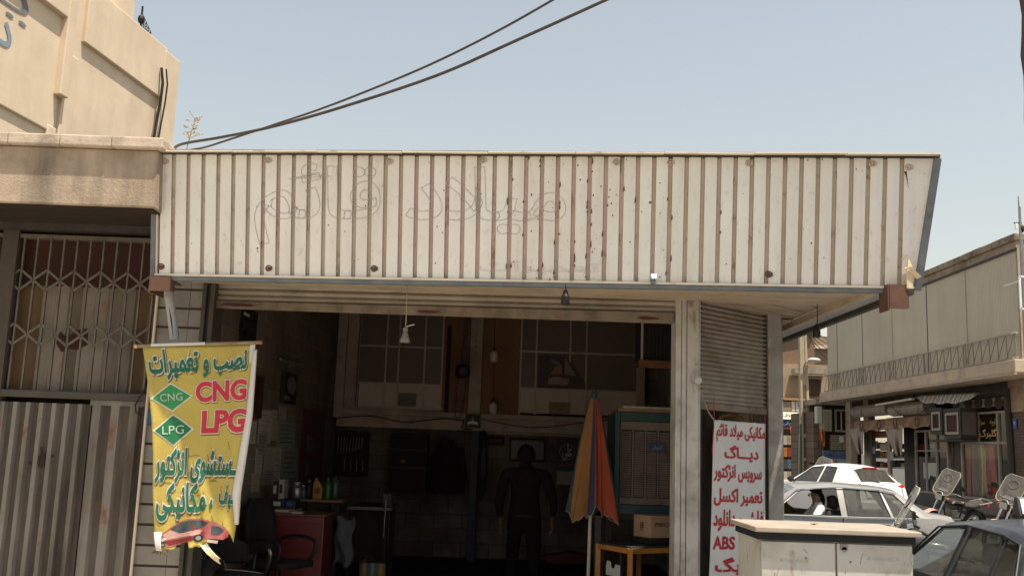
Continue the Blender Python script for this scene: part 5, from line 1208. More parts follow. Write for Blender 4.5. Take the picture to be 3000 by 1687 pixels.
def wtext(mb, s, x0, x1, y0, y1): write(mb, s, (x0, x1, -y0, -y1), lambda x, y, h: WS(x, -y, h), off=.032, lift=.004, maxedge=.10)
for s_, x0, x1, y0, y1 in [(farsi(l[0]),)+l[1:5] for l in lines]+[(farsi('قفل'), .52, .86, .81, .695), ('ABS', .04, .44, .785, .705), (farsi('ایربگ'), .10, .90, .94, .83)]:
    mb = MB(); wtext(mb, s_, x0, x1, y0, y1); build('red_lettering', mb, m_wr, wc)
cs = W(2045, 1128, 7.88); build('tie_cord', MB().tube(smoothpath([cs, chf(2055, 1170)+NRM*.02, chf(2075, 1205), chf(2093, 1231)], 4), .006, 6), flat('tie_cord_beige', (.30,.25,.2), .8), wb, smooth=True)
build('tie_cord', MB().tube([chf(2092, 1168), chf(2092, 1231), chf(2086, 1330)], .004, 5), m_wr, wb); build('tie_cord', MB().tube([chf(2241, 1205), chf(2241, 1243), chf(2242, 1330)], .003, 5), m_wr, wb)
# things behind it
Yq = 8.9; pts = [W(2103, 1262, Yq), W(2106, 1235, Yq), W(2118, 1219, Yq), W(2145, 1215, Yq), W(2168, 1222, Yq), W(2178, 1240, Yq), W(2181, 1262, Yq)]
t = thing('hand_trolley', 'yellow tube handle of a trolley behind the white banner', 'trolley', (W(2140,1300,Yq).x, Yq, FLOOR))
lo_, hi_ = pts[0], pts[-1]
build('handle_tube', MB().tube([V((lo_.x,Yq,FLOOR+.2))]+smoothpath(pts, 4)+[V((hi_.x,Yq,FLOOR+.2))], .015, 8), m_yel, t, smooth=True)
build('base_plate', MB().box(lo_.x-.02, hi_.x+.02, Yq-.25, Yq, FLOOR+.16, FLOOR+.2), m_yel, t)
for xx in (lo_.x, hi_.x): build('wheel', MB().lathe([(.1,-.025),(.1,.025)], (xx, Yq+.02, FLOOR+.1), 14, 'x'), m_rubber, t)
Yq = 9.1; b = at(2196, 1208, 2212, 1250, Yq, .02); t = thing('steel_stand', 'narrow yellow steel frame behind the top edge of the white banner', 'frame', (mid(b).x, Yq, FLOOR))
for (xa, xb) in ((b[0], b[0]+.012), (b[1]-.012, b[1])): build('upright', MB().box(xa, xb, Yq, Yq+.02, FLOOR, b[5]), m_yel, t)
build('cross_bar', MB().box(b[0]+.0121, b[1]-.0121, Yq, Yq+.02, b[5]-.015, b[5]), m_yel, t)
# ================================================================ cars
def car_paint(name, c, rough=.28, dust=(.35,.32,.28), damt=.25):
    return mat(name, c, scale=1.5, rough=rough, metal=0.0, spec=.5, coat=.6, dirt=dust, dscale=1.6, damt=damt)
m_trim = flat('window_trim_black', (.02,.02,.02), .5)
m_seat = mat('seat_cloth', (.05,.045,.042), (.035,.032,.03), 10, .9)
m_plast = flat('dash_plastic', (.035,.033,.031), .6)
m_head = flat('headliner', (.14,.13,.115), .9)
m_lens_r = flat('red_lens', (.45,.015,.02), .15, spec=.6); m_lens_w = flat('clear_lens', (.55,.55,.52), .1, spec=.6); m_lens_o = flat('amber_lens', (.55,.18,.02), .2)
def sect(xt, zc, ze, yt, xb, zb_, yb, yw, zs=.22, zw=.60):
    """half cross-section of the shell: roof centre .. sill"""
    return [(xt, 0, zc), (xt, yt*.5, zc-(zc-ze)*.22), (xt, yt*.90, ze+(zc-ze)*.22), (xt, yt, ze-.035), (xb, yb-.015, zb_+.012), (xb, yb, zb_-.015), (xb, yw, zw), (xb, yw-.02, zs)]
def make_car(name, label, paint, gl, secs, glassmap, sidemap, loc, rz_, group, L, Wd, wheels, extras):
    t = thing(name, label, 'car', loc, rz_, group, local=True)
    n = len(secs[0]); body = MB(); shell = {}
    for sgn in (1, -1):
        for i in range(len(secs)-1):
            for r in range(n-1):
                q = [secs[i][r], secs[i+1][r], secs[i+1][r+1], secs[i][r+1]]; q = [V((p[0], p[1]*sgn, p[2])) for p in q]
                if i in glassmap and r in glassmap[i][1]: shell.setdefault((glassmap[i][0], 0), []).append(q); continue
                if i in sidemap and r == 3: shell.setdefault((sidemap[i], sgn, i), []).append(q); continue
                if all((a-b).length < 1e-6 for a, b in zip(q, q[1:])): continue
                body.quad(*q)
    for i in (0, len(secs)-1):        # close nose and tail
        P = [V((p[0], p[1], p[2])) for p in secs[i]]+[V((p[0], -p[1], p[2])) for p in reversed(secs[i][1:])]; body.quad(*P)
    b = build('body', body, paint, t, smooth=38, weld=True)
    md = b.modifiers.new('soft', 'BEVEL'); md.width = .012; md.segments = 2; md.limit_method = 'ANGLE'; md.angle_limit = R(25)
    build('floor_pan', MB().box(-L/2+.1, L/2-.1, -Wd/2+.06, Wd/2-.06, .20, .26), m_plast, t)
    for key, qs in shell.items():
        m_ = MB()
        for q in qs:
            c = sum(q, V())/4; m_.quad(*[p+(V((0, 0, .75))-p)*.004 for p in q])
        nm = key[0]
        if nm.startswith('open_'): pass
        else: build(nm, m_, gl, t, smooth=True, weld=True)
        # black seal round each side window
        if len(key) == 3:
            q = qs[0]; ring = [q[0], q[1], q[2], q[3]]; ring = [p+V((0, .004*key[1], 0)) for p in ring]
            build('window_seal', MB().tube(ring, .008, 5, closed=True), m_trim, t)
    for (x, sy) in ((wheels[0], 1), (wheels[0], -1), (wheels[1], 1), (wheels[1], -1)):
        yy = sy*(Wd/2-.09); w_ = build('wheel', MB().lathe([(.20,-.10),(.28,-.095),(.30,-.06),(.30,.06),(.28,.095),(.20,.10)], (x, yy, .30), 24, 'y'), m_rubber, t, smooth=40)
        build('rim', MB().lathe([(.195,-.06),(.195,.075),(.15,.07),(.06,.05),(.05,.085)] if sy > 0 else [(.05,-.085),(.06,-.05),(.15,-.07),(.195,-.075),(.195,.06)], (x, yy+.025*sy, .30), 18, 'y'), m_steel, w_, smooth=40)
        arch = MB().tube([(x+.34*math.cos(a), sy*(Wd/2-.005), .30+.34*math.sin(a)) for a in [k*math.pi/12 for k in range(13)]], .02, 6); build('arch_lip', arch, paint, t, smooth=True)
    # cabin
    xs, zb_ = extras['seat_x'], extras['belt']
    build('dashboard', MB().plate([(extras['dash']-.05,-Wd/2+.14,zb_-.14),(extras['dash']+.42,-Wd/2+.14,zb_-.07),(extras['dash']+.42,-Wd/2+.14,zb_-.3),(extras['dash']-.02,-Wd/2+.14,zb_-.34)], (0, Wd-.28, 0)), m_plast, t, bevel=.02)
    for sy in (1, -1):
        s_ = build('front_seat', MB().plate([(xs-.12,sy*.36-.23,.42),(xs+.38,sy*.36-.23,.46),(xs+.38,sy*.36-.23,.56),(xs-.02,sy*.36-.23,.55),(xs-.17,sy*.36-.23,zb_+.08),(xs-.28,sy*.36-.23,zb_+.08)], (0,.46,0)), m_seat, t, bevel=.05)
        hx = xs-.26; build('headrest', MB().grid(lambda u, v: (hx-.02*math.sin(math.pi*v)-.02, sy*.36+(u-.5)*.27*(1-.18*(2*v-1)**2), zb_+.10+.19*v), 6, 5), m_seat, s_, smooth=True, solid=.09)
    build('rear_seat', MB().plate([(xs-1.0,-Wd/2+.16,.42),(xs-.55,-Wd/2+.16,.45),(xs-.55,-Wd/2+.16,.55),(xs-.9,-Wd/2+.16,.54),(xs-1.02,-Wd/2+.16,zb_+.06),(xs-1.12,-Wd/2+.16,zb_+.06)], (0, Wd-.32, 0)), m_seat, t, bevel=.04)
    cx, cy, cz = extras['dash']-.14, .36, zb_-.06
    st = build('steering_wheel', MB().tube([(cx+.07*math.sin(a), cy+.19*math.cos(a), cz+.175*math.sin(a)) for a in [k*.2618 for k in range(24)]], .014, 8, closed=True), m_plast, t, smooth=True)
    mb = MB().bar((cx, cy-.18, cz), (cx, cy+.18, cz), .03, .012, (1,0,0)); mb.tube([(cx, cy, cz), (cx+.3, cy, cz-.1)], .025, 8); build('spokes', mb, m_plast, st)
    for sy in (1, -1):
        mx_ = extras['mirror']; m_ = build('wing_mirror', MB().lathe([(.02,-.05),(.075,-.045),(.085,-.01),(.07,.04),(.02,.055)], (mx_, sy*(Wd/2+.09), zb_+.05), 12, 'x').box(mx_-.02, mx_+.03, sy*(Wd/2+.03)-.06, sy*(Wd/2+.03)+.05, zb_-.02, zb_+.015), extras.get('mirror_mat', paint), t, smooth=40)
        for hx2 in extras['handles']: build('door_handle', MB().box(hx2-.075, hx2+.075, sy*(extras['hy'])-.012, sy*(extras['hy'])+.012, extras['hz']-.012, extras['hz']+.018), extras.get('handle_mat', m_trim), t, bevel=.006)
        build('headlight', MB().plate([(L/2-.06, sy*.40, .58), (L/2-.13, sy*.70, .60), (L/2-.15, sy*.70, .70), (L/2-.08, sy*.40, .68)], (.045,0,0)), m_lens_w, t, bevel=.01)
    build('number_plate', MB().box(-L/2-.012, -L/2-.002, -.26, .26, .62, .73), m_white, t)
    build('front_bumper', MB().box(L/2-.10, L/2+.03, -Wd/2+.06, Wd/2-.06, .32, .52), paint, t, bevel=.04); build('rear_bumper', MB().box(-L/2-.03, -L/2+.10, -Wd/2+.06, Wd/2-.06, .32, .54), paint, t, bevel=.04)
    return t
def sedan_secs(dz=0.0):
    return [sect(2.19,.60,.59,.55,2.19,.56,.60,.62,.30,.45), sect(2.14,.70,.68,.62,2.12,.64,.70,.74), sect(1.95,.78,.75,.68,1.95,.70,.76,.82), sect(1.45,.875,.845,.70,1.45,.82,.80,.845), sect(.98,.93,.90,.70,.98,.885,.82,.85),
            sect(.28,1.345,1.30,.60,.80,.905,.825,.855), sect(.20,1.36,1.315,.60,.70,.905,.825,.855), sect(-.34,1.405,1.36,.60,-.36,.915,.825,.855), sect(-.45,1.405,1.36,.60,-.46,.915,.825,.855),
            sect(-1.00,1.385,1.34,.59,-1.10,.92,.825,.855), sect(-1.05,1.38,1.33,.59,-1.16,.92,.825,.855), sect(-1.22,1.36,1.295,.58,-1.52,.93,.82,.85), sect(-1.30,1.345,1.29,.57,-1.62,.935,.815,.85),
            sect(-1.74,1.00,.985,.62,-1.78,.94,.80,.84), sect(-2.08,.975,.955,.66,-2.05,.90,.78,.82), sect(-2.17,.88,.86,.64,-2.17,.80,.74,.78), sect(-2.19,.55,.54,.60,-2.19,.50,.66,.70,.30,.42)]
sg = {4: ('windshield', (0,1)), 12: ('rear_window', (0,1))}
ss = {6: 'front_window', 8: 'rear_door_window', 10: 'quarter_window'}
m_cglass = glass('car_glass', (.50,.55,.50), .90, .02, dust=(.24,.22,.19), damt=.08, ior=1.45)
m_cglass2 = glass('dusty_car_glass', (.50,.52,.50), .78, .04, dust=(.17,.16,.14), damt=.12, ior=1.45)
m_silver = car_paint('silver_paint', (.215,.21,.20), .3, (.25,.23,.195), .5)
m_navyp = mat('dark_blue_paint', (.020,.024,.029), scale=1.5, rough=.38, spec=.4, coat=.2, dirt=(.13,.12,.105), dscale=1.6, damt=.5)
m_whitep = car_paint('white_paint_car', (.78,.78,.77), .3, (.6,.57,.52), .2)
# silver sedan across the side street, nose to the left
c = W(2500, 1420, 14.2)
ex = dict(seat_x=-.05, belt=.905, dash=.62, mirror=.62, handles=(-.22,-1.0), hy=.845, hz=.80, mirror_mat=m_plast)
sil = make_car('silver_sedan', 'dusty silver saloon with two people in it, crossing behind the utility cabinet', m_silver, m_cglass2, sedan_secs(),
     sg, {6: 'open_front_window', 8: 'rear_door_window', 10: 'quarter_window'}, (W(2431, 1420, 16.0).x-.42, 16.0, .03), R(180-3), 'cars in the side street', 4.38, 1.70, (1.35, -1.32), ex)
for sy in (1, -1):
    build('tail_light', MB().plate([(-2.17,sy*.42,.72),(-2.17,sy*.72,.72),(-2.15,sy*.74,.85),(-2.16,sy*.42,.86)], (-.03,0,0)), m_lens_r, sil)
for sy in (1, -1):
    for xx in (-.40, .78): build('door_seam', MB().tube([(xx+.02, sy*.838, .90), (xx, sy*.858, .62), (xx, sy*.842, .30)], .006, 5), m_trim, sil)
    build('roof_gutter', MB().tube([(.72,sy*.815,.93),(.26,sy*.612,1.29),(-.35,sy*.612,1.345),(-1.0,sy*.602,1.325),(-1.25,sy*.59,1.275)], .010, 6), m_chrome, sil)
# chrome strip under the windows
build('belt_strip', MB().tube([(.72,.835,.905),(-.4,.842,.912),(-1.5,.838,.925)], .010, 6), m_chrome, sil); build('belt_strip', MB().tube([(.72,-.835,.905),(-.4,-.842,.912),(-1.5,-.838,.925)], .010, 6), m_chrome, sil)
# dark blue saloon close by at right
ex2 = dict(seat_x=-.05, belt=.905, dash=.62, mirror=.62, handles=(-.22,-1.0), hy=.845, hz=.80)
hd = R(90-5); P3 = V((3.51, 6.76, 0))
fw = V((math.cos(hd), math.sin(hd), 0)); lf_ = V((-fw.y, fw.x, 0))
cpos = V((P3.x, P3.y, 0))+fw*1.25-lf_*.585
dk = make_car('dark_blue_saloon', 'dark blue saloon with a taxi lamp on the roof parked beside the utility cabinet', m_navyp, m_cglass, sedan_secs(), sg, ss, (cpos.x, cpos.y, .0), hd, 'cars in the side street', 4.38, 1.70, (1.35, -1.32), ex2)
for sy in (1, -1): build('tail_light', MB().plate([(-2.17,sy*.42,.72),(-2.17,sy*.72,.72),(-2.15,sy*.74,.85),(-2.16,sy*.42,.86)], (-.03,0,0)), m_lens_r, dk)
build('taxi_lamp', MB().plate([(-.17,-.14,1.41),(-.01,-.14,1.41),(-.07,-.14,1.56),(-.12,-.14,1.56)], (0,.28,0)), flat('lamp_grey', (.07,.07,.075), .5), dk, bevel=.01)
build('taxi_lamp_face', MB().plate([(-.173,-.12,1.43),(-.127,-.12,1.545),(-.127,.12,1.545),(-.173,.12,1.43)], (-.004,0,.001)), m_white, dk)
for sy in (1, -1): build('drip_rail', MB().tube([(.74,sy*.80,.93),(.27,sy*.615,1.28),(-.35,sy*.612,1.335),(-1.0,sy*.602,1.315),(-1.25,sy*.592,1.27),(-1.6,sy*.80,.95)], .008, 6), m_trim, dk)
# white hatchback further up the street, seen from behind
hs = [sect(1.91,.60,.59,.50,1.91,.56,.56,.60,.30,.45), sect(1.84,.72,.70,.58,1.80,.66,.68,.74), sect(1.60,.82,.79,.64,1.60,.76,.76,.80), sect(1.15,.92,.89,.68,1.15,.86,.79,.82), sect(.92,.955,.93,.68,.92,.90,.80,.825),
      sect(.22,1.355,1.31,.56,.78,.92,.80,.825), sect(.14,1.375,1.33,.56,.66,.92,.80,.825), sect(-.36,1.425,1.375,.57,-.30,.935,.80,.825), sect(-.44,1.425,1.375,.57,-.38,.935,.80,.825),
      sect(-.84,1.41,1.355,.56,-.90,.945,.80,.825), sect(-.93,1.40,1.34,.55,-1.02,.95,.80,.82), sect(-1.10,1.385,1.31,.54,-1.15,.95,.795,.82), sect(-1.34,1.335,1.27,.52,-1.45,.945,.785,.81),
      sect(-1.66,1.00,.98,.60,-1.70,.92,.76,.80), sect(-1.80,.90,.88,.60,-1.80,.84,.72,.77), sect(-1.89,.66,.65,.58,-1.89,.62,.68,.74), sect(-1.90,.40,.39,.56,-1.90,.36,.64,.68,.28,.34)]
ex3 = dict(seat_x=-.05, belt=.92, dash=.60, mirror=.60, handles=(-.20,-.78), hy=.815, hz=.86, mirror_mat=m_plast)
c = W(2582, 1440, 24.5); gz2 = rz(26)+.0
th = R(90+21); fw = V((math.cos(th), math.sin(th), 0)); hp = V((c.x, 24.5, 0))+fw*1.75
wh = make_car('white_hatchback', 'white hatchback seen from behind, halfway up the side street', m_whitep, m_cglass2, hs, {4: ('windshield', (0,1)), 12: ('rear_window', (0,1))}, {6: 'front_window', 8: 'rear_door_window'}, (hp.x, hp.y, rz(hp.y)+.02), th, 'cars in the side street', 3.82, 1.66, (1.2, -1.2), ex3)
for sy in (1, -1): build('tail_light', MB().plate([(-1.79,sy*.44,.80),(-1.74,sy*.76,.82),(-1.68,sy*.77,.92),(-1.72,sy*.66,.95),(-1.765,sy*.44,.90)], (-.03,0,0)), m_lens_r, wh, bevel=.008)
build('brake_light', MB().box(-1.37, -1.345, -.22, .22, 1.315, 1.345), m_lens_r, wh, bevel=.005)
build('tailgate_seam', MB().tube([(-1.36,.50,1.30),(-1.68,.62,.985),(-1.82,.60,.86),(-1.90,.56,.62),(-1.90,-.56,.62),(-1.82,-.60,.86),(-1.68,-.62,.985),(-1.36,-.50,1.30)], .008, 5), m_trim, wh)
for sy in (1, -1): build('door_seam', MB().tube([(-.41, sy*.80, .93), (-.41, sy*.828, .62), (-.41, sy*.81, .30)], .007, 5), m_trim, wh)
build('wiper', MB().tube([(-1.70,0,.985),(-1.66,.25,1.03)], .012, 6), m_black, wh); build('badge', MB().ball((-1.775,0,.93), .006,.03,.03,8,6), m_chrome, wh)
# people in the silver car (car-local seats turned into the street)
def in_car(t, x, y, z): a = t.rotation_euler[2]; return (t.location.x+x*math.cos(a)-y*math.sin(a), t.location.y+x*math.sin(a)+y*math.cos(a), t.location.z+z)
def sitter(shift=0.0, arm_out=False):
    J = {'pelvis': (0,0,.10,.15,.12,0), 'waist': (0,-.04,.26,.14,.11,0), 'chest': (0,-.08,.42,.165,.115,0), 'upper': (0,-.10,.55,.14,.095,0), 'neck': (0,-.09,.63,.052,.052,1), 'skull': (0,-.06,.74,.072,.088,1), 'top': (0,-.06,.80,.058,.07,1),
         'ls': (-.18,-.10,.54,.065,.065,0), 'rs': (.18,-.10,.54,.065,.065,0), 'lh': (-.1,.02,.08,.09,.08,2), 'lk': (-.12,.42,.14,.07,.07,2), 'la': (-.12,.55,-.2,.05,.05,2), 'rh': (.1,.02,.08,.09,.08,2), 'rk': (.12,.42,.14,.07,.07,2), 'ra': (.12,.55,-.2,.05,.05,2)}
    if arm_out:   # left elbow on the open window
        J.update({'le': (-.40,.06,.38,.062,.062,0), 'lw': (-.36,.30,.36,.034,.03,1), 're': (.22,.12,.30,.05,.05,0), 'rw': (.08,.36,.38,.032,.028,1)})
    else: J.update({'le': (-.24,.06,.30,.048,.048,0), 'lw': (-.12,.28,.26,.03,.027,1), 're': (.25,.05,.30,.048,.048,0), 'rw': (.30,.28,.34,.03,.027,1)})
    E = [('pelvis','waist'),('waist','chest'),('chest','upper'),('upper','neck'),('neck','skull'),('skull','top'),('upper','ls'),('ls','le'),('le','lw'),('upper','rs'),('rs','re'),('re','rw'),('pelvis','lh'),('lh','lk'),('lk','la'),('pelvis','rh'),('rh','rk'),('rk','ra')]
    hand(J, E, 'l', 'lw', 'lp', (.3,1,-.1), .6, 1, perp=(1,0,.2)); hand(J, E, 'r', 'rw', 'rp', (-.3,1,-.1), -.6, 1, perp=(1,0,.2))
    return J, E
def face(t, mt):
    for sx in (-1, 1):
        build('ear', MB().ball((sx*.080,-.06,.735), .013,.02,.03, 8, 6), mt, t, smooth=True); build('eye', MB().ball((sx*.03,.022,.755), .011,.008,.008, 8, 6), m_pcl, t, smooth=True)
    build('nose', MB().ball((0,.034,.728), .013,.02,.02, 8, 6), mt, t, smooth=True); build('mouth', MB().ball((0,.022,.69), .022,.008,.005, 8, 5), flat('lips', (.2,.08,.07), .5), t, smooth=True)
m_wshirt = mat('white_shirt', (.68,.68,.68), (.62,.62,.62), 6, .85); m_oshirt = mat('olive_yellow_shirt', (.10,.075,.025), (.07,.055,.02), 6, .9)
a0 = sil.rotation_euler[2]-R(90)
J, E = sitter(arm_out=True); dr = person('person', 'driver in white shirt with elbow on the open window of the silver saloon', in_car(sil, -.02, .38, .47), a0, J, E, [m_wshirt, m_skin, m_pants]); face(dr, m_skin); hair_cap(dr, (0,-.065,.775), (.085,.10,.095))
J, E = sitter(); bo = person('person', 'dark haired passenger in olive shirt at the front of the silver saloon', in_car(sil, .33, -.30, .40), a0+R(20), J, E, [m_oshirt, m_skin, m_pants]); face(bo, m_skin); hair_cap(bo, (0,-.065,.775), (.088,.104,.112))

# ================================================================ motorcycles
m_scr = glass('scratched_screen', (.82,.80,.75), .80, .15, dust=(.34,.31,.27), damt=.15, ior=1.35)
def motorcycle(label, loc, rz_, tank, flag, dark=False):
    t = thing('motorcycle', label, 'motorcycle', loc, rz_, 'motorcycles in the side street', local=True)
    for x in (.64, -.60):
        w_ = build('wheel', MB().tube([(x+.27*math.cos(a), 0, .31+.27*math.sin(a)) for a in [k*.2618 for k in range(24)]], .045, 8, closed=True), m_rubber, t, smooth=True)
        mb = MB().lathe([(.05,-.06),(.05,.06)], (x, 0, .31), 12, 'y')
        for k in range(12): a = k*.5236; mb.tube([(x+.04*math.cos(a), .03*(-1)**k, .31+.04*math.sin(a)), (x+.24*math.cos(a+.2), 0, .31+.24*math.sin(a+.2))], .004, 4)
        build('hub', mb, m_steel, w_)
    for sy in (.09, -.09): build('fork_leg', MB().tube([(.64,sy,.31),(.50,sy,.72),(.42,sy,.96)], [.022,.018,.018], 8), m_chrome, t, smooth=True)
    build('front_fender', MB().grid(lambda u, v: (.64+.335*math.cos(.5+u*2.0), (v-.5)*.13, .31+.335*math.sin(.5+u*2.0)), 10, 3), flag, t, smooth=True, solid=.006)
    build('rear_fender', MB().grid(lambda u, v: (-.60+.335*math.cos(.7+u*2.1), (v-.5)*.15, .31+.335*math.sin(.7+u*2.1)), 10, 3), m_black, t, smooth=True, solid=.006)
    mb = MB()
    for sy in (.07, -.07): mb.tube([(.40,sy*.5,.84),(.15,sy,.76),(-.30,sy,.70),(-.62,sy*1.3,.72)], .018, 7); mb.tube([(.40,sy*.5,.80),(.30,sy,.40),(-.05,sy,.30),(-.25,sy,.40),(-.30,sy,.70)], .018, 7); mb.tube([(-.25,sy,.40),(-.60,sy*1.4,.31)], .02, 7)
    build('frame', mb, m_black, t)
    eng = build('engine', MB().box(-.12, .22, -.11, .11, .30, .48), m_steel, t, bevel=.03); mb = MB()
    for k in range(5): mb.box(.02, .17, -.095, .095, .50+k*.035, .522+k*.035)
    build('cylinder_fins', mb, m_steel, eng)
    build('exhaust', MB().tube(smoothpath([V((.17,-.08,.52)), V((.30,-.10,.40)), V((.10,-.15,.27)), V((-.35,-.17,.30)), V((-.85,-.18,.40))], 4), [.022]*9+[.022,.024,.03,.036,.042,.042,.04,.036], 9), m_chrome, t, smooth=True)
    build('fuel_tank', MB().grid(lambda u, v: (.36-.52*v, .145*math.sin((u-.5)*3.14)*(.75+.35*math.sin(3.14*(1-v)))*1.0, .76+.16*math.cos((u-.5)*2.6)*(1-.25*v)+.02*math.sin(3.14*v)), 10, 8), tank, t, smooth=True, solid=.01)
    mb = MB()
    for sy in (1, -1): mb.plate([(.28,sy*.146,.82),(-.05,sy*.135,.82),(-.10,sy*.13,.86),(.26,sy*.14,.87)], (0, sy*.006, 0))
    build('tank_stripe', mb, flag, t)
    build('saddle', MB().grid(lambda u, v: (-.10-.62*v, (u-.5)*.26*(.8+.2*math.sin(3.14*v)), .80+.05*v-.05*math.sin(3.14*v)-.05*(2*u-1)**2), 6, 10), m_seat, t, smooth=True, solid=.06)
    mb = MB().tube([(-.55,.13,.80),(-.92,.14,.86),(-.95,0,.86),(-.92,-.14,.86),(-.55,-.13,.80)], .012, 7); mb.tube([(-.75,.14,.83),(-.75,-.14,.83)], .01, 6); build('rear_rack', mb, m_chrome, t)
    build('tail_light', MB().box(-.96, -.91, -.06, .06, .72, .79), m_lens_r, t, bevel=.01)
    hb = build('handlebar', MB().tube(smoothpath([V((.20,.36,1.00)), V((.30,.22,1.05)), V((.38,.06,1.00)), V((.38,-.06,1.00)), V((.30,-.22,1.05)), V((.20,-.36,1.00))], 4), .012, 8), m_chrome, t, smooth=True)
    for sy in (1, -1):
        build('grip', MB().tube([(.245,sy*.29,1.025),(.185,sy*.38,.995)], .018, 8), m_black, hb)
        mi_ = build('mirror', MB().tube([(.30,sy*.25,1.04),(.34,sy*.36,1.18)], .006, 6).obox((.33,sy*.42,1.22), .03, .15, .09), m_black, t, bevel=.01)
        build('turn_signal', MB().ball((.46,sy*.17,.92), .028), m_lens_o, t, smooth=True)
    h_ = build('headlight', MB().plate([(.46,-.10,.86),(.53,-.095,.86),(.535,-.095,1.0),(.47,-.10,1.01)], (0,.20,0)), m_black, t, bevel=.02); build('lens', MB().plate([(.537,-.085,.87),(.541,-.085,.99),(.541,.085,.99),(.537,.085,.87)], (.006,0,0)), m_lens_w, h_)
    build('instrument_box', MB().plate([(.36,-.10,1.03),(.50,-.10,1.03),(.50,-.10,1.08),(.38,-.10,1.12)], (0,.20,0)), flat('grey_plastic', (.13,.125,.12), .5), t, bevel=.015)
    # big clear windscreen with an oval hand hole
    def sc(y, z): return V((.54-.30*(z/.62)-.25*y*y, y*.92, .98+z*.86))
    out = [(-.23,.04),(-.27,.12),(-.27,.54),(-.21,.62),(.21,.62),(.27,.54),(.27,.12),(.23,.04),(.12,.0),(.05,.07),(-.05,.07),(-.12,.0)]
    mb = MB(); N_ = 24
    ctr = (0, .42); ov = [(ctr[0]+.115*math.cos(a), ctr[1]+.085*math.sin(a)) for a in [2*math.pi*k/N_ for k in range(N_)]]
    def outp(a):      # ray from the oval centre to the outline
        best = None; d = (math.cos(a), math.sin(a))
        for p, q in zip(out, out[1:]+out[:1]):
            ex_, ey_ = q[0]-p[0], q[1]-p[1]; den = d[0]*ey_-d[1]*ex_
            if abs(den) < 1e-9: continue
            s_ = ((p[0]-ctr[0])*ey_-(p[1]-ctr[1])*ex_)/den; u_ = ((p[0]-ctr[0])*d[1]-(p[1]-ctr[1])*d[0])/den
            if s_ > 0 and -1e-6 <= u_ <= 1+1e-6 and (best is None or s_ > best): best = s_
        return (ctr[0]+d[0]*best, ctr[1]+d[1]*best)
    angs = [2*math.pi*k/48 for k in range(48)]; ring2 = [outp(a) for a in angs]; r1 = [(ctr[0]+.115*math.cos(a), ctr[1]+.085*math.sin(a)) for a in angs]
    for k in range(48):
        j = (k+1) % 48
        for f0, f1 in ((0,.5),(.5,1)):
            lp = lambda i, f: sc(r1[i][0]+(ring2[i][0]-r1[i][0])*f, r1[i][1]+(ring2[i][1]-r1[i][1])*f)
            mb.quad(lp(k,f0), lp(j,f0), lp(j,f1), lp(k,f1))
    mb.quad(*[sc(*p) for p in r1])
    ws = build('windscreen', mb, m_scr, t, smooth=True, weld=True)
    build('rim_band', MB().tube([sc(*p) for p in ring2], .006, 5, closed=True), flat('screen_edge', (.50,.46,.38), .4), ws); build('oval_ring', MB().tube([sc(*p) for p in r1], .010, 6, closed=True), flat('ring_grey', (.10,.09,.08), .5), ws)
    mb = MB()
    for sy in (1, -1): mb.tube([sc(sy*.16,.12)+V((-.01,0,0)), (.40,sy*.10,1.0)], .008, 6); mb.ball(sc(sy*.16,.12), .014)
    build('screen_bracket', mb, m_steel, ws)
    mb = MB().tube([(-.05,.08,.30),(.0,.22,.02)], .012, 6); build('side_stand', mb, m_black, t)
    return t
m_tk1 = flat('black_tank', (.02,.018,.017), .25, spec=.5, coat=.5); m_or = flat('orange_stripe', (.50,.22,.08), .4); m_rw = mat('red_white_fender', (.55,.12,.08), (.60,.52,.48), 7, .4); m_bl = flat('blue_tank', (.03,.10,.18), .3, coat=.4)
def moto_at(px, py, Y, rz_, label, first=[None], tank=m_tk1):
    p = W(px, py, Y); loc = (p.x, p.y, rz(Y)+.0)
    if first[0] is None: first[0] = motorcycle(label, loc, rz_, m_tk1, m_rw); return first[0]
    return dup(first[0], loc, rz_, label)
mo1 = moto_at(2781, 1500, 22.0, R(203), 'dusty black motorcycle with white and red fender before the shop windows')
mo2 = moto_at(2966, 1500, 19.6, R(205), 'black motorcycle nearest the right edge, its screen before the brick pier')
mo3 = moto_at(2752, 1560, 11.8, R(164), 'motorcycle of which only the yellowed screen shows between cabinet and silver saloon')
mo4 = moto_at(2408, 1400, 31.0, R(215), 'far motorcycle by the blue poster, left of the white hatchback')
for o_, k_ in ((mo1, -14), (mo2, -14), (mo3, -3), (mo4, -14)): o_.rotation_euler = (R(k_), 0, o_.rotation_euler[2])
# ================================================================ utility cabinet
m_cab = mat('grey_cabinet_paint', (.47,.46,.435), (.41,.395,.37), 2.2, .5, dirt=(.20,.16,.12), dscale=2.4, damt=.6, rust=(.16,.08,.04), rscale=7, ramt=.8, spec=.4)
m_cabside = m_cab
m_lid = mat('sunbleached_lid', (.35,.31,.265), (.28,.245,.205), 4, .7, dirt=(.30,.22,.15), dscale=3, damt=.6, bump=.2)
p = W(2213, 1542, 5.9); q = W(2702, 1559, 5.9); zt5 = (p.z+q.z)/2; X0, X1 = p.x, q.x
t = thing('utility_cabinet', 'grey steel utility cabinet with two doors and overhanging pale lid', 'cabinet', ((X0+X1)/2, 6.2, .15))
build('cabinet_body', MB().box(X0+.045, X1-.035, 5.98, 6.52, .22, zt5-.075), m_cab, t)
build('plinth', MB().box(X0+.03, X1-.02, 5.96, 6.54, .15, .219), m_conc, t)
mb = MB().plate([(X0,5.9,zt5-.03),(X1,5.9,zt5-.03),(X1,5.9,zt5),(X0,5.9,zt5)], (0,.66,0)); build('lid', mb, m_lid, t, bevel=.006)
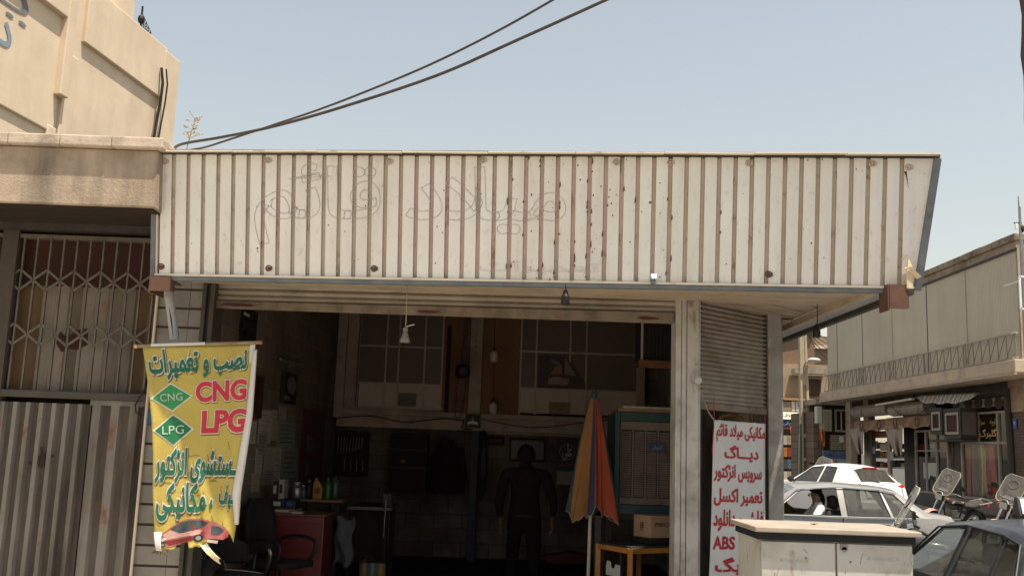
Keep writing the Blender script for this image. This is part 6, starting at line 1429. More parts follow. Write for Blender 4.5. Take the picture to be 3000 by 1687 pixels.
mb = MB().box(X0+.03, X1-.02, 5.95, 6.54, zt5-.076, zt5-.031); build('lid_neck', mb, flat('shadow_gap_navy', (.012,.014,.02), .7), t)
xm2 = W(2450, 1600, 5.95).x
d1 = build('door', MB().box(X0+.05, xm2-.006, 5.952, 5.978, .26, zt5-.085), m_cab, t, bevel=.004); d2 = build('door', MB().box(xm2+.006, X1-.04, 5.952, 5.978, .26, zt5-.085), m_cab, t, bevel=.004)
def scrawl(x0, x1, y0, y1, s, par):
    a = W(x0, y0, 5.95); b = W(x1, y1, 5.95); mb = MB(); write(mb, s, (a.x, b.x, min(a.z,b.z)+.0, max(a.z,b.z)), lambda x, y, h: V((x, 5.951-h*.3, y)), off=-.012, maxedge=9, shear=.1); build('marker_writing', mb, flat('faded_marker', (.33,.36,.34), .7), par)
scrawl(2285, 2366, 1634, 1648, 'KVod62A', d1); scrawl(2542, 2636, 1628, 1644, 'KVoo-62A', d2)
c = W(2472, 1608, 5.95); mb = MB().lathe([(.016,-.012),(.012,.0)], (c.x, 5.952, c.z), 10, 'y'); mb.box(c.x-.02, c.x+.02, 5.94, 5.953, c.z-.002, c.z+.03); build('lock', mb, m_steel, d2)
random.seed(9); mb = MB()
for k in range(16):
    x = random.uniform(X0+.07, X1-.06); z = random.uniform(.9, zt5-.1); splash(mb, (x, z), random.uniform(.003,.011), random.uniform(.003,.009), 5.9505)
for k in range(9):
    x = random.uniform(X0+.08, X1-.1); z = random.uniform(.95, zt5-.12); mb.tube([(x, 5.951, z), (x+random.uniform(-.03,.03), 5.951, z-random.uniform(.02,.09))], .0012, 4)
for xh, par in ((X0+.054, d1), (X1-.044, d2)):
    for z in (.5, .85, zt5-.16): build('hinge', MB().lathe([(.007,-.03),(.007,.03)], (xh, 5.949, z), 8), m_cab, par)
build('paint_chip', mb, mat('chip_rust', (.14,.08,.05), (.25,.2,.16), 30, .9), t)
solo('fallen_leaf', MB().grid(lambda u, v: (W(2380,1525,6.3).x+.06*(u-.5)*(1-abs(2*v-1)*.6), 6.25+.03*v, zt5+.004+.006*math.sin(5*u+3*v)), 4, 4), flat('dry_leaf', (.35,.20,.08), .8), 'small dry leaf lying on the pale cabinet lid', 'leaf', smooth=True)
# ================================================================ building along the right of the side street
XP, XS = 12.0, 12.9
m_clad = mat('ribbed_cladding', (.58,.52,.42), (.53,.47,.375), .8, .6, dirt=(.36,.31,.24), dscale=1.0, damt=.35, streak=True, spec=.3)
m_slabc = mat('slab_concrete', (.52,.41,.31), (.43,.34,.26), 2, .9, dirt=(.12,.09,.07), dscale=1.5, damt=.5, bump=.2)
m_para = mat('mossy_parapet', (.36,.28,.205), (.22,.17,.125), 2.5, .95, dirt=(.09,.07,.05), dscale=2.5, damt=.75, bump=.7, bscale=14)
m_railm = mat('railing_paint', (.44,.36,.27), (.35,.29,.22), 5, .7, rust=(.14,.07,.04), rscale=5)
m_zig = flat('zigzag_rod', (.25,.21,.165), .7)
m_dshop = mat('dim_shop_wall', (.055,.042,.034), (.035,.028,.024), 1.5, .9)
m_shopg = glass('shop_glass', (.82,.80,.76), .95, .02, ior=1.4)
m_frame = mat('shop_frame', (.32,.27,.23), (.25,.215,.185), 4, .6, dirt=(.07,.055,.045), dscale=3)
m_dframe = mat('dark_frame', (.045,.034,.028), (.03,.024,.02), 4, .6)
m_canvas = mat('brown_canvas', (.33,.20,.125), (.26,.155,.095), 3, .9, dirt=(.10,.06,.04), dscale=2.2, damt=.6)
m_canvas2 = mat('grey_canvas', (.38,.30,.26), (.30,.24,.205), 3, .9)
rb = thing('shop_row', 'two-storey shop row with ribbed grey cladding and zigzag balcony rail on the right', 'building', (12.6, 29.7, rz(29)+.15))
def fy(px, X): return WX(px, 1300, X).y
def fz(px, py, X): return WX(px, py, X).z
Y0, Y1 = 22.8, 36.74
def fbox(mb, x0, y0, x1, y1, X, d):      # picture rectangle on the plane X, thickness d away from the street
    xm_ = (x0+x1)/2; return mb.box(X, X+d, min(fy(x0,X), fy(x1,X)), max(fy(x0,X), fy(x1,X)), min(fz(xm_,y0,X), fz(xm_,y1,X)), max(fz(xm_,y0,X), fz(xm_,y1,X)))
zsl = 3.95; zsl1 = 4.26; zpt = 6.94
build('slab', MB().box(11.80, 17, Y0-.15, Y1+.25, zsl, zsl1), m_slabc, rb, bevel=.02)
build('slab_lip', MB().box(11.78, 11.84, Y0-.16, Y1+.26, zsl-.05, zsl-.001), m_railm, rb)
seams = [Y0]+[fy(x, XP) for x in (2842, 2723, 2619, 2529, 2454)]+[Y1]
for ya, yb in zip(seams, seams[1:]):
    ya += .03; yb -= .03; n = int((yb-ya)/.07); mb = MB(); px_ = XP+.05; st = (yb-ya)/n
    for k in range(n):
        c = [(0, 0), (.30, 0), (.42, .012), (.88, .012), (1, 0)]
        for (t0, d0), (t1, d1) in zip(c, c[1:]): mb.quad((px_+d0, ya+(k+t0)*st, zsl1), (px_+d1, ya+(k+t1)*st, zsl1), (px_+d1, ya+(k+t1)*st, zpt), (px_+d0, ya+(k+t0)*st, zpt))
    build('cladding_panel', mb, m_clad, rb)
for k, y in enumerate(seams): build('seam_strip', MB().box(XP+.055, XP+.12, y-.028, y+.028, zsl1+.002, zpt), m_joint if k in (2, 4, 5) else m_railm, rb)
build('upper_wall', MB().box(XP+.13, 17, Y0, Y1, zsl1+.002, zpt), m_slabc, rb)
mb = MB(); n = 26
for k in range(n):
    ya = Y0-.05+(Y1-Y0+.1)*k/n; yb = Y0-.05+(Y1-Y0+.1)*(k+1)/n; j0 = .025*mnoise.noise(V((k*.9,1,0)))
    mb.box(XP-.02+j0*.3, XP+.5, ya, yb-.001, zpt+.19, zpt+.36+j0)
build('parapet_cap', mb, m_para, rb, bevel=.02)
build('parapet', MB().box(XP+.03, XP+.5, Y0-.02, Y1+.02, zpt+.001, zpt+.189), m_para, rb, bevel=.01)
build('flashing', MB().box(XP+.01, XP+.06, Y0, Y1, zpt-.05, zpt), m_darktrim, rb)
# balcony rail
zr0, zr1 = zsl1+.045, 4.886
rl = build('balcony_rail', MB().tube([(XP-.09, Y0-.1, zr1), (XP-.09, Y1, zr1)], .03, 6).tube([(XP-.09, Y0-.1, zr0), (XP-.09, Y1, zr0)], .022, 6), m_railm, rb)
mb = MB(); n = 33
for k in range(n):
    ya = Y0-.05+(Y1-Y0)*k/n; yb = Y0-.05+(Y1-Y0)*(k+.5)/n; yc = Y0-.05+(Y1-Y0)*(k+1)/n
    mb.tube([(XP-.09, ya, zr0), (XP-.09, ya+.03, zr1)], .013, 5); mb.tube([(XP-.105, ya+.03, zr1), (XP-.105, yc, zr0)], .010, 5)
build('zigzag_bars', mb, m_zig, rl)
for y in seams[1:-1]: build('rail_post', MB().box(XP-.11, XP-.07, y-.02, y+.02, zsl1, zr1+.02), m_railm, rl)
# ground floor shell
ya, yb = 22.75, 36.7; g0 = rz(24)-.2
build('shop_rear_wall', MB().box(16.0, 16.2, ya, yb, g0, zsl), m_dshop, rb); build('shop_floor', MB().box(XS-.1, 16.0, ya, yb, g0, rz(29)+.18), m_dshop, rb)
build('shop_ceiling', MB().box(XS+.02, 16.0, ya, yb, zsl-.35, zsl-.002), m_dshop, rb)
def pt(px, py, X): return WX(px, py, X)
for (x0, x1, nm, mt) in ((2478, 2492, 'wall_pier', m_slabc), (2531, 2545, 'wall_pier', m_frame), (2648, 2679, 'wall_pier', m_dframe), (2796, 2812, 'wall_pier', m_dframe)):
    mb = MB(); mb.box(XS, XS+.25, fy(x1,XS), fy(x0,XS), g0, zsl); build(nm, mb, mt, rb)
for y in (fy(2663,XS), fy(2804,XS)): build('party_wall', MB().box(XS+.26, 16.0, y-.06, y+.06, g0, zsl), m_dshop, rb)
mb = MB(); fbox(mb, 2680, 1446, 2796, 1530, XS-.02, .15); build('stall_riser', mb, mat('grey_riser', (.10,.09,.085), (.08,.072,.07), 2, .8), rb)
mb = MB(); fbox(mb, 2812, 1466, 2956, 1545, XS-.02, .15); build('stall_riser', mb, mat('pinkish_riser', (.20,.14,.12), (.16,.11,.10), 2, .7), rb)
# near pier
mb = MB(); mb.box(XS-.12, XS+.3, 22.8, fy(2960, XS-.12), 3.14, zsl); build('plaster_pier', mb, mat('flaking_plaster', (.34,.26,.18), (.20,.15,.11), 3, .95, bump=.6, bscale=12, dirt=(.09,.06,.045), dscale=2.5, damt=.8), rb)
m_pbrick = brick('pier_brick', (.22,.165,.13), (.17,.125,.10), (.12,.10,.085), .22, .075, 'yz', .95, .8, .012)
mb = MB(); mb.box(XS-.10, XS+.3, 22.81, fy(2968, XS-.12), g0, 3.138); build('brick_pier', mb, m_pbrick, rb)
mb = MB(); mb.tube([pt(2950, 1140, XS-.15), pt(2962, 1320, XS-.15), pt(2972, 1500, XS-.15)], .09, 8); build('dark_downpipe', mb, m_dframe, rb)
p = pt(2973, 1241, XS-.13)
t = thing('house_number_plate', 'small blue house number plate on the plaster pier at the right edge', 'plate', p-V((0,0,.12)))
build('plate', MB().box(p.x-.01, p.x+.006, p.y-.09, p.y+.09, p.z-.12, p.z+.12), flat('enamel_blue', (.02,.07,.20), .35), t)
mb = MB(); write(mb, '۹', (-.03, .03, -.05, .06), lambda x, y, h: V((p.x-.011-h*.3, p.y-x, p.z+y)), off=.02); build('numeral', mb, m_white, t)
# transom with hexagons
mb = MB(); fbox(mb, 2812, 1167, 2958, 1192, XS+.02, .04); tr_ = build('transom_panel', mb, m_frame, rb)
for x in (2836, 2866, 2896, 2926, 2950):
    c = pt(x, 1180, XS+.01); mb = MB().plate([c+V((0, .24*math.cos(a), .17*math.sin(a))) for a in [k*1.0472 for k in range(6)]], (-.012,0,0)); build('hexagon_opening', mb, m_dframe, tr_)
# drapery shop window with gold lettering
fr_ = MB()
for (x0,y0,x1,y1) in ((2813,1206,2956,1212),(2813,1293,2956,1300),(2813,1458,2956,1465)): fbox(fr_, x0,y0,x1,y1, XS-.01, .06)
for (x0,y0,x1,y1) in ((2813,1207,2818,1464),(2921,1207,2926,1464),(2951,1207,2956,1464),(2846,1208,2849,1294),(2862,1208,2866,1294)): fbox(fr_, x0,y0,x1,y1, XS-.012, .064)
fw_ = build('shop_window', fr_, m_frame, rb); mb = MB(); fbox(mb, 2816, 1209, 2954, 1462, XS+.03, .008); mb.f = mb.f[5:6]; mb.mi = [0]; gp_ = build('pane', mb, m_shopg, fw_)
gold = flat('gold_letters', (.50,.34,.12), .4)
def fac(px, py): return pt(px, py, XS+.025)
def ftext(s, x0, y0, x1, y1, off=.01):
    mb = MB(); a = fac(x0, y0); b = fac(x1, y1); za = max(a.z, fac(x1,y0).z); zb2 = min(b.z, fac(x0,y1).z)
    write(mb, s, (0, a.y-b.y, zb2, za), lambda x, y, h: V((XS+.022-h*.3, a.y-x, y)), off=off); return mb
build('gold_lettering', ftext(farsi('پارچه'), 2900, 1227, 2921, 1247), gold, gp_); build('gold_lettering', ftext(farsi('سرای'), 2866, 1227, 2885, 1247), gold, gp_); build('gold_lettering', ftext(farsi('گلبرگ'), 2870, 1256, 2921, 1284, .02), gold, gp_)
# fabric lengths behind the pane: each a thing
random.seed(31)
cols = [(0.44, 0.23, 0.14), (0.58, 0.43, 0.27), (0.27, 0.2, 0.14), (0.6, 0.16, 0.13), (0.52, 0.47, 0.38), (0.24, 0.28, 0.24), (0.7, 0.53, 0.35), (0.4, 0.12, 0.12), (0.74, 0.68, 0.57), (0.3, 0.23, 0.2)]
names_ = ['brown','tan','umber','red','putty','olive','sand','maroon','ivory','sepia']
mfab = [mat('fabric_%s' % n_, c_, scale=6, rough=.95) for n_, c_ in zip(names_, cols)]
yA, yB = fy(2954, XS+.5), fy(2818, XS+.5); nf = 20
order = ['at the right end of the drapery shop window'] + ['%s from the right in the drapery shop window' % w_ for w_ in 'second third fourth fifth sixth seventh eighth ninth tenth eleventh twelfth thirteenth fourteenth fifteenth sixteenth seventeenth eighteenth nineteenth twentieth'.split()]
for k in range(nf):
    i = (k*7+3) % 10; yc = yA+(yB-yA)*(k+.5)/nf; wd = (yB-yA)/nf*.55; x_ = XS+.11+.07*random.random(); zt_2 = fz(2880,1303,XS+.5)-.1*random.random(); zb_2 = fz(2880, 1455, XS+.5)
    mb = MB().grid(lambda u, v: (x_+.035*math.sin(u*9+k)+.02*math.sin(5*v+k), yc+(u-.5)*2*wd*(1+.25*math.sin(3*v+k)), zb_2+(zt_2-zb_2)*v), 10, 6)
    solo('fabric_length', mb, mfab[i], '%s fabric hanging %s' % (names_[i], order[k]), 'fabric', 'fabrics hanging in the drapery shop window', smooth=True, solid=.008)
# paper shades standing in the window
for k, (x, y) in enumerate(((2856, 1400), (2886, 1408))):
    c = pt(x, y, XS+.2); solo('folded_fan', MB().plate([c+V((0,.22,.12)), c+V((0,-.10,.06)), c+V((0,.02,-.14))], (.05,0,0)), m_paper[1] if k else flat('pale_fan', (.34,.31,.25), .8), ('pale folded paper fan standing in the drapery window' if k == 0 else 'dimmer folded paper fan right of the pale one in the window'), 'fan')
# middle shop: orange head band, panes, notice
fr_ = MB()
for (x0,y0,x1,y1) in ((2680,1258,2796,1264),(2680,1440,2796,1447),(2680,1318,2776,1322)): fbox(fr_, x0,y0,x1,y1, XS-.01, .05)
for x in (2681, 2711, 2742, 2774): fbox(fr_, x-2, 1259, x+2, 1446, XS-.012, .054)
fw2 = build('shop_window', fr_, m_frame, rb); mb = MB(); fbox(mb, 2681, 1260, 2775, 1445, XS+.03, .008); mb.f = mb.f[5:6]; mb.mi = [0]; build('pane', mb, m_shopg, fw2)
mb = MB(); fbox(mb, 2682, 1300, 2773, 1317, XS+.10, .02); build('red_band', mb, flat('signboard_red', (.16,.03,.02), .5), fw2)
mb = MB(); fbox(mb, 2709, 1301, 2738, 1312, XS+.085, .012); sg_ = build('oval_plate', mb, flat('plate_grey_green', (.20,.22,.20), .5), fw2, bevel=.03)
mb = MB(); fbox(mb, 2703, 1355, 2746, 1402, XS+.015, .006); solo('window_notice', mb, flat('notice_paper', (.40,.40,.36), .8), 'pale paper notice taped inside the middle shop window', 'notice')
mb = MB().grid(lambda u, v: pt(2752+24*u-(8*(1-v)*u if v < .5 else 0)-10*(1-u)*0+ (1-v)*10*(1-u), 1340-57*v, XS+.14)+V((.04*math.sin(u*14),0,0)), 12, 6); solo('red_curtain', mb, mat('dark_red_curtain', (.14,.03,.025), (.09,.02,.018), 4, .95), 'dark red curtain gathered at the right of the middle shop window', 'curtain', smooth=True, solid=.01)
mb = MB().grid(lambda u, v: pt(2776+20*u, 1440-160*v, XS+.10)+V((.03*math.sin(u*17),0,0)), 14, 4); solo('green_curtain', mb, mat('grey_green_curtain', (.13,.13,.10), (.09,.09,.07), 4, .95), 'grey green curtain between the middle shop and the drapery window', 'curtain', smooth=True, solid=.01)
mb = MB()
for k in range(9): c = pt(2686+k*9.5, 1375-(k*37 % 11), XS+.6); mb.box(c.x, c.x+.2, c.y-.10, c.y+.10, c.z-.25, c.z+.22)
m_goods = [mat('goods_%s' % n_, c_, scale=5, rough=.8) for n_, c_ in (('white',(.34,.32,.29)),('blue',(.05,.09,.16)),('orange',(.32,.12,.03)),('cream',(.26,.21,.14)),('dark',(.05,.045,.04)),('red',(.2,.03,.025)))]
def goods(x0, x1, y0, X, wpx, hpx, rown, seed):
    random.seed(seed); x = x0; k = 0
    pos = ['farthest left','second','third','fourth','fifth','sixth','seventh','eighth','ninth','tenth']
    while x < x1:
        w_ = wpx*random.uniform(.7, 1.3); h_ = hpx*random.uniform(.6, 1.1); i = random.randrange(6); mb = MB(); fbox(mb, x, y0-h_, x+w_*.85, y0, X, .18)
        cn = ['white','blue','orange','cream','dark','red'][i]
        solo('shop_goods', mb, m_goods[i], '%s packet, %s on the %s shelf of the corner shop' % (cn, pos[min(k, 9)], rown), 'packet', 'goods on the shop shelves', bevel=.004); x += w_; k += 1
for (y0, rown, sd) in ((1312, 'upper', 1), (1340, 'middle', 2), (1368, 'lower', 3)):
    mb = MB(); fbox(mb, 2548, y0, 2645, y0+2, XS+.9, .3); solo('shop_shelf', mb, m_frame, '%s shelf of goods in the corner shop behind the white hatchback' % rown, 'shelf')
    goods(2550, 2643, y0-.4, XS+.92, 13, 20, rown, sd)
mb = MB(); fbox(mb, 2545, 1262, 2549, 1480, XS-.02, .08); build('door_post', mb, m_frame, rb); mb = MB(); fbox(mb, 2599, 1262, 2606, 1480, XS-.02, .08); fw3 = build('door_post', mb, mat('beige_frame', (.30,.24,.17), (.26,.20,.14), 4, .7), rb)
mb = MB(); fbox(mb, 2549, 1262, 2599, 1282, XS+.04, .05); build('orange_head_panel', mb, flat('orange_panel', (.18,.06,.025), .6), fw3)
for (x0,y0,x1,y1,lb,mt) in ((2578,1300,2600,1320,'cream sign card on the door frame of the corner shop',m_goods[3]),(2606,1322,2616,1348,'white sheet right of the beige door post',m_goods[0]),(2556,1308,2563,1328,'small white sheet on the corner shop door',m_goods[0])):
    mb = MB(); fbox(mb, x0,y0,x1,y1, XS-.03, .008); solo('shop_card', mb, mt, lb, 'card')
# rolled shutters, awnings
for k, (x0, x1, y) in enumerate(((2506, 2608, 1207), (2617, 2722, 1202))):
    a = pt(x0, y, XS-.12); b = pt(x1, y-3, XS-.12); mb = MB(); n = 16
    mb.tube([V((a.x, a.y, a.z)), V((a.x, b.y, a.z))], .20, 18)
    for j in range(14): an = j*.35+1.2; mb.bar(V((a.x+.203*math.cos(an), a.y-.02, a.z+.203*math.sin(an))), V((a.x+.203*math.cos(an), b.y+.02, a.z+.203*math.sin(an))), .015, .012)
    build('shutter_drum', mb, m_slat, rb, smooth=50)
def awning(name, label, x0, x1, y0, y1, hx0, hx1, hy, mt):
    t = thing(name, label, 'awning', pt((x0+x1)/2, y1, XS-.35))
    ya_, yb_ = fy(x1, XS-.35), fy(x0, XS-.35); z1 = fz((x0+x1)/2, y0, XS-.35); z0 = fz((x0+x1)/2, y1, XS-.35)
    build('valance', MB().grid(lambda u, v: (XS-.35-.10*v*0+.03*math.sin(u*22+2*v)+.12*(v), ya_+(yb_-ya_)*u, z0+(z1-z0)*v+.03*math.sin(u*17)*(1-v)), 40, 5), mt, t, smooth=True, solid=.006)
    build('top_cloth', MB().grid(lambda u, v: (XS-.23+.2*v, ya_+(yb_-ya_)*u, z1+.03*v), 10, 3), mt, t, smooth=True, solid=.006)
    def flap_(u, v):      # v = 0 at the top
        xl = hx0+(hx1-hx0)*.62*v**1.3; xr = hx1-2*v; y = (y1-6)+(hy-(y1-6))*v
        return pt(xl+(xr-xl)*u, y-3*u*(1-v), XS-.34+.07*math.sin(u*10+v*2)*(.3+v))
    build('hanging_side', MB().grid(flap_, 18, 12), m_canvas2, t, smooth=True, solid=.006)
    mb = MB()
    for k in range(2):
        c = V((XS-.355, ya_+(yb_-ya_)*(.22+.5*k), (z0+z1)/2)); mb.tube([c+V((-.02,.14*math.cos(q_),.15*math.sin(q_))) for q_ in [j*.314 for j in range(20)]], .018, 5, closed=True)
    build('ring_print', mb, flat('faded_blue_ring', (.09,.09,.09), .9), t)
awning('shop_awning', 'brown canvas awning with loose grey flap at the far end of the shop row', 2500, 2602, 1229, 1262, 2489, 2530, 1330, m_canvas)
awning('shop_awning', 'brown canvas awning with loose grey flap next to the projecting display boxes', 2592, 2722, 1219, 1254, 2592, 2645, 1335, m_canvas)
# striped strip of awning
m_str = [flat('stripe_grey', (.22,.21,.22), .9), flat('stripe_white', (.50,.48,.46), .9)]
a = pt(2680, 1160, 12.22); b = pt(2852, 1152, 12.22)
mb = MB().grid(lambda u, v: V((12.24+.12*v+.02*math.sin(u*40), a.y+(b.y-a.y)*u, (a.z+(b.z-a.z)*u)-.0+.02-(.26-.20*abs(2*u-1)**4)*(1-v)+.02*math.sin(u*25)*(1-v))), 80, 4, lambda u, v: int(u*40) % 2)
t = solo('striped_awning', mb, m_str, 'narrow grey and white striped awning rolled up under the balcony slab', 'awning', smooth=True, solid=.006)
# projecting window boxes
def dbox(name, label, x0, x1, y0, y1, X, dep):
    c = pt((x0+x1)/2, y1, X); t = thing(name, label, 'display box', c)
    ya_, yb_ = fy(x1, X), fy(x0, X); z0, z1 = fz((x0+x1)/2, y1, X), fz((x0+x1)/2, y0, X)
    build('box_shell', MB().box(X+.03, X+dep, ya_, yb_, z0, z1), m_dframe, t); mb = MB()
    for q in ((ya_, yb_, z0, z0+.07), (ya_, yb_, z1-.07, z1), (ya_, ya_+.07, z0+.0701, z1-.0701), (yb_-.07, yb_, z0+.0701, z1-.0701)): mb.box(X, X+.029, *q)
    build('outer_frame', mb, m_dframe, t); mb = MB(); i = .11
    for q in ((ya_+i, yb_-i, z0+i, z0+i+.07), (ya_+i, yb_-i, z1-i-.07, z1-i), (ya_+i, ya_+i+.08, z0+i+.0701, z1-i-.0701), (yb_-i-.08, yb_-i, z0+i+.0701, z1-i-.0701)): mb.box(X-.012, X-.001, *q)
    build('pale_border', mb, flat('pale_border', (.33,.29,.25), .8), t)
    build('curtain_panel', MB().grid(lambda u, v: (X+.012+.008*math.sin(u*40), ya_+.2+(yb_-ya_-.4)*u, z0+.19+(z1-z0-.38)*v), 24, 2), mat('umber_curtain', (.07,.035,.025), (.05,.026,.02), 4, .9, stretch=(1,8,1)), t, smooth=True)
    # pale flank facing down the street
    build('flank_panel', MB().box(X+.05, X+dep-.05, ya_-.012, ya_-.001, z0+.1, z1-.1), mat('flank_brown', (.12,.095,.08), scale=4), t)
dbox('display_box', 'dark projecting display box with pale border nearer the awnings', 2727, 2762, 1194, 1272, 12.40, .48); dbox('display_box', 'dark projecting display box with pale border next to the drapery window', 2767, 2816, 1196, 1284, 12.40, .48)
mb = MB(); fbox(mb, 2725, 1286, 2818, 1292, 12.45, .45); solo('box_bracket', mb, m_joint, 'dark bracket shelf under the two projecting display boxes', 'bracket')
hang_lamp('bulb_lamp', 'bare white bulb hanging under the slab by the far awning', pt(2523, 1180, 12.45), pt(2523, 1210, 12.45), 'white')
p = pt(2568, 1186, 12.34); q = pt(2675, 1168, 12.34); solo('tube_fitting', MB().bar(p, q, .10, .06), m_cap, 'long pale tube light fitting under the balcony slab', 'light')
for pts_, r_, lb in (([(2612,1190),(2640,1214),(2690,1212),(2715,1194)], .012, 'slack wire drooping before the two rolled shutter drums'), ([(2850,1156),(2890,1150),(2930,1144),(2948,1160)], .018, 'thick wire from the striped awning to the dark downpipe'), ([(2856,1140),(2912,1146),(2936,1150),(2952,1138)], .014, 'thin upper wire close under the slab by the plaster pier')):
    mb = MB().tube(smoothpath([pt(x, y, 12.34) for x, y in pts_], 5), r_, 5); solo('slack_wire', mb, m_black, lb, 'wire', 'slack wires under the balcony slab', smooth=True)
c = pt(2688, 1226, 12.28); solo('red_tassel', MB().tube([pt(2688, 1190, 12.28), c], .008, 5).tube([c+V((0,0,.1)), c+V((0,.01,-.06))], [.012,.03], 6), flat('tassel_red', (.35,.06,.03), .9), 'thin red tassel hanging below the striped awning', 'tassel')
# mast, downpipe and white frame at the near end
p = W(2983, 575, 22.05); q = W(2986, 760, 22.05)
t = thing('roof_mast', 'thin mast with small antenna fittings at the near end of the parapet', 'mast', (p.x, 22.05, 4.2))
build('mast_pole', MB().tube([(p.x, 22.05, 4.2), (p.x+.02, 22.05, q.z), (p.x, 22.05, p.z)], [.05,.05,.012], 8), m_steel, t); build('whip', MB().tube([(p.x+.035, 22.05, 6.85), (p.x+.035, 22.05, W(2986,605,22.05).z)], .010, 5), m_steel, t)
c = W(2977, 662, 22.05); build('white_unit', MB().box(c.x-.03, c.x+.03, 22.02, 22.053, c.z-.08, c.z+.06), m_white, t); build('clamp', MB().tube([(c.x-.05,22.05,c.z+.07),(p.x+.05,22.05,c.z+.08)], .018, 6).ball((p.x+.05,22.05,c.z-.06), .06, .05, .10, 8, 6), m_dframe, t)
p = W(2986, 810, 21.25); q = W(3012, 905, 21.25); mb = MB()
for a_, b_ in (((p.x,p.z),(q.x,p.z)),((p.x,q.z),(q.x,q.z)),((p.x,p.z),(p.x,q.z)),((q.x,p.z),(q.x,q.z))): mb.bar((a_[0],21.25,a_[1]), (b_[0],21.25,b_[1]), .045, .045, (0,1,0))
mb.bar((p.x,21.25,p.z-.1), (p.x, 21.9, p.z-.1), .03, .03); solo('empty_sign', mb, m_white, 'empty white steel sign frame cut by the right edge of the photo', 'frame')
# brown pole at the extreme right, near
p = W(3001, 0, 12); q = W(3013, 300, 12); d = (p-q)/(p.z-q.z)
mb = MB(); n = 30; base = q-d*q.z; pts = [base+d*(8.5*k/n) for k in range(n+1)]; mb.tube([V((a_.x+.012*math.sin(k*1.7),a_.y,a_.z)) for k, a_ in enumerate(pts)], [.055+.008*math.sin(k*2.3) for k in range(n+1)], 10)
solo('timber_pole', mb, mat('old_timber', (.12,.085,.065), (.07,.05,.04), 5, .95, stretch=(4,4,.3), bump=.5), 'rough brown timber pole cut by the top right edge of the photo', 'pole', smooth=True)

# ================================================================ end of the street
m_brk = brick('yellow_brick', (.33,.205,.13), (.27,.165,.105), (.25,.19,.14), .24, .075, 'xz', .95, .5, .012, dirt=(.16,.11,.08), damt=.4)
m_wallb = mat('brown_render', (.34,.255,.165), (.29,.215,.14), 1, .95, dirt=(.17,.12,.085), dscale=1, damt=.5)
m_stone = brick('rough_stone', (.30,.22,.155), (.20,.15,.11), (.15,.115,.085), .45, .28, 'xz', .95, .8, .018)
def wbx(mb, x0, y0, x1, y1, Y, d): b = at(x0, y0, x1, y1, Y, d); return mb.box(*b)
def gnd(Y): return rz(Y)
hb_ = thing('brick_house', 'far yellow brick house closing the end of the side street', 'house', (W(2340,1200,63).x, 65, gnd(63)))
mb = MB(); b = at(1880, 978, 2386, 1068, 63, 7); mb.plate([(b[0],63,b[4]),(b[1],63,b[4]),(b[1],63,b[5]+.55),(b[0],63,b[5]-1.45)], (0,7,0)); build('brick_wall', mb, m_brk, hb_)
mb = MB(); mb.bar((b[0],62.95,b[5]-1.45+.1), (b[1],62.95,b[5]+.55+.1), .5, .18); build('roof_edge', mb, m_cap, hb_)
b2 = at(2386, 985, 2440, 1090, 64.5, 6); build('side_wing', MB().box(*b2), brick('pale_brick', (.46,.33,.22), (.40,.28,.19), (.32,.25,.19), .24, .075, 'xz', .95, .5, .012), hb_)
b2 = at(2384, 1012, 2440, 1021, 64.2, .3); build('wing_coping', MB().box(*b2), m_cap, hb_)
b2 = at(1880, 1060, 2440, 1420, 62.8, .19); build('lower_wall', MB().box(b2[0], b2[1], b2[2], b2[3], gnd(63)-.5, b2[5]), m_wallb, hb_)
ch = thing('corner_house', 'brown rendered house with a brick-filled upper window behind the concrete pole', 'house', (W(2350,1200,45.7).x, 46, gnd(45)))
b = at(2240, 1098, 2425, 1170, 45.7, 5); build('upper_wall', MB().box(*b), m_wallb, ch)
b2 = at(2328, 1080, 2424, 1094, 45.1, .6); build('canopy_edge', MB().box(*b2), m_frame, ch)
b2 = at(2367, 1106, 2410, 1165, 45.66, .03); wn = build('window', MB().box(*b2), m_frame, ch); b2 = at(2371, 1110, 2405, 1162, 45.63, .029); build('brick_infill', MB().box(*b2), brick('dark_infill', (.15,.09,.06), (.11,.065,.045), (.07,.05,.04), .2, .07, 'xz', .95, .8, .012), wn)
b2 = at(2240, 1166, 2425, 1172, 45.2, .5); build('ledge', MB().box(*b2), flat('orange_ledge', (.40,.22,.12), .8), ch)
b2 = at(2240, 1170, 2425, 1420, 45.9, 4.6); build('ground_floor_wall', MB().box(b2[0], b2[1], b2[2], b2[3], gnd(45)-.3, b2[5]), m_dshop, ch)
mb = MB()
for x0 in (2319, 2332, 2348, 2362, 2374): wbx(mb, x0, 1175, x0+10.5, 1204, 45.3, .06)
build('sign_panel', mb, flat('panel_white', (.62,.58,.52), .6), ch); mb = MB(); wbx(mb, 2240, 1172, 2384, 1206, 45.4, .05); build('sign_backing', mb, flat('backing_brown', (.16,.12,.09), .8), ch)
b2 = at(2285, 1176, 2317, 1204, 45.28, .06); build('sign_panel', MB().box(*b2), m_wallb, ch)
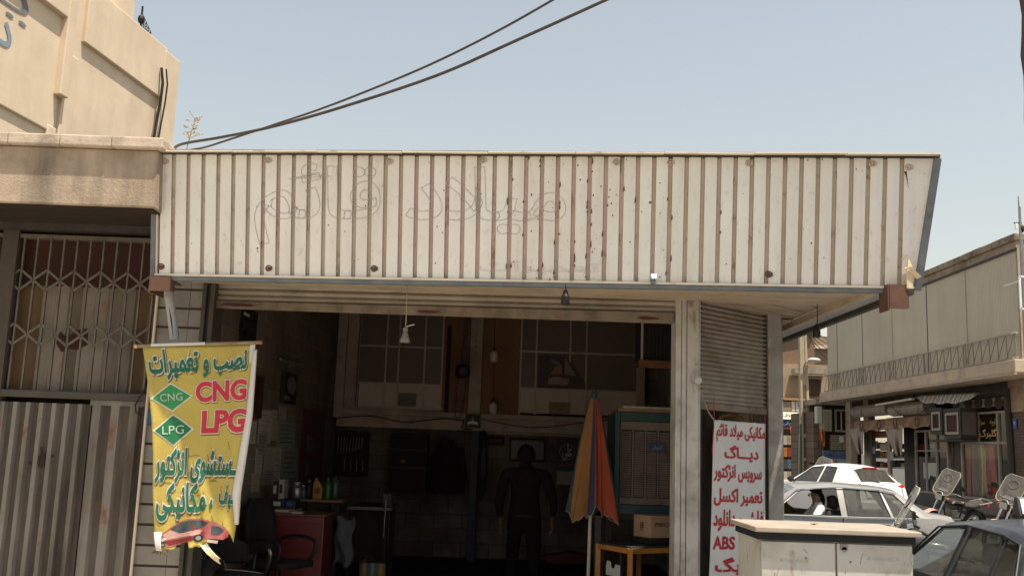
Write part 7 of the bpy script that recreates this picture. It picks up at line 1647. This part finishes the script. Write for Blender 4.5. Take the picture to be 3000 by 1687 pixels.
# slanted white sign and blue sign, same shop
def signb(name, label, x0, y0, x1, y1, Y, mt, s, tm, tb, tilt=0.0):
    b = at(x0, y0, x1, y1, Y, .08); t = thing(name, label, 'sign', mid(b)); f = tilt
    build('board', MB().plate([(b[0],Y-f,b[4]),(b[1],Y-f,b[4]),(b[1],Y,b[5]),(b[0],Y,b[5])], (0,.08,0)), mt, t)
    ww_, hh_ = b[1]-b[0], b[5]-b[4]; mb = MB(); write(mb, s, (b[0]+ww_*tb[0], b[0]+ww_*tb[1], tb[2], tb[3]), lambda x, y, h: V((x, Y-f*(1-y)-.006-h, b[4]+hh_*y)), off=.03); build('lettering', mb, tm, t); return t
signb('shop_sign', 'slanting white shop sign with dark script at the end of the street', 2250, 1206, 2342, 1228, 44.5, flat('sign_cream', (.48,.42,.33), .6), farsi('لوازم برقی'), m_dark, (.46,.92,.2,.85), .35)
signb('shop_sign', 'blue shop sign with pale script below the slanting white sign', 2250, 1229, 2338, 1249, 44.4, flat('sign_blue', (.03,.11,.30), .5), farsi('برقی'), m_white, (.50,.80,.2,.82))
b = at(2240, 1250, 2326, 1256, 44.3, .1); mb = MB().box(*b); solo('awning_bar', mb, mat('rusty_bar', (.30,.13,.07), (.24,.1,.05), 5, .8), 'rusty red bar below the blue shop sign', 'bar')
m_orc = mat('orange_cloth', (.52,.15,.055), (.45,.12,.04), 4, .95)
for (x0,y0,x1,y1,Y,lb) in ((2317,1249,2344,1299,43.9,'orange cloth hanging left of the concrete pole'),(2372,1246,2385,1310,43.4,'orange cloth hanging right of the concrete pole'),(2402,1256,2416,1303,37.3,'orange cloth hanging at the corner of the rough stone wall')):
    b = at(x0, y0, x1, y1, Y, .02); mb = MB().grid(lambda u, v: (b[0]+(b[1]-b[0])*(u*(.8+.2*v)+.1*(1-v)*math.sin(v*5)), Y+.08*math.sin(u*11+v), b[4]+(b[5]-b[4])*v+.12*(1-v)*math.sin(u*4)), 12, 6); solo('hanging_cloth', mb, m_orc, lb, 'cloth', smooth=True, solid=.01)
mb = MB()
for (x0,x1,mt_) in ((2293,2313,0),(2318,2324,1),(2334,2341,1)): wbx(mb, x0, 1258, x1, 1420, 45.6, .1)
build('shop_door_posts', mb, m_dframe, ch)
for k, (x0, x1) in enumerate(((2294, 2306), (2307, 2318))):
    for j in range(4):
        b = at(x0, 1275+j*35, x1, 1302+j*35, 45.4, .15); solo('shop_goods', MB().box(*b), m_goods[(k*3+j*2) % 6], '%s goods box in the far shop doorway, %s column, %s row' % (['white','blue','orange','cream','dark','red'][(k*3+j*2) % 6], ['left','right'][k], ['top','second','third','bottom'][j]), 'box', 'goods in the far shop doorway')
# concrete lattice pole with lamp
Yp = 38.8; p0 = W(2349, 960, Yp); p1 = W(2362, 1420, Yp); zt6 = p0.z+1.2; zg6 = gnd(Yp)
m_pole = mat('pole_concrete', (.46,.38,.28), (.40,.33,.24), 2, .9, dirt=(.25,.19,.14), dscale=1.5, damt=.4)
t = thing('power_pole', 'tapered concrete power pole with ladder openings and a small street lamp', 'pole', (p1.x, Yp, zg6))
def hw(z): f = (z-zg6)/(zt6-zg6); return .21-.09*f
def px_(z): f = (z-zg6)/(zt6-zg6); return p1.x+(p0.x-p1.x)*f
for sgn in (-1, 1):
    mb = MB().plate([(px_(zg6)+sgn*hw(zg6), Yp-.12, zg6), (px_(zg6)+sgn*(hw(zg6)-.09), Yp-.12, zg6), (px_(zt6)+sgn*max(.0, hw(zt6)-.09), Yp-.12, zt6), (px_(zt6)+sgn*hw(zt6), Yp-.12, zt6)], (0, .24, 0)); build('pole_leg', mb, m_pole, t)
zz = zg6+.1; zs_ = W(2357, 1128, Yp).z
build('pole_shaft', MB().plate([(px_(zs_)-hw(zs_)+.091, Yp-.10, zs_), (px_(zs_)+hw(zs_)-.091, Yp-.10, zs_), (px_(zt6)+.031, Yp-.10, zt6), (px_(zt6)-.031, Yp-.10, zt6)], (0,.2,0)), m_pole, t)
for y in (1412, 1345, 1276, 1203): z = W(2357, y, Yp).z; build('cross_rung', MB().box(px_(z)-hw(z)+.0905, px_(z)+hw(z)-.0905, Yp-.11, Yp+.11, z-.07, z+.07), m_pole, t)
a = W(2352, 1080, Yp); b = W(2357, 1062, Yp); c = W(2372, 1056, Yp)
build('lamp_arm', MB().tube(smoothpath([a+V((0,-.15,-.25)), a+V((-.02,-.2,.05)), b+V((0,-.25,0)), c+V((0,-.25,0))], 5), .03, 7), m_steel, t, smooth=True)
build('lamp_head', MB().ball(c+V((.10,-.25,0)), .26, .16, .10, 14, 8), flat('lamp_shell', (.50,.46,.42), .4), t, smooth=True)
build('green_band', MB().box(px_(zg6+1)-hw(zg6)-.015, px_(zg6+1)-hw(zg6)+.03, Yp-.13, Yp+.0, zg6+.3, zg6+2.6), flat('green_paint', (.06,.16,.05), .7), t)
p = W(2343, 1270, 37.1); q = W(2341, 1430, 37.1); t = thing('sign_post', 'thin grey metal post left of the concrete pole', 'post', (q.x, 37.1, gnd(37.1)))
build('post_tube', MB().tube([(q.x, 37.1, gnd(37.1)), (p.x, 37.1, p.z)], .035, 8), m_steel, t); build('small_plate', MB().box(p.x-.08, p.x+.06, 32.44, 32.46, p.z-.35, p.z-.15), m_goods[0], t)
mb = MB()
for k in range(5): mb.tube(smoothpath([W(2355, 940+k*4, 38.6), W(2390, 975+k*11, 41), W(2440, 1000+k*16, 44)], 5), .018, 5)
solo('service_wires', mb, m_black, 'bundle of service wires running from the concrete pole to the right', 'wire', smooth=True)
# projecting wall at the far end of the shop row
Yw = 37.7; pj = thing('stone_wall_house', 'rough stone house front at the far end of the shop row', 'house', (W(2450,1300,Yw).x, Yw+1, gnd(Yw)))
b = at(2384, 1205, 2415, 1420, Yw, 2); build('stone_wall', MB().box(b[0], b[1], Yw, Yw+3, gnd(Yw)-.2, b[5]), m_stone, pj)
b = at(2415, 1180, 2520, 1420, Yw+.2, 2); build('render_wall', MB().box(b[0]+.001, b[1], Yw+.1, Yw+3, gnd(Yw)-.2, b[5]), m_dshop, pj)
b = at(2390, 1170, 2520, 1186, Yw-.4, 2.4); build('canopy_slab', MB().box(*b), m_frame, pj)
def louver(): 
    b = at(2410, 1199, 2437, 1262, Yw-.45, .5); t = thing('louvred_cooler', 'cream louvred cooler box mounted beside the white-framed window', 'cooler', mid(b)); build('casing', MB().box(*b), mat('cream_casing', (.40,.36,.28), (.34,.30,.23), 3, .7), t)
    mb = MB(); n = 11
    for k in range(n): z = b[4]+.05+(b[5]-b[4]-.1)*k/n; mb.add([(b[0]+.05,Yw-.452,z),(b[1]-.05,Yw-.452,z),(b[1]-.05,Yw-.49,z+.03),(b[0]+.05,Yw-.49,z+.03)], [(0,1,2,3)])
    build('louvre', mb, mat('cream_louvre', (.44,.40,.32), (.38,.34,.27), 3, .7), t, solid=.006)
louver()
b = at(2446, 1199, 2484, 1265, Yw, .08); mb = MB()
for q in ((b[0],b[1],b[4],b[4]+.07),(b[0],b[1],b[5]-.07,b[5]),(b[0],b[0]+.07,b[4]+.0701,b[5]-.0701),(b[1]-.07,b[1],b[4]+.0701,b[5]-.0701),((b[0]+b[1])/2-.03,(b[0]+b[1])/2+.03,b[4]+.0701,b[5]-.0701)): mb.box(q[0],q[1],Yw,Yw+.06,q[2],q[3])
wn2 = build('window', mb, flat('peeling_white', (.46,.42,.36), .8), pj); build('pane', MB().box(b[0]+.07,b[1]-.07,Yw+.03,Yw+.04,b[4]+.07,b[5]-.07), m_shopg, wn2)
b = at(2393, 1190, 2409, 1240, Yw-.5, .3); solo('light_box', MB().box(*b), flat('lightbox_white', (.50,.47,.42), .5), 'narrow white light box left of the cream louvred cooler', 'sign', bevel=.02)
m_crate = mat('crate_cream', (.36,.31,.22), (.30,.25,.17), 4, .8)
random.seed(12)
for r_ in range(7):
    for c_ in range(2):
        b = at(2438+c_*31, 1274+r_*6.4, 2467+c_*31, 1279.2+r_*6.4, Yw-.25, .3); mb = MB().box(*b)
        solo('flat_crate', mb, m_crate, 'flat cream crate in the %s stack, %s from the top' % (['left','right'][c_], ['first','second','third','fourth','fifth','sixth','seventh'][r_]), 'crate', 'flat crates stacked above the blue poster', bevel=.01)
b = at(2412, 1320, 2505, 1430, Yw-.3, .04); t = thing('blue_poster', 'blue and white poster board with red script behind the white hatchback', 'poster', mid(b)); w_, h_ = b[1]-b[0], b[5]-b[4]; Yb_ = Yw-.3
build('board', MB().box(*b), mat('poster_sky', (.38,.46,.50), (.22,.34,.44), 1.2, .5, stretch=(.6,1,2)), t)
build('blue_band', MB().box(b[0], b[1], Yb_-.006, Yb_-.001, b[5]-h_*.22, b[5]), mat('poster_band', (.07,.12,.22), (.12,.18,.28), 3, .5), t)
mb = MB(); write(mb, farsi('سرویس و تعمیر'), (b[0]+w_*.08, b[1]-w_*.08, b[5]-h_*.18, b[5]-h_*.04), lambda x, y, h: V((x, Yb_-.008-h*.5, y)), off=.0); build('small_script', mb, flat('script_navy', (.02,.03,.09), .6), t)
mb = MB(); write(mb, farsi('خرید'), (b[0]+w_*.05, b[0]+w_*.52, b[5]-h_*.56, b[5]-h_*.24), lambda x, y, h: V((x, Yb_-.006-h*.5, y)), off=.06); build('red_script', mb, flat('script_red', (.55,.02,.03), .5), t)
